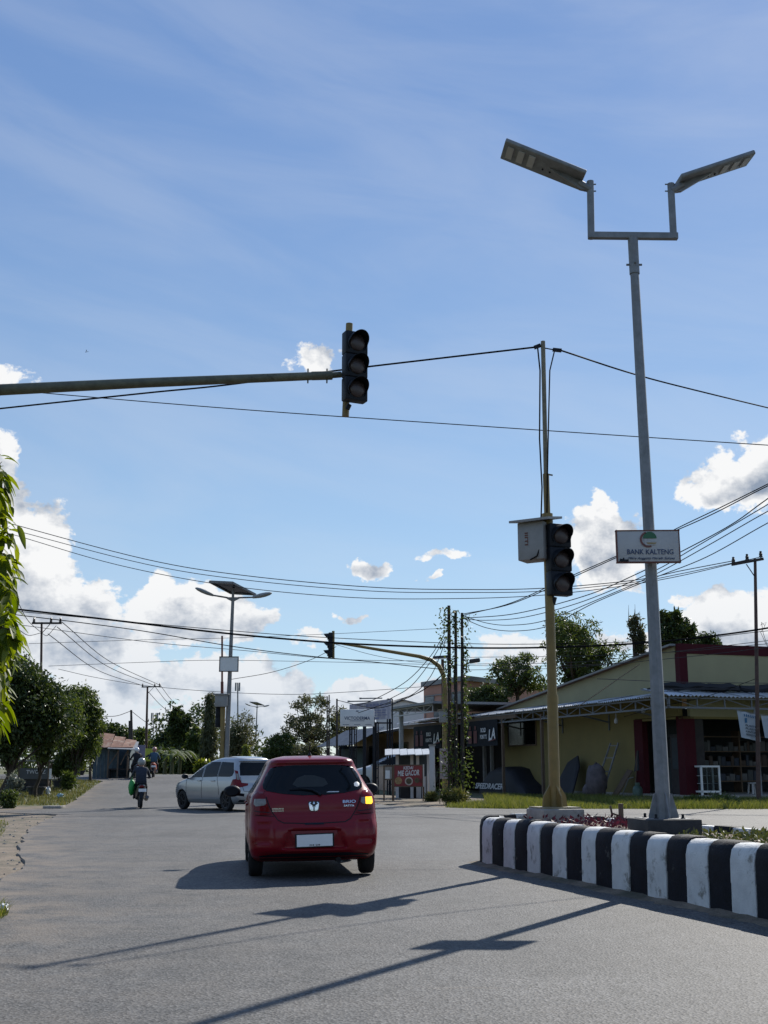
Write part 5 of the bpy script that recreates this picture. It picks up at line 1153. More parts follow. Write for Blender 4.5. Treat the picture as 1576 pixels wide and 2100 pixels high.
# ------------------------------------------------------------------ the row of shops on the right
TH = R(18); RU = Vector((math.cos(TH), math.sin(TH), 0)); RV = Vector((-math.sin(TH), math.cos(TH), 0))
C0 = at(1370, 1432, 39.3); C0.z = 0; RO = C0 + (RU + RV) * 1.45
ROW_SCALE = 1.18                                        # scales the shop row about the camera; lengths inside the row multiply by it
C1 = at(1370, 1432, 39.3 * ROW_SCALE); C1.z = 0; RB = C1 + (RU + RV) * 1.45 * ROW_SCALE
def rw(t, s, z): return RB + (RU * t + RV * s + Vector((0, 0, z - .2))) * ROW_SCALE
def rowS(px, t):
    k = (px - CX) / FPX * math.cos(PITCH); o = RO + RU * t
    return (k * o.y - o.x) / (RV.x - k * RV.y)
def rowZ(px, py, t):
    s = rowS(px, t); Y = (RO + RU * t + RV * s).y; return s, at(px, py, Y).z
def L_(px, py, t): s, z = rowZ(px, py, t); return (t, s, z)       # local coordinates in the row frame
m_ywall = M('yellow shop wall', (.20, .162, .058), .85, 0, .1, 1.2, .05, (.14, .115, .05), .6, .8)
m_ycream = M('cream yellow upper wall', (.31, .285, .165), .8, 0, .08, 1.0, 0, (.24, .22, .14), .6, .8)
m_maroon = M('maroon paint', (.06, .009, .014), .7, 0, .1, 4, spec=.12)
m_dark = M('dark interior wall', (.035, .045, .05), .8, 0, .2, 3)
m_darkwood = M('dark workshop boards', (.035, .03, .028), .85, 0, .3, 4)
m_truss = M('grey painted truss', (.13, .14, .15), .6, 0, .1, 8)
m_tarp = M('black tarpaulin', (.009, .010, .014), .7, 0, .3, 5, .3)
m_peach = M('peach wall', (.5, .35, .26), .85, 0, .1, 1.5, .05, (.25, .18, .13), .58, .78)
m_pink = M('salmon pink wall', (.40, .21, .155), .85, 0, .1, .8, 0, (.28, .17, .13), .58, .78)
m_teal = M('faded teal boards', (.07, .10, .115), .8, 0, .25, 5)
m_rustroof = M('rusty corrugated roof', (.18, .085, .055), .75, .1, .35, 4, 0, (.3, .22, .17), .5, .65)
m_glass2 = clearglass('display glass')
shop = thing('shop_building', 'yellow corner shop with maroon pillars, cream gable wall and corrugated canopy', 'shop', rw(0, 0, 0), TH, size=ROW_SCALE)
def loc(b): return b
FZ = .42
def roofz(s): return 5.55 - .1 * s
# side wall (plane x=0) and gable
b = MB(); b.prism([(0, 3.25, -.1), (0, 15.3, -.1), (0, 15.3, roofz(15.3)), (0, .28, roofz(.28)), (0, .28, 3.1), (0, 3.25, 3.1)], (.16, 0, 0)); b.build('side_wall', m_ywall, shop)
b = MB(); b.prism([(-.012, .29, 3.72), (-.012, 15.3, 3.72), (-.012, 15.3, roofz(15.3)), (-.012, .29, roofz(.29))], (.01, 0, 0)); b.build('upper_wall', m_ycream, shop)
b = MB(); b.bb(.28, 14, .0, .16, 3.08, 5.25); b.build('front_parapet', m_ycream, shop)
b = MB(); b.bb(-.02, 14, -.03, .2, 5.25, 5.6); b.build('parapet_beam', m_maroon, shop)
b = MB(); b.bb(-.03, .28, -.02, .28, 3.7, 5.25); b.build('upper_column', m_maroon, shop)
b = MB(); b.bb(0.0, .45, 0.0, .45, FZ, 3.08); b.build('corner_pillar', m_maroon, shop)
b = MB(); b.bb(.45, .85, .1, .5, FZ, 3.06); b.build('shutter_box', m_darkwood, shop)
b = MB(); b.bb(-.02, .2, 2.75, 3.35, FZ, 3.08); b.build('side_pillar', m_maroon, shop)
b = MB(); b.bb(0, 14, .0, .3, 3.0, 3.08); b.bb(0, .2, .5, 2.75, 3.0, 3.08); b.build('lintel', m_ywall, shop)
b = MB(); b.bb(-.05, 14, -.55, 9, -.1, FZ); b.build('floor_step', m_concrete, shop, bevel=.02)
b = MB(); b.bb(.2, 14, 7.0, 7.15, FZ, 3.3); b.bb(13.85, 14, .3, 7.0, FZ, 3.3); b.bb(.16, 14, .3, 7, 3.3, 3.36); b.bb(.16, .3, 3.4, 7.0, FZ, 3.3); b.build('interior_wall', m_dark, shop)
# dark mouldy roll of old roofing along the eave, roof edge flashing
b = MB(); b.beam((-.1, 15.6, roofz(15.6) + .04), (-.1, .2, roofz(.2) + .04), .32, .07); b.build('roof_edge', m_galv_dark, shop)
b = MB(); b.prism([(-.2, 15.6, roofz(15.6)), (-.2, .3, roofz(.3)), (9, .3, roofz(.3)), (9, 15.6, roofz(15.6))], (0, 0, .05)); b.build('roof', m_rustroof, shop)
tr = thing('rolled_tarpaulin', 'black tarpaulin strips rolled up along the shop canopy', 'tarpaulin', rw(0, 0, 3.9), TH, size=ROW_SCALE)
b = MB(); r2 = random.Random(5)
for k in range(9):
    x0 = -.9 + k * 1.5 + r2.uniform(-.1, .1); b.tube([(x0 + i * .42, -.25 + r2.uniform(-.05, .05), .17 + r2.uniform(-.05, .05)) for i in range(5)], [.09, .14, .16, .13, .1], 8)
b.beam((-1.6, -.5, .06), (2, -.45, .12), .16, .06); b.build('tarpaulin_roll', m_tarp, tr, smooth=40)
# canopy: corrugated sheets one by one
def sheet_mesh(W, Lg, rise, n=13, amp=.028):
    b = MB(); V = []
    for j, (y, dz) in enumerate(((0, 0), (Lg, rise))):
        for k in range(n * 2 + 1):
            x = W * k / (n * 2); V.append((x, y, dz + amp * math.cos(math.pi * k)))
    m = n * 2 + 1; V += [(x, y, z - .012) for x, y, z in V]
    fs = [(k, k + 1, m + k + 1, m + k) for k in range(m - 1)] + [(2 * m + k + 1, 2 * m + k, 3 * m + k, 3 * m + k + 1) for k in range(m - 1)] + [(k + 1, k, 2 * m + k, 2 * m + k + 1) for k in range(m - 1)]
    b.add(V, fs); return b
sm = None
for k in range(15):
    if sm is None: o = sheet_mesh(.98, 1.75, .3, 6).build('roof_sheet', m_corr, shop); sm = o.data
    else: o = link('roof_sheet', sm, None, shop)
    o.location = (-1.5 + k * .95, -1.5, 3.66 + (.03 if k % 2 else .036) + .012 * math.sin(k * 2.1))
for k in range(17):
    o = link('roof_sheet', sm, None, shop); o.rotation_euler = (0, 0, -math.pi / 2); o.location = (-1.5, -.45 + k * .95 + .9, 3.665 + (.03 if k % 2 else .036) + .012 * math.sin(k * 1.7))
b = MB()
def truss(p, q, n, b):
    p, q = Vector(p), Vector(q); up = Vector((0, 0, .32))
    b.beam(p, q, .06, .06); b.beam(p + up, q + up, .05, .05)
    for k in range(n + 1):
        a = p.lerp(q, k / n); b.beam(a + Vector((0, 0, .03)), a + up - Vector((0, 0, .025)), .04, .04)
        if k < n: c = p.lerp(q, (k + 1) / n); (b.beam(a + Vector((0, 0, .03)), c + up, .022, .022) if k % 2 else b.beam(a + up, c + Vector((0, 0, .03)), .022, .022))
truss((-1.36, -1.38, 3.3), (12.5, -1.38, 3.3), 13, b); b.build('canopy_truss', m_truss, shop)
b = MB(); truss((-1.37, -1.3, 3.3), (-1.37, 15.5, 3.3), 16, b); b.build('canopy_truss', m_truss, shop)
for k, s in enumerate((1.2, 5.2, 9.2, 13.4)):
    b = MB(); b.beam((-1.3, s, 3.32), (-.0, s, 3.05), .06, .06); b.beam((-.03, s, 3.35), (-.03, s, 2.75), .05, .05); b.build('canopy_bracket', m_truss, shop)
lpx = (lambda k, o: (k * o.y - o.x) / (RU.x - k * RU.y))((1557 - CX) / FPX * math.cos(PITCH), RO + RV * -1.36); b = MB(); b.tube([(lpx, -1.36, -.1), (lpx, -1.36, 3.32)], .06, 12); b.tube([(lpx, -1.36, .9), (lpx, -1.36, .94)], .075, 12); b.build('canopy_post', m_galv, shop, smooth=40)
# pendant bulbs
for (px, py, t) in ((1268, 1478, -.8), (1325, 1456, -.9)):
    l = L_(px, py, t); b = MB(); b.tube([(l[0], l[1], l[2] + .08), (l[0], l[1], 3.45)], .012, 6); b.lathe([(.03, .1), (.07, .03), (.07, -.08), (.03, -.12)], 10, Matrix.Translation(l)); b.build('pendant_lamp', m_signwhite, shop, smooth=40)
# window opening high in the yellow wall near the workshop
l0, l1 = L_(1102, 1479, -.0), L_(1046, 1521, -.0)
b = MB(); b.bb(-.03, .02, l0[1], l1[1], 2.35, 3.5); b.build('dark_window', m_glass, shop)
b = MB(); b.bb(-.05, .03, l0[1] - .06, l0[1], 2.3, 3.55); b.bb(-.05, .03, l1[1], l1[1] + .06, 2.3, 3.55); b.bb(-.05, .03, l0[1], l1[1], 2.29, 2.35); b.build('window_frame', m_wood, shop)
# inside door leaf in the side opening
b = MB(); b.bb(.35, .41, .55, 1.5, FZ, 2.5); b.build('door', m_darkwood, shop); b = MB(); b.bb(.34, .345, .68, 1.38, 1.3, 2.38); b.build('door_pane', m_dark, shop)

# goods in the shop
def colX(px, s):
    k = (px - CX) / FPX * math.cos(PITCH); o = RO + RV * s
    return (k * o.y - o.x) / (RU.x - k * RU.y)
def W(t, s, z): return rw(t, s, z)
case = thing('display_case', 'glass display case with white frame standing on the shop step', 'display case', rw(colX(1438, -.35), -.35, FZ), TH, size=ROW_SCALE)
b = MB(); w_, h_, d_ = .70, .96, .4
for x in (0, w_):
    for y in (0, d_): b.bb(x - .03, x + .03, y - .03, y + .03, 0, h_)
for z in (.12, h_): b.bb(-.03, w_ + .03, -.03, .03, z - .03, z + .03); b.bb(-.03, w_ + .03, d_ - .03, d_ + .03, z - .03, z + .03); b.bb(-.03, .03, .03, d_ - .03, z - .03, z + .03); b.bb(w_ - .03, w_ + .03, .03, d_ - .03, z - .03, z + .03)
b.build('frame', m_white, case); b = MB(); b.bb(.04, w_ - .04, -.004, .004, .16, h_ - .04); b.build('pane', m_glass2, case)
for z in (.38, .64):
    b = MB(); b.bb(.04, w_ - .04, .04, d_ - .04, z, z + .015); sh_ = b.build('shelf', m_white, case)
b = MB(); b.bb(.22, .245, .01, .03, .15, h_ - .03); b.bb(.46, .485, .01, .03, .15, h_ - .03); b.build('mullion', m_white, case)
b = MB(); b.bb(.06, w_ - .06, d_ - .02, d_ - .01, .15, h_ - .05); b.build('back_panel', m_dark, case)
shelf = thing('shop_shelf', 'dim wooden shelves full of goods at the back of the shop', 'shelf', rw(2.4, 3.2, FZ), TH, size=ROW_SCALE)
b = MB(); [b.bb(0, 6, 0, .5, z, z + .04) for z in (.4, .95, 1.5, 2.05)]; [b.bb(x, x + .05, 0, .5, 0, 2.3) for x in (0, 2, 4, 6)]; b.build('rack', m_wood, shelf)
goods = [M('goods pale', (.11, .11, .11), .7), M('goods blue', (.03, .04, .06), .7), M('goods brown', (.06, .04, .03), .7), M('goods grey', (.06, .065, .065), .7)]
r2 = random.Random(9)
for z in (.44, .99, 1.54):
    x = .1
    while x < 5.8:
        w = r2.uniform(.12, .3); h = r2.uniform(.15, .42); b = MB(); b.bb(x, x + w * .9, .06, .4, z, z + h); b.build('carton', r2.choice(goods), shelf, bevel=.01); x += w
fr_ = thing('picture_frame', 'dark framed picture on the inner shop wall above the display case', 'picture frame', rw(1.62, 3.25, 1.7), TH, size=ROW_SCALE)
b = MB(); b.bb(-.28, .28, 0, .04, 0, .75); b.build('frame', m_black, fr_); b = MB(); b.bb(-.22, .22, -.006, 0, .06, .69); b.build('picture', m_dark, fr_)
b = MB(); b.bb(-.5, .7, .04, .08, -1.28, 1.6); b.build('wall_panel', m_dark, fr_)
stool = thing('stool', 'low pale plastic stool inside the dark shop', 'stool', rw(3.3, .9, FZ), TH, size=ROW_SCALE)
b = MB(); b.lathe([(.2, .36), (.2, .4), (.02, .41)], 14); b.build('seat', m_signwhite, stool)
for a in range(4): b = MB(); c, s_ = math.cos(a * 1.57 + .78), math.sin(a * 1.57 + .78); b.beam((c * .15, s_ * .15, .37), (c * .2, s_ * .2, 0), .05, .05); b.build('leg', m_signwhite, stool)
# hanging price banners
m_banner = M('pale blue printed banner', (.42, .47, .52), .6, 0, .08, 4); m_bannerblue = M('banner blue print', (.04, .13, .24), .6)
def banner(px0, px1, py0, py1, Y, label, lines, skew=0):
    A, B = at(px0, py0, Y), at(px1, py0 + skew, Y); h = A.z - at(px0, py1, Y).z; w = (B - A).length
    t = thing('hanging_banner', label, 'banner', at((px0 + px1) / 2, py1, Y)); inv = mw(t).inverted(); b = MB(); n = 8
    V = []
    for k in range(n + 1):
        q = A.lerp(B, k / n); o = .035 * math.sin(k * 1.5); V += [q + Vector((0, o, 0)), q + Vector((.10 * (1 - k / n), o * 1.6, -h)), q + Vector((0, o + .008, 0)), q + Vector((.10 * (1 - k / n), o * 1.6 + .008, -h))]
    fs = []
    for k in range(n): i = 4 * k; fs += [(i, i + 1, i + 5, i + 4), (i + 2, i + 6, i + 7, i + 3), (i, i + 4, i + 6, i + 2), (i + 1, i + 3, i + 7, i + 5)]
    b.add(V, fs); b.build('cloth', m_banner, t, True, smooth=60)
    ax = (B - A).normalized(); o = inv @ A
    for k in range(6):
        b = MB(); c = o + ax * (w * (.30 + k * .1)) + Vector((0, -.075, -.13)); b.prism([c + Vector((-.02, 0, .05)), c + Vector((.02, 0, .05)), c + Vector((.035, 0, -.05)), c + Vector((-.005, 0, -.05))], (0, .004, 0)); b.build('awning_stripe', m_bannerblue, t)
    b = MB(); c = o + ax * (w * .36) + Vector((0, -.075, -.32)); b.box(c, (.09, .004, .18)); b.build('print_block', m_bannerblue, t)
    for k, wd in enumerate(lines): text((wd, 0.0, .02), o + ax * (w * .62) + Vector((0, -.078, -.5 - k * .115)), ax, (0, 0, 1), w * .58, .068, m_letter_black, t)
    b = MB(); b.tube([o + Vector((-.05, 0, .02)), o + ax * (w + .05) + Vector((0, 0, .02))], .014, 6); b.build('rod', m_galv_dark, t)
banner(1512, 1556, 1457, 1512, 45.6, 'pale blue price banner hanging left of the rust-brown utility pole', ['PLASTIK', 'PLASTIK', 'KANTONG', 'SEDOTAN'], 9)
banner(1561, 1612, 1467, 1513, 45.6, 'pale blue price banner at the right frame edge behind the pole', ['PLASTIK', 'KANTONG', 'SEDOTAN', 'PLASTIK'], 4)

# things leaning against the yellow side wall
def lean_obj(name, label, cat, px, py, t): l = L_(px, py, t); return thing(name, label, cat, rw(t, l[1], .2), TH, size=ROW_SCALE)
fr2 = lean_obj('ladder', 'small metal ladder frame leaning on the yellow wall', 'ladder', 1236, 1640, -.9)
def ladder_local():
    b = MB(); top = 2.05; H2 = 1.1
    for s in (-.36, .36): b.beam((0 - .3, s, 0), (.55, s * .82, top), .05, .05)
    b.build('side_rail', m_galv_dark, fr2)
    for z in (.5, 1.0, 1.5, 1.95): b = MB(); x = -.3 + .85 * z / top; b.beam((x, -.36, z), (x, .36, z), .035, .035); b.build('rung', m_galv_dark, fr2)
ladder_local()
sk_ = lean_obj('sack', 'limp grey and reddish cloth sack slumped against the ladder', 'sack', 1222, 1640, -1.2)
m_sack = M('grey sacking', (.10, .085, .09), .9, 0, .35, 5, .4); b = MB(); r2 = random.Random(2); b.sphere((0, 0, .62), (.36, .5, .66), 14, 10, .12, r2); b.sphere((-.05, .35, .3), (.3, .4, .34), 10, 7, .15, r2); b.build('sack_cloth', m_sack, sk_, smooth=60)
pk = lean_obj('plank', 'dark wooden plank leaning on the yellow wall right of the ladder', 'plank', 1264, 1640, -.7)
b = MB(); b.beam((-.2, 0, 0), (.5, -.15, 1.05), .34, .05, (1, 0, 0)); b.build('board', m_wood, pk, bevel=.006)
bd = lean_obj('board', 'tall black board with slanted top leaning on the yellow wall left of the ladder', 'board', 1165, 1640, -.8)
b = MB(); b.prism([(-.3, -.8, 0), (-.3, 1.1, 0), (.45, .9, 1.35), (.5, .1, 1.62), (.35, -.3, 1.2)], (.05, 0, -.02)); b.build('sheet', m_tarp, bd)
br = lean_obj('broom', 'broom with a dark cloth hung on its upright handle beside the maroon pillar', 'broom', 1301, 1640, -.5)
b = MB(); b.tube([(-.05, 0, 0), (.2, .05, 1.75)], .016, 6); b.build('handle', m_wood, br); b = MB(); b.prism([(.1, -.12, 1.05), (.1, .2, 1.0), (.19, .09, 1.75), (.19, .03, 1.75)], (.05, 0, 0)); b.build('cloth', m_tarp, br)
gc = lean_obj('gas_cylinder', 'small dull green gas cylinder on the ground beside the maroon pillar', 'gas cylinder', 1306, 1640, -.75)
m_gas = M('dull green paint', (.05, .09, .07), .5); b = MB(); b.lathe([(.12, 0), (.17, .05), (.18, .12), (.18, .38), (.14, .48), (.06, .53)], 16); b.build('tank', m_gas, gc, smooth=40); b = MB(); b.lathe([(.09, .5), (.09, .62)], 12); b.build('collar', m_gas, gc)
hs_ = lean_obj('hand_sprayer', 'thin bent metal handle leaning left of the gas cylinder', 'handle', 1290, 1640, -.8)
b = MB(); b.tube([(-.1, .5, .05), (0, .05, .75), (.05, -.2, .8)], .018, 6); b.build('tube', m_galv_dark, hs_)
wd = lean_obj('timber_pile', 'low pile of rough planks on the grass before the shop step', 'timber', 1308, 1640, -2.0)
r2 = random.Random(8)
for k in range(6): b = MB(); b.beam((-.6 + r2.uniform(-.2, .2), -.5 + k * .2, .05 + .04 * (k % 2)), (1.0 + r2.uniform(-.2, .2), -.45 + k * .17, .06 + .05 * (k % 3)), .16, .04); b.build('plank', m_wood, wd)

# workshop shed further along the row
wsx = thing('workshop_shed', 'dark open workshop shed with corrugated canopy next to the yellow shop', 'shed', rw(0, 15.4, 0), TH, size=ROW_SCALE)
b = MB(); b.bb(2.4, 2.55, 0, 11, -.1, 4.0); b.bb(0, 2.4, 10.9, 11.05, -.1, 3.7); b.build('back_wall', m_darkwood, wsx)
b = MB(); b.prism([(-.3, 0, 3.75), (4, 0, 4.1), (4, 11, 4.1), (-.3, 11, 3.75)], (0, 0, .04)); b.build('roof', m_rustroof, wsx)
for k in range(12): o = link('roof_sheet', sm, None, wsx); o.rotation_euler = (0, 0, -math.pi / 2); o.location = (-1.5, .95 + k * .93, 3.665 + (.03 if k % 2 else .037) + .02 * math.sin(k * 1.3))
for px in (1033, 1114):
    l = L_(px, 1600, -1.35); q = mw(wsx).inverted() @ rw(l[0], l[1], 0); b = MB(); b.beam((q.x, q.y, -.1), (q.x, q.y, 3.5), .11, .11); b.build('post', m_wood, wsx)
b = MB(); b.beam((-1.35, -4.5, 3.52), (-1.35, 11, 3.52), .1, .16); b.build('eave_beam', m_wood, wsx)
# canopy banners
m_blackprint = M('black printed banner', (.012, .015, .02), .7, 0, .3, 3, spec=.15); m_pr = M('dim red print', (.11, .02, .02), .6)
def la_banner(px0, px1, py0, py1, label):
    t_ = -1.5; a = L_(px0, py0, t_); c = L_(px1, py1, t_); s0, s1 = sorted((a[1], c[1])); z0 = 2.3; z1 = 3.45
    t = thing('advert_banner', label, 'banner', rw(t_, (s0 + s1) / 2, z0), TH, size=ROW_SCALE); h = (s1 - s0) / 2; H = z1 - z0
    b = MB(); n = 10; V = []
    for k in range(n + 1):
        y = -h + 2 * h * k / n; o = .03 * math.sin(k * 1.9); V += [(o, y, 0), (o * .5, y, H), (o + .01, y, 0), (o * .5 + .01, y, H)]
    fs = []
    for k in range(n): i = 4 * k; fs += [(i, i + 1, i + 5, i + 4), (i + 2, i + 6, i + 7, i + 3), (i, i + 4, i + 6, i + 2), (i + 1, i + 3, i + 7, i + 5)]
    b.add(V, fs); b.build('cloth', m_blackprint, t, smooth=60)
    X = -.045
    text(('BOLD', 0.0, .02), (X, -h * .18, H * .62), (0, -1, 0), (0, 0, 1), h * .32, H * .17, m_letter_white, t)
    text(("POINTY'S", 0.0, .02), (X, -h * .18, H * .36), (0, -1, 0), (0, 0, 1), h * .42, H * .17, m_letter_white, t)
    text(('LA', .3, .03), (X, -h * .70, H * .44), (0, -1, .12), (0, 0, 1), h * .42, H * .42, m_letter_white, t)
    b = MB(); b.prism([(X, -h * .5, H * .16), (X, -h * .95, H * .22), (X, -h * .95, H * .27), (X, -h * .5, H * .21)], (.004, 0, 0)); b.build('print_stripe', m_pr, t)
    for y in (h * .7, h * .35): b = MB(); b.bb(X, X + .004, y - h * .11, y + h * .11, H * .12, H * .62); b.bb(X, X + .004, y - h * .05, y + h * .05, H * .66, H * .8); b.build('print_figure', m_pr, t)
la_banner(958, 1022, 1480, 1530, 'black cigarette advert banner right of the vine-grown poles')
la_banner(849, 906, 1487, 1530, 'black cigarette advert banner left of the vine-grown poles')
# covered car in the shed mouth
l0, l1 = L_(1128, 1640, -1.0), L_(962, 1640, -1.0)
cv = thing('covered_vehicle', 'parked vehicle hidden under a black cover with white lettering', 'covered vehicle', rw(-.1, (l0[1] + l1[1]) / 2 + .6, 0), TH, size=ROW_SCALE)
Lc = 2.55; b = MB(); V = []; r2 = random.Random(6); prof = [(-1.0, .25), (-.8, .62), (-.55, .85), (-.35, 1.3), (.0, 1.42), (.35, 1.4), (.6, 1.3), (.8, 1.0), (1.0, .5)]
for y_, h_ in prof:
    for k in range(9):
        a = math.pi * k / 8; V.append((-.92 * math.copysign(abs(math.cos(a)) ** .45, math.cos(a)) + r2.uniform(-.02, .02), y_ * Lc, h_ * abs(math.sin(a)) ** .35 + (-.05 if k in (0, 8) else r2.uniform(-.02, .02))))
fs = [(i * 9 + k, i * 9 + k + 1, i * 9 + k + 10, i * 9 + k + 9) for i in range(8) for k in range(8)]; b.add(V, fs + [tuple(range(9)), tuple(range(72, 81))[::-1], tuple([i * 9 for i in range(9)] + [i * 9 + 8 for i in range(8, -1, -1)])])
b.build('cover', m_tarp, cv, smooth=60)
a, c = L_(976, 1610, -1.05), L_(1033, 1612, -1.05); mid = mw(cv).inverted() @ rw(-1.06, (a[1] + c[1]) / 2, .62)
text(('SPEEDRACER', .35, .025), (-.99, mid.y, .52), (0, -1, 0), (0, 0, 1), abs(a[1] - c[1]), .26, m_letter_white, cv)

# peach house, its yard wall and the far roof
ph = thing('peach_house', 'low peach coloured house with dark doorway behind the billboards', 'house', rw(0, 27.0, 0), TH, size=ROW_SCALE)
b = MB(); b.bb(0, .18, 0, 13, -.1, 3.55); b.bb(.18, 5, 0, .18, -.1, 3.55); b.build('wall', m_peach, ph)
b = MB(); b.bb(-.012, 0, 0.4, 13, -.1, .9); b.build('plinth_band', M('grey green plinth', (.06, .075, .075), .8), ph)
for y0, y1, z0, z1 in ((2.0, 4.6, 1.0, 2.7), (8.2, 9.4, 0, 2.6), (10.3, 11.6, 1.0, 2.5)): b = MB(); b.bb(-.03, .0, y0, y1, z0, z1); w_ = b.build('window' if z0 else 'door', m_glass, ph); b = MB(); b.bb(-.05, .0, y0 - .08, y1 + .08, z1, z1 + .1); b.bb(-.05, 0, y0 - .08, y0, z0, z1); b.bb(-.05, 0, y1, y1 + .08, z0, z1); b.build('frame', m_wood, w_)
b = MB(); b.prism([(-1.4, -1, 3.45), (-1.4, 13.2, 3.05), (4, 13.2, 4.1), (4, -1, 4.3)], (0, 0, .05)); b.build('roof', m_corr, ph)
b = MB(); b.beam((-1.42, -1, 3.42), (-1.42, 13.2, 3.02), .05, .12); b.build('fascia', m_darkwood, ph)
fs_ = thing('roadside_shed', 'low shed with blue grey corrugated roof at the far end of the row', 'shed', rw(0, 29.5, 0), TH, size=ROW_SCALE)
b = MB(); b.bb(-1.8, -1.65, 2.5, 8, -.1, 2.5); b.bb(-1.65, -.05, 8, 8.15, -.1, 2.7); b.build('wall', m_teal, fs_)
b = MB(); V = []; n = 40
for t_, z in ((-3.4, 2.6), (-1.46, 3.62)):
    for k in range(n + 1): V.append((t_, -.6 + 8 * k / n, z + .05 * (k % 2)))
V += [(x, y, z - .02) for x, y, z in V]; m_ = n + 1; b.add(V, [(k, k + 1, m_ + k + 1, m_ + k) for k in range(n)] + [(2 * m_ + k + 1, 2 * m_ + k, 3 * m_ + k, 3 * m_ + k + 1) for k in range(n)]); b.build('roof', M('blue grey roofing', (.10, .125, .16), .75, 0, .25, 3, spec=.15), fs_)
for y in (0, 2.6, 5.3, 8.2): b = MB(); b.beam((-3.2, y, -.1), (-3.2, y, 2.55), .12, .12); b.build('post', m_darkwood, fs_)
yw = thing('yard_wall', 'low plain peach yard wall in front of the parked white van', 'wall', rw(-3.4, 23.5, 0), TH, size=ROW_SCALE)
s0, s1 = rowS(823, -3.4), rowS(763, -3.4); b = MB(); b.bb(0, .15, s0 - 23.5, s1 - 23.5, -.1, 1.42); b.build('wall_panel', m_peach, yw, bevel=.015)
b = MB(); b.bb(-.04, .19, s0 - 23.5, s1 - 23.5, 1.42, 1.5); b.build('coping', m_concrete, yw)
# white car behind the yard wall
P = rw(-2.0, 25.5, .2); wc = thing('parked_van', 'white van parked behind the peach yard wall', 'van', (P.x, P.y, 0), TH + R(60), size=1.4)
car_body(SV, wc, m_pearl, WV, .345, .2)
for x, y in WV: wheel(wc, x, y, .305, .18, m_rim)
for s in (-1, 1): patch(SV, [(-1.6, 1.06), (-1.6, 1.5), (.3, 1.5), (.9, 1.1), (.98, 1.03)], 'side', .004, m_glass, wc, 'side_window', .06, .006, s)
patch(SV, [(-.64, 1.1), (.64, 1.1), (.54, 1.5), (-.54, 1.5)], 'rear', .005, m_glass, wc, 'rear_window'); patch(SV, [(-.68, 1.08), (.68, 1.08), (.6, 1.45), (-.6, 1.45)], 'front', .004, m_glass, wc, 'windscreen')
# carport
cp = thing('carport', 'white steel carport with twin posts and flat roof', 'carport', rw(-3, 21.5, 0), TH, size=ROW_SCALE)
for dx, dy in ((0, 0), (.35, .9), (5, 0), (5, 1)): b = MB(); b.beam((dx, dy, -.1), (dx, dy, 4.2), .15, .15); b.build('post', m_signwhite, cp)
b = MB(); b.bb(-.5, 6, -6, 2.2, 4.25, 4.36); b.build('roof', m_galv, cp)
b = MB(); truss((-.3, -5.5, 3.9), (-.3, 1.8, 3.9), 6, b); b.build('roof_truss', m_signwhite, cp)
# stall with pale awning, white gate pillar
YS2 = 55.0
st = thing('food_stall', 'small white food stall with pale awning behind the red noodle banner', 'stall', at(835, 1600, YS2) * 1.0, 0)
st.location.z = 0; MW[st.name] = Matrix.Translation(st.location); sx = lambda px: at(px, 1560, YS2).x - st.location.x; sz = lambda py: at(835, py, YS2).z
for px in (815, 845, 857, 879): b = MB(); b.bb(sx(px) - .07, sx(px) + .07, -.07, .07, -.1, sz(1545)); b.build('post', m_signwhite, st)
for k in range(6):
    b = MB(); x0 = sx(790) + (sx(882) - sx(790)) * k / 6; x1 = sx(790) + (sx(882) - sx(790)) * (k + 1) / 6 - .02; b.prism([(x0, -1.1, sz(1550) + .02 * (k % 2)), (x1, -1.1, sz(1549) + .02 * (k % 2)), (x1, .9, sz(1536)), (x0, .9, sz(1537))], (0, 0, .03)); b.build('awning_sheet', m_corr, st)
b = MB(); b.bb(sx(822), sx(880), .2, .8, -.1, .95); b.build('counter', m_darkwood, st); b = MB(); b.bb(sx(818), sx(880), .95, 1.05, -.1, sz(1546)); b.build('back_panel', m_dark, st)
for k in range(7): b = MB(); x = sx(860) + k * .11; b.bb(x, x + .06, -.4, -.36, -.1, .95); b.build('fence_slat', m_signwhite, st)
gp_ = at(887, 1600, 50); gpl = thing('gate_pillar', 'square off-white gate pillar left of the pink poster', 'pillar', (gp_.x, gp_.y, T(gp_.x, gp_.y)))
b = MB(); b.bb(-.11, .11, -.11, .11, -.1, at(887, 1530, 50).z); b.build('pillar', m_signwhite, gpl, bevel=.02); b = MB(); z = at(887, 1530, 50).z; b.bb(-.14, .14, -.14, .14, z, z + .06); b.build('cap', m_concrete, gpl)
# signs by the roadside
YM = 50.5
def sx_(px): return at(px, 1600, YM).x
ms = thing('food_sign', 'red noodle shop banner on a pale frame beside the blank whiteboard', 'sign', (sx_(838), YM, 0))
m_redban = M('red printed banner', (.20, .02, .022), .5, 0, .15, 2); zt, zb = at(838, 1569, YM).z, at(838, 1613, YM).z; w = sx_(868) - sx_(808)
b = MB(); b.box((0, 0, (zt + zb) / 2), (w, .03, zt - zb)); b.build('banner', m_redban, ms)
b = MB()
for x in (-w / 2, w / 2): b.bb(x - .025, x + .025, -.03, .03, -.1, zt + .02)
for z in (zt, zb): b.bb(-w / 2, w / 2, -.028, .028, z - .02, z + .02)
b.build('frame', m_wood, ms); b = MB(); b.bb(w / 2 - .0, w / 2 + .05, -.035, .035, zb, zt + .03); b.build('side_rail', m_signwhite, ms)
H_ = zt - zb
text(('KEDAI', .2, .02), (0, -.02, zb + H_ * .87), (1, 0, .02), (0, 0, 1), .42, .13, m_letter_white, ms); text(('MIE GACOR', .25, .025), (0, -.02, zb + H_ * .63), (1, 0, .05), (0, 0, 1), w * .74, .23, m_letter_white, ms)
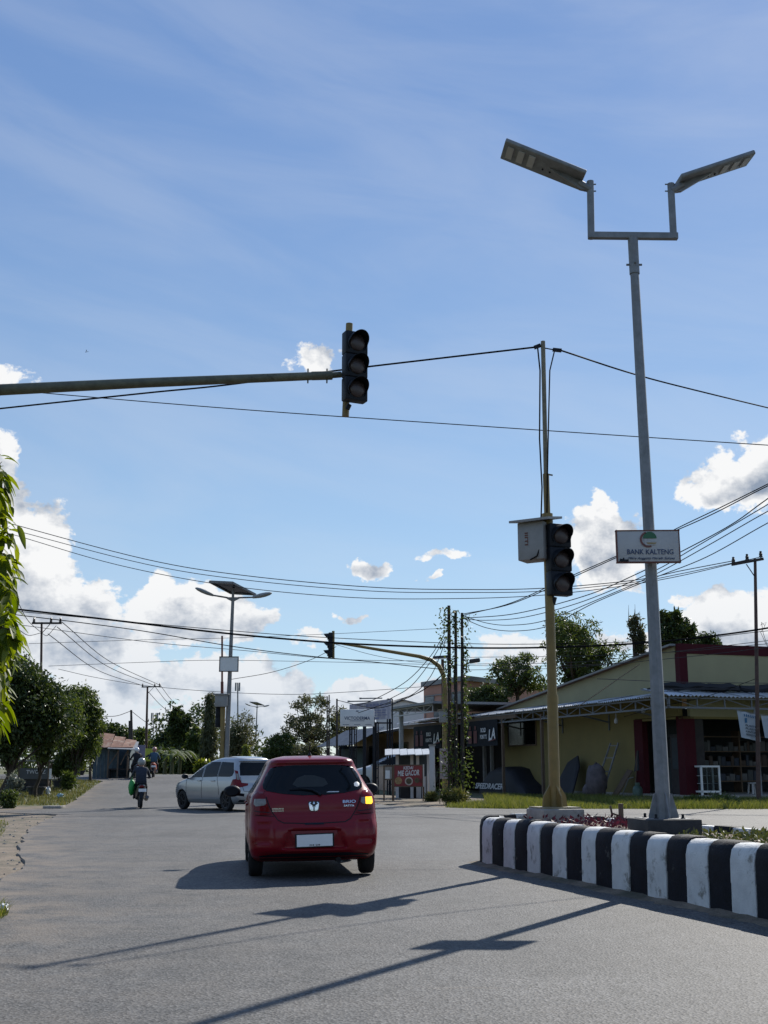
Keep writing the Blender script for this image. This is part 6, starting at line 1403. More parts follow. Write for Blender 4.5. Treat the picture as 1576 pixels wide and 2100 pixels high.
m_food = M('printed food', (.30, .19, .08), .6, 0, .5, 25); m_bowl = M('printed pale plate', (.45, .38, .33), .6, 0, .2, 20); m_food2 = M('printed dark food', (.08, .06, .03), .6, 0, .6, 30)
def flat_disc(par, x, z, r, mat, y=-.018): b = MB(); b.lathe([(r, 0), (r, .004)], 20, Matrix.Translation((x, y, z)) @ Matrix.Rotation(math.pi / 2, 4, 'X')); b.build('printed_dish', mat, par)
flat_disc(ms, -.42, zb + H_ * .27, .15, m_food); flat_disc(ms, 0.02, zb + H_ * .25, .17, m_bowl); flat_disc(ms, 0.02, zb + H_ * .25, .12, m_food2, -.023); flat_disc(ms, .36, zb + H_ * .29, .11, m_food2); flat_disc(ms, .53, zb + H_ * .27, .09, m_pr)
wb = thing('whiteboard', 'blank whiteboard sheet in a wooden frame left of the red noodle banner', 'board', (sx_(797), YM + .1, 0))
b = MB(); hw = (sx_(806) - sx_(788)) / 2
for x in (-hw, hw): b.bb(x - .035, x + .035, -.03, .03, -.1, zt)
b.bb(-hw, hw, -.025, .025, zt - .07, zt); b.bb(-hw, hw, -.025, .025, at(797, 1600, YM).z, at(797, 1600, YM).z + .06); b.build('frame', m_wood, wb)
b = MB(); b.bb(-hw + .035, hw - .035, -.012, .012, at(797, 1600, YM).z + .06, zt - .07); b.build('panel', m_concrete, wb); b = MB(); b.bb(-hw + .06, hw - .12, -.02, -.013, at(797, 1597, YM).z, at(797, 1580, YM).z); b.build('paper', m_white, wb)
YP = 46.6; c = at(911, 1566, YP)
ps = thing('poster', 'narrow pale pink poster standing left of the vine-grown poles', 'poster', (c.x, YP, 0)); hw = .16; zt2, zb2 = at(911, 1535, YP).z, at(911, 1597, YP).z
b = MB(); b.bb(-hw, hw, -.01, .01, zb2, zt2); b.build('sheet', M('pale pink poster', (.50, .40, .38), .6, 0, .08, 4), ps); b = MB(); b.bb(-hw - .03, -hw, -.02, .02, -.1, zt2); b.bb(hw, hw + .03, -.02, .02, -.1, zt2); b.build('frame', m_wood, ps)
text(('VII', 0.0, .02), (0, -.014, zb2 + (zt2 - zb2) * .66), (1, 0, 0), (0, 0, 1), .18, .1, m_pr, ps)
for z in (.38, .44): b = MB(); b.bb(-.09, .09, -.014, -.0105, zb2 + z, zb2 + z + .03); b.build('print_line', m_pr, ps)
flat_disc(ps, 0, zb2 + .16, .09, m_pr, -.012); flat_disc(ps, 0, zb2 + .16, .075, m_signwhite, -.015); b = MB(); b.prism([(-.14, -.012, zt2 - .05), (0, -.012, zt2 - .2), (.14, -.012, zt2 - .04), (0, -.012, zt2 - .12)], (0, -.003, 0)); b.build('print_line', m_pr, ps)
# billboards
def lattice(b, x0, x1, y, z0, z1, r=.035, n=9):
    for x in (x0, x1): b.beam((x, y, z0), (x, y, z1), r * 2, r * 2)
    for k in range(n + 1): z = z0 + (z1 - z0) * k / n; b.beam((x0, y, z), (x1, y, z), r * 1.2, r * 1.2)
YB = 58.0; X = lambda px, Y=YB: at(px, 1500, Y).x; Z = lambda py, Y=YB: at(735, py, Y).z
vb = thing('billboard', 'white clinic billboard with dark lettering on lattice legs', 'billboard', (X(733), YB, 0)); x0 = X(733)
b = MB(); b.bb(X(698) - x0, X(768) - x0, -.08, .08, Z(1490), Z(1455)); b.build('board', m_white, vb, bevel=.02)
wv = X(768) - X(698); zc = (Z(1490) + Z(1455)) / 2
text(('VICTODERMA', 0.0, .015), (.0, -.085, zc - .01), (1, 0, 0), (0, 0, 1), wv * .76, .16, m_letter_blue, vb)
for dx, dz, wl in ((0, -.14, wv * .42), (-.55, -.32, .3), (0, -.32, .3), (.55, -.32, .3)): b = MB(); b.box((dx, -.083, zc + dz), (wl, .006, .022)); b.build('small_print', m_letter_blue, vb)
b = MB(); b.box((.0, -.083, zc + .33), (.13, .006, .05)); b.build('emblem', m_letter_blue, vb)
b = MB(); lattice(b, X(718) - x0, X(722) - x0, 0, -.1, Z(1490)); lattice(b, X(727) - x0, X(731) - x0, .3, -.1, Z(1490), .025); b.build('lattice_leg', m_black, vb); b = MB(); b.beam((X(748) - x0, .0, -.1), (X(748) - x0, .0, Z(1490)), .17, .17); b.build('leg', m_black, vb); b = MB(); b.beam((X(767) - x0, .0, -.1), (X(767) - x0, 0, Z(1470)), .1, .1); b.build('leg', m_black, vb)
YB2 = 61.5; x0 = X(762, YB2); b2 = thing('billboard', 'larger wrinkled pale banner on black lattice legs behind the clinic billboard', 'billboard', (x0, YB2, 0))
m_pb = M('faded violet grey print', (.36, .36, .43), .6, 0, .15, 3, 0, (.55, .54, .55), .48, .6, stretch=(3, 1, .8)); Zb = lambda py: Z(py, YB2)
b = MB(); n = 14; V = []
for k in range(n + 1):
    t = k / n; x = X(717, YB2) + (X(803, YB2) - X(717, YB2)) * t - x0; o = .05 * math.sin(k * 1.7); zt_ = Zb(1445) + (Zb(1433) - Zb(1445)) * t; zb_ = Zb(1479) + (Zb(1474) - Zb(1479)) * t
    V += [(x, o, zt_), (x, -o, zb_), (x, o + .02, zt_), (x, -o + .02, zb_)]
fs = []
for k in range(n): i = 4 * k; fs += [(i, i + 1, i + 5, i + 4), (i + 2, i + 6, i + 7, i + 3), (i, i + 4, i + 6, i + 2), (i + 1, i + 3, i + 7, i + 5)]
b.add(V, fs); b.build('cloth', m_pb, b2, smooth=60)
r2 = random.Random(13); m_pb2 = M('faded blue print', (.2, .22, .34), .6)
for k, (zz, wl, hh) in enumerate(((Zb(1447), .9, .13), (Zb(1452), .25, .07), (Zb(1458), 1.3, .05), (Zb(1463), 1.2, .05), (Zb(1468), 1.35, .05), (Zb(1475), .5, .09))):
    for j in range(5): b = MB(); b.box((.15 + (j - 2) * wl / 5, -.065, zz + j * .012), (wl / 5 * .82, .004, hh)); b.build('small_print', m_pb2, b2)
b = MB()
for a in ((766, 770), (772, 776), (795, 799), (801, 805)): lattice(b, X(a[0], YB2) - x0, X(a[1], YB2) - x0, .1, -.1, Zb(1481) if a[0] < 790 else Zb(1433), .035, 8)
b.bb(X(766, YB2) - x0, X(805, YB2) - x0, .08, .14, Zb(1484), Zb(1481)); b.build('lattice_leg', m_black, b2)
b = MB()
for px, py in ((716, 1440), (740, 1434)): b.beam((X(px, YB2) - x0, -.7, Zb(py)), (X(px + 44, YB2) - x0, -.1, Zb(py) + .05), .06, .06); b.box((X(px, YB2) - x0, -.72, Zb(py)), (.12, .14, .08))
b.build('floodlight_arm', m_galv_dark, b2)

# buildings behind the row
pkb = thing('pink_building', 'tall salmon pink building with checkered window bay behind the poles', 'building', (6.0, 87, 0))
def pk(px, Y): q = at(px, 1500, Y); return Vector((q.x - 6.0, q.y - 87, 0))
A, B, Cc = pk(870, 93), pk(957, 86.5), pk(1150, 99); D = Cc + (A - B); ZT = at(957, 1391, 86.5).z
b = MB(); b.prism([A, B, Cc, D], (0, 0, ZT)); b.build('wall', m_pink, pkb)
b = MB()
for p, q in ((A, B), (B, Cc)): nn = (q - p).cross(Vector((0, 0, 1))).normalized() * .1; b.beam(p + nn + Vector((0, 0, ZT)), q + nn + Vector((0, 0, ZT)), .3, .35)
b.build('roof_edge', m_galv_dark, pkb)
nn = (B - A).cross(Vector((0, 0, 1))).normalized(); nn = nn if nn.y < 0 else -nn; b = MB(); dAB = (B - A)
m_gp = M('dusky window glass', (.05, .065, .09), .1)
for r_ in range(4):
    for c_ in range(4):
        p = A + dAB * (.06 + c_ * .22) + Vector((0, 0, ZT - 2.05 - r_ * 1.15)) + nn * .03; q = dAB.normalized() * (dAB.length * .2)
        if (r_ + c_) % 2 == 0 or c_ == 3: bb2 = MB(); bb2.prism([p, p + q, p + q + Vector((0, 0, 1.02)), p + Vector((0, 0, 1.02))], nn * .04); bb2.build('window_pane', m_gp, pkb)
b = MB()
for r_ in range(5): z = ZT - 2.1 - (r_ - 1) * 1.15; b.beam(A + dAB * .03 + nn * .06 + Vector((0, 0, z)), A + dAB * .95 + nn * .06 + Vector((0, 0, z)), .06, .08)
for c_ in range(5): p = A + dAB * (.05 + c_ * .22) + nn * .06; b.beam(p + Vector((0, 0, ZT - 5.4)), p + Vector((0, 0, ZT - .9)), .06, .06)
b.build('window_grid', m_galv_dark, pkb)
m2 = (B - Cc).cross(Vector((0, 0, 1))).normalized(); m2 = m2 if m2.y < 0 else -m2
b = MB(); p = B.lerp(Cc, .2) + m2 * .06; b.prism([p, p + (Cc - B).normalized() * .55, p + (Cc - B).normalized() * .55 + Vector((0, 0, ZT - .3)), p + Vector((0, 0, ZT - .3))], m2 * .05); b.build('grey_stripe', m_concrete, pkb)
wbd = thing('white_building', 'plain white building with low pitched roof behind the carport', 'building', (at(825, 1500, 105).x, 105, 0)); w = at(878, 1500, 105).x - at(772, 1500, 105).x
b = MB(); z1, z2 = at(825, 1448, 105).z, at(825, 1436, 105).z; b.prism([(-w / 2, 0, -.1), (w / 2, 0, -.1), (w / 2, 0, z1), (.1, 0, z2), (-w / 2, 0, z1 - .3)], (0, 8, 0)); b.build('wall', m_white, wbd)
b = MB(); b.beam((-w / 2, -.1, z1 - .28), (.1, -.1, z2 + .03), .3, .08); b.beam((.1, -.1, z2 + .03), (w / 2, -.1, z1 + .03), .3, .08); b.build('roof_edge', m_galv, wbd)

# ------------------------------------------------------------------ left side: hut, signs, cart, pots
YH = 66.5; hb = at(240, 1596, YH); hb.z = T(hb.x, hb.y)
hut = thing('roadside_hut', 'weathered roadside hut with rusty roof and open plank porch', 'hut', hb, R(6))
k_ = YH / FPX; hx = lambda px: (px - 240) * k_
for i in range(6): b = MB(); x = hx(192) + i * .22; b.bb(x, x + .20, -.02, .02, -.1, 1.75); b.build('plank', m_teal, hut)
b = MB(); b.bb(hx(192), hx(262), 2.4, 2.5, -.1, 1.9); b.bb(hx(192), hx(192) + .06, .03, 2.4, -.1, 1.8); b.bb(hx(262), hx(262) + .06, .03, 2.4, -.1, 1.8); b.build('back_wall', m_teal, hut)
for i in range(4):
    b = MB(); x = hx(182) + i * .62; b.prism([(x, -.5, 1.62 + i * .0), (x + .6, -.5, 1.62), (x + .6, 1.4, 2.55 - i * .17), (x, 1.4, 2.62 - i * .17)], (0, 0, .03)); b.build('roof_sheet', m_rustroof, hut)
b = MB(); b.prism([(hx(222), -.7, 1.55), (hx(280), -.9, 1.48), (hx(276), 1.2, 1.95), (hx(222), 1.2, 2.1)], (0, 0, .035)); b.build('porch_roof', m_galv, hut)
for px in (224, 243, 262, 278): b = MB(); b.beam((hx(px), -.6, -.1), (hx(px), -.6, 1.52), .08, .08); b.build('post', m_wood, hut)
b = MB(); b.beam((hx(224), -.62, .6), (hx(243), -.62, 1.4), .06, .06); b.beam((hx(262), -.62, 1.5), (hx(248), -.62, .7), .06, .06); b.build('brace', m_wood, hut)
b = MB(); b.bb(hx(224), hx(276), -.5, .3, .42, .5); b.bb(hx(226), hx(228), -.5, .3, -.1, .42); b.bb(hx(272), hx(274), -.5, .3, -.1, .42); b.build('bench', m_darkwood, hut)
m_purple = M('faded violet sign', (.16, .15, .24), .6, 0, .1, 4); m_lime = M('lime sign', (.42, .45, .06), .55)
def road_sign(label, px0, px1, py0, py1, Y, mat, rz, cat='sign', extra=None):
    c = at((px0 + px1) / 2, py1, Y); g = T(c.x, c.y); t = thing('roadside_sign', label, cat, (c.x, c.y, g), rz); w = (px1 - px0) / FPX * Y / math.cos(rz); z0, z1 = c.z - g, at(px0, py0, Y).z - g
    b = MB(); b.box((0, 0, (z0 + z1) / 2), (w, .06, z1 - z0)); b.build('board', mat, t)
    for x in (-w * .4, w * .4): b = MB(); b.beam((x, .08, -.1), (x, .08, z1), .08, .08); b.build('post', m_wood, t)
    b = MB(); b.box((0, -.04, z0 + (z1 - z0) * .28), (w * .28, .012, (z1 - z0) * .22)); b.build('print_block', m_signwhite, t)
    if extra: b = MB(); b.box((0, -.035, z0 + (z1 - z0) * .5), (w * .98, .01, (z1 - z0) * .12), Matrix.Rotation(-.35, 3, 'Y')); b.build('print_stripe', m_dark, t)
    return t
road_sign('faded violet roadside sign behind the white-helmeted rider', 274, 297, 1528, 1560, 88, m_purple, R(5)); road_sign('lime and brown roadside sign right of the violet one', 299, 319, 1535, 1561, 86, m_lime, R(28), extra=True)
q = gpt(70, 1621); ct = thing('street_cart', 'dark street food cart lettered in white behind the potted tree', 'cart', q, R(8)); kx = q.y / FPX
w = 60 * kx; b = MB(); b.bb(-w / 2, w / 2, -.4, .4, .5, .98); b.build('upper_panel', M('charcoal panel', (.07, .075, .08), .5, 0, .15, 4), ct); b = MB(); b.bb(-w / 2 + .08, w / 2 - .05, -.36, .36, .12, .5); b.build('lower_panel', m_darkwood, ct)
b = MB(); b.bb(-w / 2 - .05, w / 2 + .05, -.5, .5, 1.28, 1.33); b.build('roof', m_galv_dark, ct); [MB().bb(x - .03, x + .03, y - .03, y + .03, 0, 1.28).build('post', m_wood, ct) for x in (-w / 2 + .03, w / 2 - .03) for y in (-.38, .38)]
text(('TWOZZ', 0.0, .012), (.1, -.41, .82), (1, 0, .01), (0, 0, 1), w * .62, .17, m_letter_white, ct); b = MB(); b.bb(w / 2 + .001, w / 2 + .1, -.41, -.39, .5, .95); b.build('side_sheet', m_white, ct)
for x in (-w * .3, w * .3): b = MB(); b.lathe([(.16, -.03), (.16, .03)], 16, Matrix.Translation((x, -.42, .16)) @ Matrix.Rotation(math.pi / 2, 4, 'X')); b.build('wheel', m_rubber, ct)
def pot(label, px, py, wpx, hpx):
    q = gpt(px, py); k = q.y / FPX; r = wpx * k / 2; h = hpx * k; t = thing('plant_pot', label, 'plant pot', q - Vector((0, 0, .06)), 0, 'concrete pots on the grass bank')
    b = MB(); b.lathe([(r * .72, 0), (r * .85, h * .6), (r, h * .85), (r * 1.08, h * .86), (r * 1.08, h), (r * .92, h), (r * .88, h * .8)], 20); b.build('pot', m_darkconc, t, smooth=30)
    b = MB(); b.lathe([(r * .88, h * .82), (r * .88, h * .86)], 16); b.build('soil', m_soil, t); return q + Vector((0, 0, h * .8)), k
POT1 = pot('wide low concrete pot holding the dark tree, nearest the corner', 74, 1630, 36, 19); POT2 = pot('round concrete pot under the bushy palm-like plant', 121, 1613, 26, 15); POT3 = pot('concrete pot with a pale green bush, farthest along the bank', 161, 1600, 26, 11)
q = gpt(90, 1629); sbg = thing('plastic_bag', 'crumpled yellow and white plastic bag beside the concrete pot', 'plastic bag', q)
m_ybag = M('yellow plastic', (.55, .45, .08), .4); r2 = random.Random(3); b = MB(); b.sphere((-.03, 0, .13), (.09, .1, .19), 9, 7, .2, r2); b.build('yellow_half', m_ybag, sbg); b = MB(); b.sphere((.17, .02, .13), (.12, .12, .17), 9, 7, .25, r2); b.build('white_half', m_white, sbg)
q = gpt(124, 1635); lt = thing('litter', 'scrap of pale blue plastic litter on the grass bank', 'litter', q); b = MB(); b.sphere((0, 0, .06), (.14, .1, .09), 8, 6, .35, r2); b.build('scrap', M('pale blue plastic', (.3, .45, .55), .4), lt)
q = gpt(108, 1658); sl2 = thing('concrete_slab', 'broken concrete slab at the corner of the dirt track', 'slab', q - Vector((0, 0, .03)), R(5)); b = MB(); b.prism([(-.3, -.15, 0), (.1, -.2, 0), (.22, -.12, 0), (.3, -.17, 0), (.4, .2, 0), (-.2, .24, 0)], (0, 0, .12)); b.build('slab', m_concrete, sl2, bevel=.02)
q = gp(5, 1873); lt2 = thing('paper_scrap', 'scrap of white paper in the grass tuft at the left edge', 'litter', q); b = MB(); b.sphere((0, 0, .045), (.06, .05, .04), 8, 6, .35, r2); b.build('scrap', m_white, lt2)
b_ = at(178, 722, 26); bird = thing('dragonfly', 'tiny dragonfly in the open sky above the signal arm', 'insect', b_); b = MB(); b.tube([(-.03, 0, 0), (.05, 0, .01)], [.008, .003], 5); b.build('body', m_black, bird)
for s in (-1, 1): b = MB(); b.prism([(0, 0, .01), (.02, s * .06, .03), (0, s * .065, .028)], (0, 0, .002)); b.build('wing', m_black, bird)

# ------------------------------------------------------------------ trees and plants
lf_dark = leafmat('dark glossy foliage', (.022, .040, .011), (.058, .085, .022), .28, .48)
lf_mid = leafmat('mid green foliage', (.034, .06, .014), (.085, .115, .03), .38, .5)
lf_olive = leafmat('olive feathery foliage', (.05, .062, .028), (.11, .115, .05), .3, .5)
lf_bright = leafmat('bright young leaves', (.07, .115, .014), (.15, .19, .03), .55, .5)
lf_lime = leafmat('lime foliage', (.09, .13, .02), (.17, .19, .04), .45, .4)
lf_banana = leafmat('banana leaf', (.035, .06, .018), (.08, .11, .035), .35, .75)
lf_silver = leafmat('silvery shrub leaves', (.07, .09, .06), (.2, .21, .17), .2, .4)
def cluster_pts(C, n, r, seed, flat=1.0):
    g = np.random.default_rng(seed); C = np.asarray(C, float); P = np.repeat(C, n, 0); d = g.normal(size=P.shape); d /= np.linalg.norm(d, axis=1)[:, None] + 1e-9
    rr = (g.uniform(0, 1, len(P)) ** .45)[:, None] * (np.repeat(np.broadcast_to(r, len(C)), n))[:, None]
    d[:, 2] *= flat; return P + d * rr
def crown_centres(n, c, rx, rz, seed, shape):
    g = np.random.default_rng(seed); out = []; lobes = []
    for i in range(8):
        d = g.normal(size=3); d /= np.linalg.norm(d); rl = g.uniform(.34, .52); lobes.append(np.array([*(d * (1.02 - rl) * g.uniform(.75, 1.05)), rl]))
    lobes.append(np.array([0, 0, 0, .55])); lobes.append(np.array([0, 0, .3, .5]))
    while len(out) < n:
        p = g.uniform(-1, 1, 3)
        if shape == 'round':
            q = np.linalg.norm(p)
            if q > 1 or g.uniform() > .3 + .7 * q ** 2: continue
            l = lobes[g.integers(len(lobes))]; p = l[:3] + p * l[3]
        elif shape == 'cone':
            h = (p[2] + 1) / 2; w = (1 - h) ** .75 * .95 + .07
            if h < .1: w *= h / .1 * .6 + .4
            a = g.uniform(0, 6.283); rr = w * g.uniform(.3, 1); p[0], p[1] = rr * math.cos(a), rr * math.sin(a)
        elif shape == 'umbrella':
            q = math.hypot(p[0], p[1])
            if q > 1: continue
            top = math.sqrt(max(0, 1 - q * q)); p[2] = top * g.choice([.95, .62, .3], p=[.5, .33, .17]) * 1.7 - .75 + g.uniform(-.08, .08)
        out.append((c[0] + p[0] * rx, c[1] + p[1] * rx, c[2] + p[2] * rz))
    return np.array(out)
def tree(name, label, px, Y, hw, top, bot, seed, mat, n=150, lpc=55, leaf=(.17, .08), shape='round', tr=.14, cr=.34, base_px=None, droop=.35, bare=0, group=None, trunk_py=None):
    k = Y / FPX; c = at(px, (top + bot) / 2, Y); rx, rz = hw * k, (bot - top) / 2 * k; bx = at(base_px or px, 1600, Y).x; base = Vector((bx, Y, T(bx, Y) - .08))
    t = thing(name, label, 'tree', base, 0, group); cl = c - base
    C = crown_centres(n, cl, rx * .98, rz * .97, seed, shape); rad = cr * min(rx, rz * 1.3)
    P = cluster_pts(C, lpc, np.random.default_rng(seed + 5).uniform(.6, 1.15, n) * rad, seed + 1, .75)
    leaf_obj('crown', P, leaf[0], leaf[1], seed + 2, mat, t, False, droop=droop)
    b = MB(); r2 = random.Random(seed); top_t = Vector((cl.x * .7, 0, cl.z - rz * .35)) if shape != 'cone' else Vector((cl.x, 0, cl.z + rz * .8)); fork = Vector((cl.x * .4, 0, max(.4, cl.z - rz * 1.0)))
    b.tube([Vector((0, 0, 0)), fork * .5 + Vector((r2.uniform(-.1, .1), 0, 0)), fork, top_t], [tr, tr * .85, tr * .7, tr * .35], 9)
    idx = list(range(n)); r2.shuffle(idx)
    if shape != 'cone':
        for i in idx[:min(n, 46)]:
            e = Vector(C[i]); s0 = fork.lerp(top_t, r2.uniform(0, .9)); m1 = s0.lerp(e, .5) + Vector((r2.uniform(-.15, .15) * rx, r2.uniform(-.15, .15) * rx, -.06 * rx + r2.uniform(0, .12) * rx)); b.tube([s0, m1, e], [tr * .32, tr * .2, tr * .06], 5)
    for i in range(bare):
        a = r2.uniform(0, 6.28); s0 = top_t; e = top_t + Vector((math.cos(a) * rx * r2.uniform(.4, .9), math.sin(a) * rx * .5, rz * r2.uniform(.9, 1.7))); b.tube([s0, s0.lerp(e, .5) + Vector((math.cos(a) * .2, 0, .1)), e], [tr * .4, tr * .25, tr * .05], 5)
    b.build('trunk', m_bark, t, smooth=60)
    return t
tree('leafy_tree', 'dark round-crowned tree at the left edge beside the street cart', 46, 47, 100, 1328, 1588, 31, lf_dark, 520, 66, (.2, .09), base_px=8, tr=.17)
tree('leafy_tree', 'dark tree growing from the wide concrete pot, its crown joining the round tree', 98, 50, 66, 1388, 1592, 32, lf_mid, 320, 64, (.17, .07), base_px=74, tr=.1)
tree('leafy_tree', 'bushy drooping tree behind the pots, right of the dark round tree', 154, 57, 58, 1382, 1600, 33, lf_mid, 380, 66, (.2, .075), tr=.14, droop=.8)
tree('leafy_tree', 'shorter tree edge beside the hut roof', 186, 62, 22, 1450, 1580, 34, lf_mid, 60, 50, (.19, .075), droop=.7, tr=.1)
GT = 'trees of the far roadside'
for i, (px, Y, hw, tp, bt, m, lab) in enumerate(((232, 112, 42, 1476, 1580, lf_dark, 'low dark far tree behind the hut roof'), (285, 120, 34, 1485, 1580, lf_mid, 'far tree behind the two dark poles'), (352, 108, 46, 1490, 1590, lf_dark, 'wide dark far tree right of the tall crossarm pole'),
                                  (366, 104, 24, 1446, 1530, lf_dark, 'far tree whose dark top stands highest left of the pointed tree'), (400, 100, 22, 1480, 1590, lf_mid, 'dark far tree just left of the pointed tree'), (330, 96, 40, 1530, 1596, lf_dark, 'low dark shrubby tree behind the scooters'), (395, 92, 30, 1545, 1592, lf_mid, 'round green bush-like tree below the pointed tree'))):
    tree('broadleaf_tree', lab, px, Y, hw * 1.1, tp, bt + 6, 40 + i, m, 200, 54, (.36, .17), tr=.2, group=GT)
tree('pointed_tree', 'narrow pointed tree with drooping leaves left of the yellow signal pole', 430, 82, 17, 1424, 1572, 51, lf_olive, 150, 42, (.4, .07), 'cone', .1, .55, droop=2.2)
tree('pointed_tree', 'small lime pointed tree low beside the minivan roof', 505, 74, 9, 1528, 1575, 52, lf_lime, 50, 30, (.3, .05), 'cone', .06, .55, droop=2.0)
tree('feathery_tree', 'feathery olive tree right behind the solar lamp post', 492, 88, 40, 1452, 1590, 53, lf_olive, 120, 55, (.22, .07), tr=.14, cr=.4)
tree('feathery_tree', 'spreading low green tree left of the red car roof', 578, 96, 42, 1505, 1590, 54, lf_mid, 110, 60, (.28, .09), 'umbrella', .16, .34)
tree('feathery_tree', 'grey-green tree behind the red car roof', 628, 90, 34, 1512, 1580, 55, lf_olive, 80, 50, (.22, .08), tr=.14)
tree('rain_tree', 'wide airy tree with gaps in its crown behind the thin dark poles', 640, 98, 62, 1420, 1545, 56, lf_olive, 120, 40, (.3, .10), 'umbrella', .22, .2)
tree('rain_tree', 'dense right flank of foliage behind the clinic billboard', 705, 100, 34, 1450, 1560, 57, lf_olive, 70, 40, (.3, .1), 'umbrella', .16, .28)
tree('tall_tree', 'tall broad tree with airy crown behind the yellow signal pole', 1184, 76, 106, 1236, 1425, 58, lf_mid, 200, 44, (.30, .10), tr=.34, cr=.17, droop=.5)
tree('tall_tree', 'smaller airy tree left of the yellow signal pole above the pink building', 1064, 86, 72, 1330, 1430, 59, lf_mid, 110, 44, (.29, .1), tr=.2, cr=.18, droop=.5)
tree('small_tree', 'dense dark tree in front of the pink building', 1002, 83, 48, 1396, 1500, 60, lf_dark, 180, 50, (.24, .11), tr=.12)
tree('ragged_tree', 'half bare ragged tree left of the tall street lamp post', 1306, 74, 20, 1252, 1370, 61, lf_olive, 44, 45, (.24, .1), 'round', .14, .45, bare=7)
tree('tall_tree', 'dark dense tree just right of the tall street lamp post', 1378, 72, 52, 1242, 1360, 62, lf_dark, 130, 50, (.3, .13), tr=.2, cr=.2)
tree('tall_tree', 'low dark crown peeking over the maroon parapet', 1450, 74, 44, 1296, 1366, 63, lf_dark, 110, 50, (.28, .12), tr=.18)
# near tree at the left edge: only hanging sprays of long leaves reach into the picture
nb = Vector((-6.2, 10.2, T(-6.2, 10.2) - .05)); nt_ = thing('mango_tree', 'bright green leafy branches hanging in at the left edge', 'tree', nb)
g = np.random.default_rng(77); tips = []; b = MB(); b.tube([(0, 0, 0), (.05, 0, 1.6), (.25, -.2, 3.0), (.4, -.2, 4.6)], [.16, .14, .11, .05], 10)
P = []; Dd = []
for k in range(110):
    py = g.uniform(950, 1470); lim = 40 * (1 - ((py - 1215) / 300) ** 2 * .75); px = lim - g.uniform(0, 1) ** 1.6 * 150 - 16; Yk = g.uniform(8.7, 10.2)
    e = at(px, py, Yk) - nb; s0 = Vector((.2 + g.uniform(-.1, .2), -.2, min(4.4, max(1.7, e.z + g.uniform(.1, .7)))));
    b.tube([s0, s0.lerp(e, .55) + Vector((0, 0, .12)), e], [.022, .014, .006], 5)
    for j in range(13):
        a = g.uniform(0, 6.283); P.append(tuple(e + Vector((g.normal() * .03, g.normal() * .03, g.normal() * .05)))); Dd.append((math.cos(a) * .8, math.sin(a) * .8, g.uniform(-1.1, .15)))
b.build('trunk', m_bark, nt_, smooth=60)
def long_leaves(name, P, D, L, W, seed, mat, parent, seg=4):
    g = np.random.default_rng(seed); P = np.asarray(P, float); D = np.asarray(D, float); n = len(P); D /= np.linalg.norm(D, axis=1)[:, None]
    s = np.cross(D, np.array([0, 0, 1.0])) + g.normal(size=(n, 3)) * .25; s /= np.linalg.norm(s, axis=1)[:, None]; L = L * g.uniform(.7, 1.25, n)
    rows = []
    for i in range(seg + 1):
        t = i / seg; c = P + D * (L * t)[:, None]; c[:, 2] -= (t ** 2) * L * .45; w = W * math.sin(math.pi * (t * .9 + .06)) ** .8 / 2
        up = np.cross(s, D); rows += [c - s * w + up * w * .35, c, c + s * w + up * w * .35]
    v = np.stack(rows, 1).reshape(-1, 3); m = 3 * (seg + 1); q = []
    for i in range(seg):
        for c in (0, 1): a = i * 3 + c; q += [[a, a + 1, a + 4], [a, a + 4, a + 3]]
    q = (np.arange(n)[:, None, None] * m + np.array(q)[None]).reshape(-1, 3)
    me = tri_mesh(name, v, q); me.polygons.foreach_set('use_smooth', [True] * len(me.polygons)); return link(name, me, mat, parent)
long_leaves('crown', P, Dd, .15, .056, 78, lf_bright, nt_)
# vines on the dark poles
for i, (px, y0, y1, rr, n, lab) in enumerate(((921, 1244, 1640, .26, 900, 'leafy vine draping the leftmost dark pole from its top'), (934, 1252, 1650, .16, 600, 'thin vine climbing the middle dark pole'), (949, 1262, 1650, .2, 1000, 'vine with dangling leaves climbing the right dark pole'))):
    b0 = at(px, 1650, YV - .15); b0.z = T(b0.x, b0.y); v_ = thing('climbing_vine', lab, 'vine', b0); g = np.random.default_rng(90 + i); u_ = g.uniform(0, 1, n); py = y0 + (y1 - y0) * u_
    dens = (np.sin(u_ * 23 + i) + np.sin(u_ * 9 + 2 * i)) * .25 + .6 + (u_ < .22) * .45 + (u_ > .7) * .3; keep = g.uniform(0, 1.15, n) < dens; py = py[keep]; C = np.array([at(px, q, YV - .1) - b0 for q in py]); wid = rr * (.5 + (py < 1330) * .6 + (py > 1520) * .7)
    C[:, 0] += g.normal(size=len(C)) * wid * .7 + (.12 if i == 2 else -.05); C[:, 1] += g.normal(size=len(C)) * wid * .5
    leaf_obj('leaves', C, .13, .07, 95 + i, lf_mid, v_, False, droop=.9); b = MB(); b.tube([at(px + 3 * math.sin(k * 1.1 + i), y1 + (y0 - y1) * k / 14, YV - .13) - b0 for k in range(15)], .018, 5); b.build('stem', m_bark, v_)
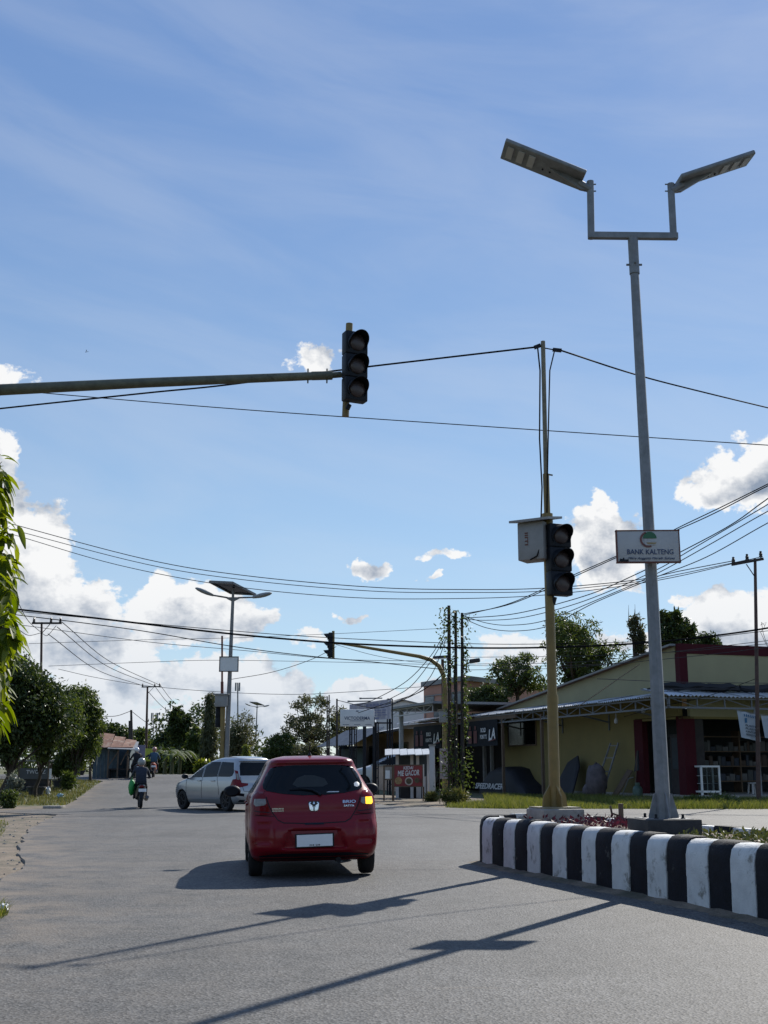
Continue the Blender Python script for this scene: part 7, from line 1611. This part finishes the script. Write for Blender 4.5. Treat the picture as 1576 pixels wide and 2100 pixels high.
# shrubs
def shrub(name, label, px, py, hw, hh, seed, mat, leaf, n=60, lpc=40, base=None, cat='shrub', droop=-.2, group=None):
    q = gpt(px, py) if base is None else base; k = q.y / FPX; t = thing(name, label, cat, q - Vector((0, 0, .06)), 0, group)
    C = crown_centres(n, (0, 0, hh * k * .55), hw * k * .9, hh * k * .5, seed, 'round'); leaf_obj('foliage', cluster_pts(C, lpc, .22 * hw * k, seed + 1), leaf[0], leaf[1], seed + 2, mat, t, False, droop=droop)
    b = MB(); r2 = random.Random(seed)
    for i in range(7): e = Vector(C[i]); b.tube([(r2.uniform(-.05, .05), 0, 0), e * .5 + Vector((0, 0, .05)), e], [.02, .014, .006], 5)
    b.build('stems', m_bark, t); return t
shrub('shrub', 'silvery leafed shrub at the left edge by the dirt track', 28, 1650, 24, 62, 101, lf_silver, (.11, .055), 70, 45)
shrub('shrub', 'dark green shrub at the foot of the silvery shrub', 14, 1656, 30, 36, 102, lf_mid, (.1, .05), 50, 40)
shrub('potted_plant', 'bushy spiky plant growing in the round concrete pot', 121, 1600, 24, 44, 103, lf_mid, (.34, .04), 40, 40, POT2[0], 'plant', -.5)
shrub('potted_plant', 'pale lime bush in the farthest concrete pot', 163, 1595, 15, 24, 104, lf_lime, (.16, .07), 30, 35, POT3[0], 'plant')
shrub('shrub', 'grassy green bush between the pots and the hut', 140, 1604, 18, 34, 105, lf_mid, (.3, .05), 30, 35)
shrub('shrub', 'lime yellow bush behind the minivan windscreen', 425, 1580, 26, 28, 106, lf_lime, (.3, .12), 40, 35, Vector((at(425, 1580, 70).x, 70, T(at(425, 1580, 70).x, 70))))
shrub('shrub', 'overgrown weeds at the foot of the vine-grown poles', 932, 1650, 30, 24, 107, m_grass_dry, (.26, .035), 70, 45, None, 'weeds', -.7)
shrub('shrub', 'small weed clump beside the red noodle banner', 885, 1643, 18, 16, 108, m_grass_dry, (.24, .03), 40, 40, None, 'weeds', -.8)
for i, (px, py, hw, lab) in enumerate(((1480, 1652, 60, 'weeds along the shop step left of the utility pole'), (1420, 1650, 40, 'weeds along the shop step right of the street lamp'))): shrub('shrub', lab, px, py, hw, 16, 110 + i, lf_mid, (.16, .03), 50, 30, None, 'weeds', -.8)
# banana plants beyond the far scooters
def banana(label, px, Y, h, seed):
    x = at(px, 1590, Y).x; t = thing('banana_plant', label, 'banana plant', (x, Y, T(x, Y) - .05), 0, 'banana plants by the far road'); r2 = random.Random(seed); b = MB(); b.tube([(0, 0, 0), (.05, 0, h * .55)], [.14, .09], 8); b.build('stem', lf_olive, t)
    for k in range(8):
        a = k * .8 + r2.uniform(-.2, .2); d = Vector((math.cos(a), math.sin(a), 0)); sd = Vector((-d.y, d.x, 0)); L = h * r2.uniform(.5, .75); V = []; n = 7
        for i in range(n + 1):
            u_ = i / n; c = Vector((.05, 0, h * .5)) + d * (L * u_ * .8) + Vector((0, 0, L * (1.1 * u_ - 1.25 * u_ * u_))); w = .17 * math.sin(math.pi * (u_ * .92 + .05)); V += [c - sd * w - Vector((0, 0, .06)), c, c + sd * w - Vector((0, 0, .06))]
        b = MB(); b.add(V, [(i * 3 + j, i * 3 + j + 1, i * 3 + j + 4, i * 3 + j + 3) for i in range(n) for j in (0, 1)]); b.build('leaf', lf_banana, t, smooth=60)
banana('banana plant with pale arching leaves right of the lime sign', 338, 84, 2.6, 1); banana('smaller banana plant with torn leaves near the far road bend', 352, 82, 2.2, 2); banana('banana plant at the far right of the clump, half in shade', 368, 86, 2.6, 3)
# far woodland as one mass
g = np.random.default_rng(123); C = []
for x in np.arange(-110, 70, 1.3):
    h = 5.4 + 1.6 * math.sin(x * .21) + 1.2 * math.sin(x * .53 + 1) + g.uniform(-.6, .6); h *= .6 if x > -15 else 1.0
    for z in np.arange(.5, h, 1.0): C.append((x + g.uniform(-.7, .7), 140 + g.uniform(-4, 4), .6 + z))
wl = leaf_obj('woodland', cluster_pts(C, 46, 1.25, 124), .6, .3, 125, lf_dark); setp(wl, 'far wooded edge closing the view behind the roadside trees', kind='stuff')
C = []
for x in np.arange(8, 60, 1.6):
    for z in np.arange(.5, 4.5 + 1.2 * math.sin(x), 1.0): C.append((x + g.uniform(-.7, .7), 110 + g.uniform(-4, 4), z))
wl = leaf_obj('woodland', cluster_pts(C, 46, 1.25, 126), .6, .3, 127, lf_dark); setp(wl, 'far wooded mass behind the yellow shop', kind='stuff')

C = []
for x in np.arange(-44, -19.5, .8):
    for z in np.arange(.3, 3.2 + .9 * math.sin(x * 1.3), .7): C.append((x + g.uniform(-.4, .4), 68 + (x + 20) * .15 + g.uniform(-2, 2), T(x, 66) + z))
wl = leaf_obj('hedge', cluster_pts(C, 40, .8, 128), .3, .14, 129, lf_dark); setp(wl, 'dark overgrown hedge behind the trees on the left bank', kind='stuff')

# unseen tree rows added behind the camera to darken reflections and cut sky fill
C = []
for y in np.arange(-70, -4, 1.5):
    for xs in (-15.5, 22.0):
        h = 6.5 + 1.6 * math.sin(y * .33 + xs) + g.uniform(-.8, .8)
        for z in np.arange(.6, h, 1.2): C.append((xs + g.uniform(-2, 2) * (1 - z / 14), y + g.uniform(-.7, .7), z))
for x in np.arange(-14, 22, 1.5):
    h = 7 + 1.5 * math.sin(x * .5)
    for z in np.arange(.6, h, 1.2): C.append((x, -72 + g.uniform(-2, 2), z))
wl = leaf_obj('woodland', cluster_pts(C, 34, 1.35, 131), .55, .28, 132, lf_mid); setp(wl, 'unseen leafy trees added behind the viewpoint to dim sky fill and reflections', kind='stuff')
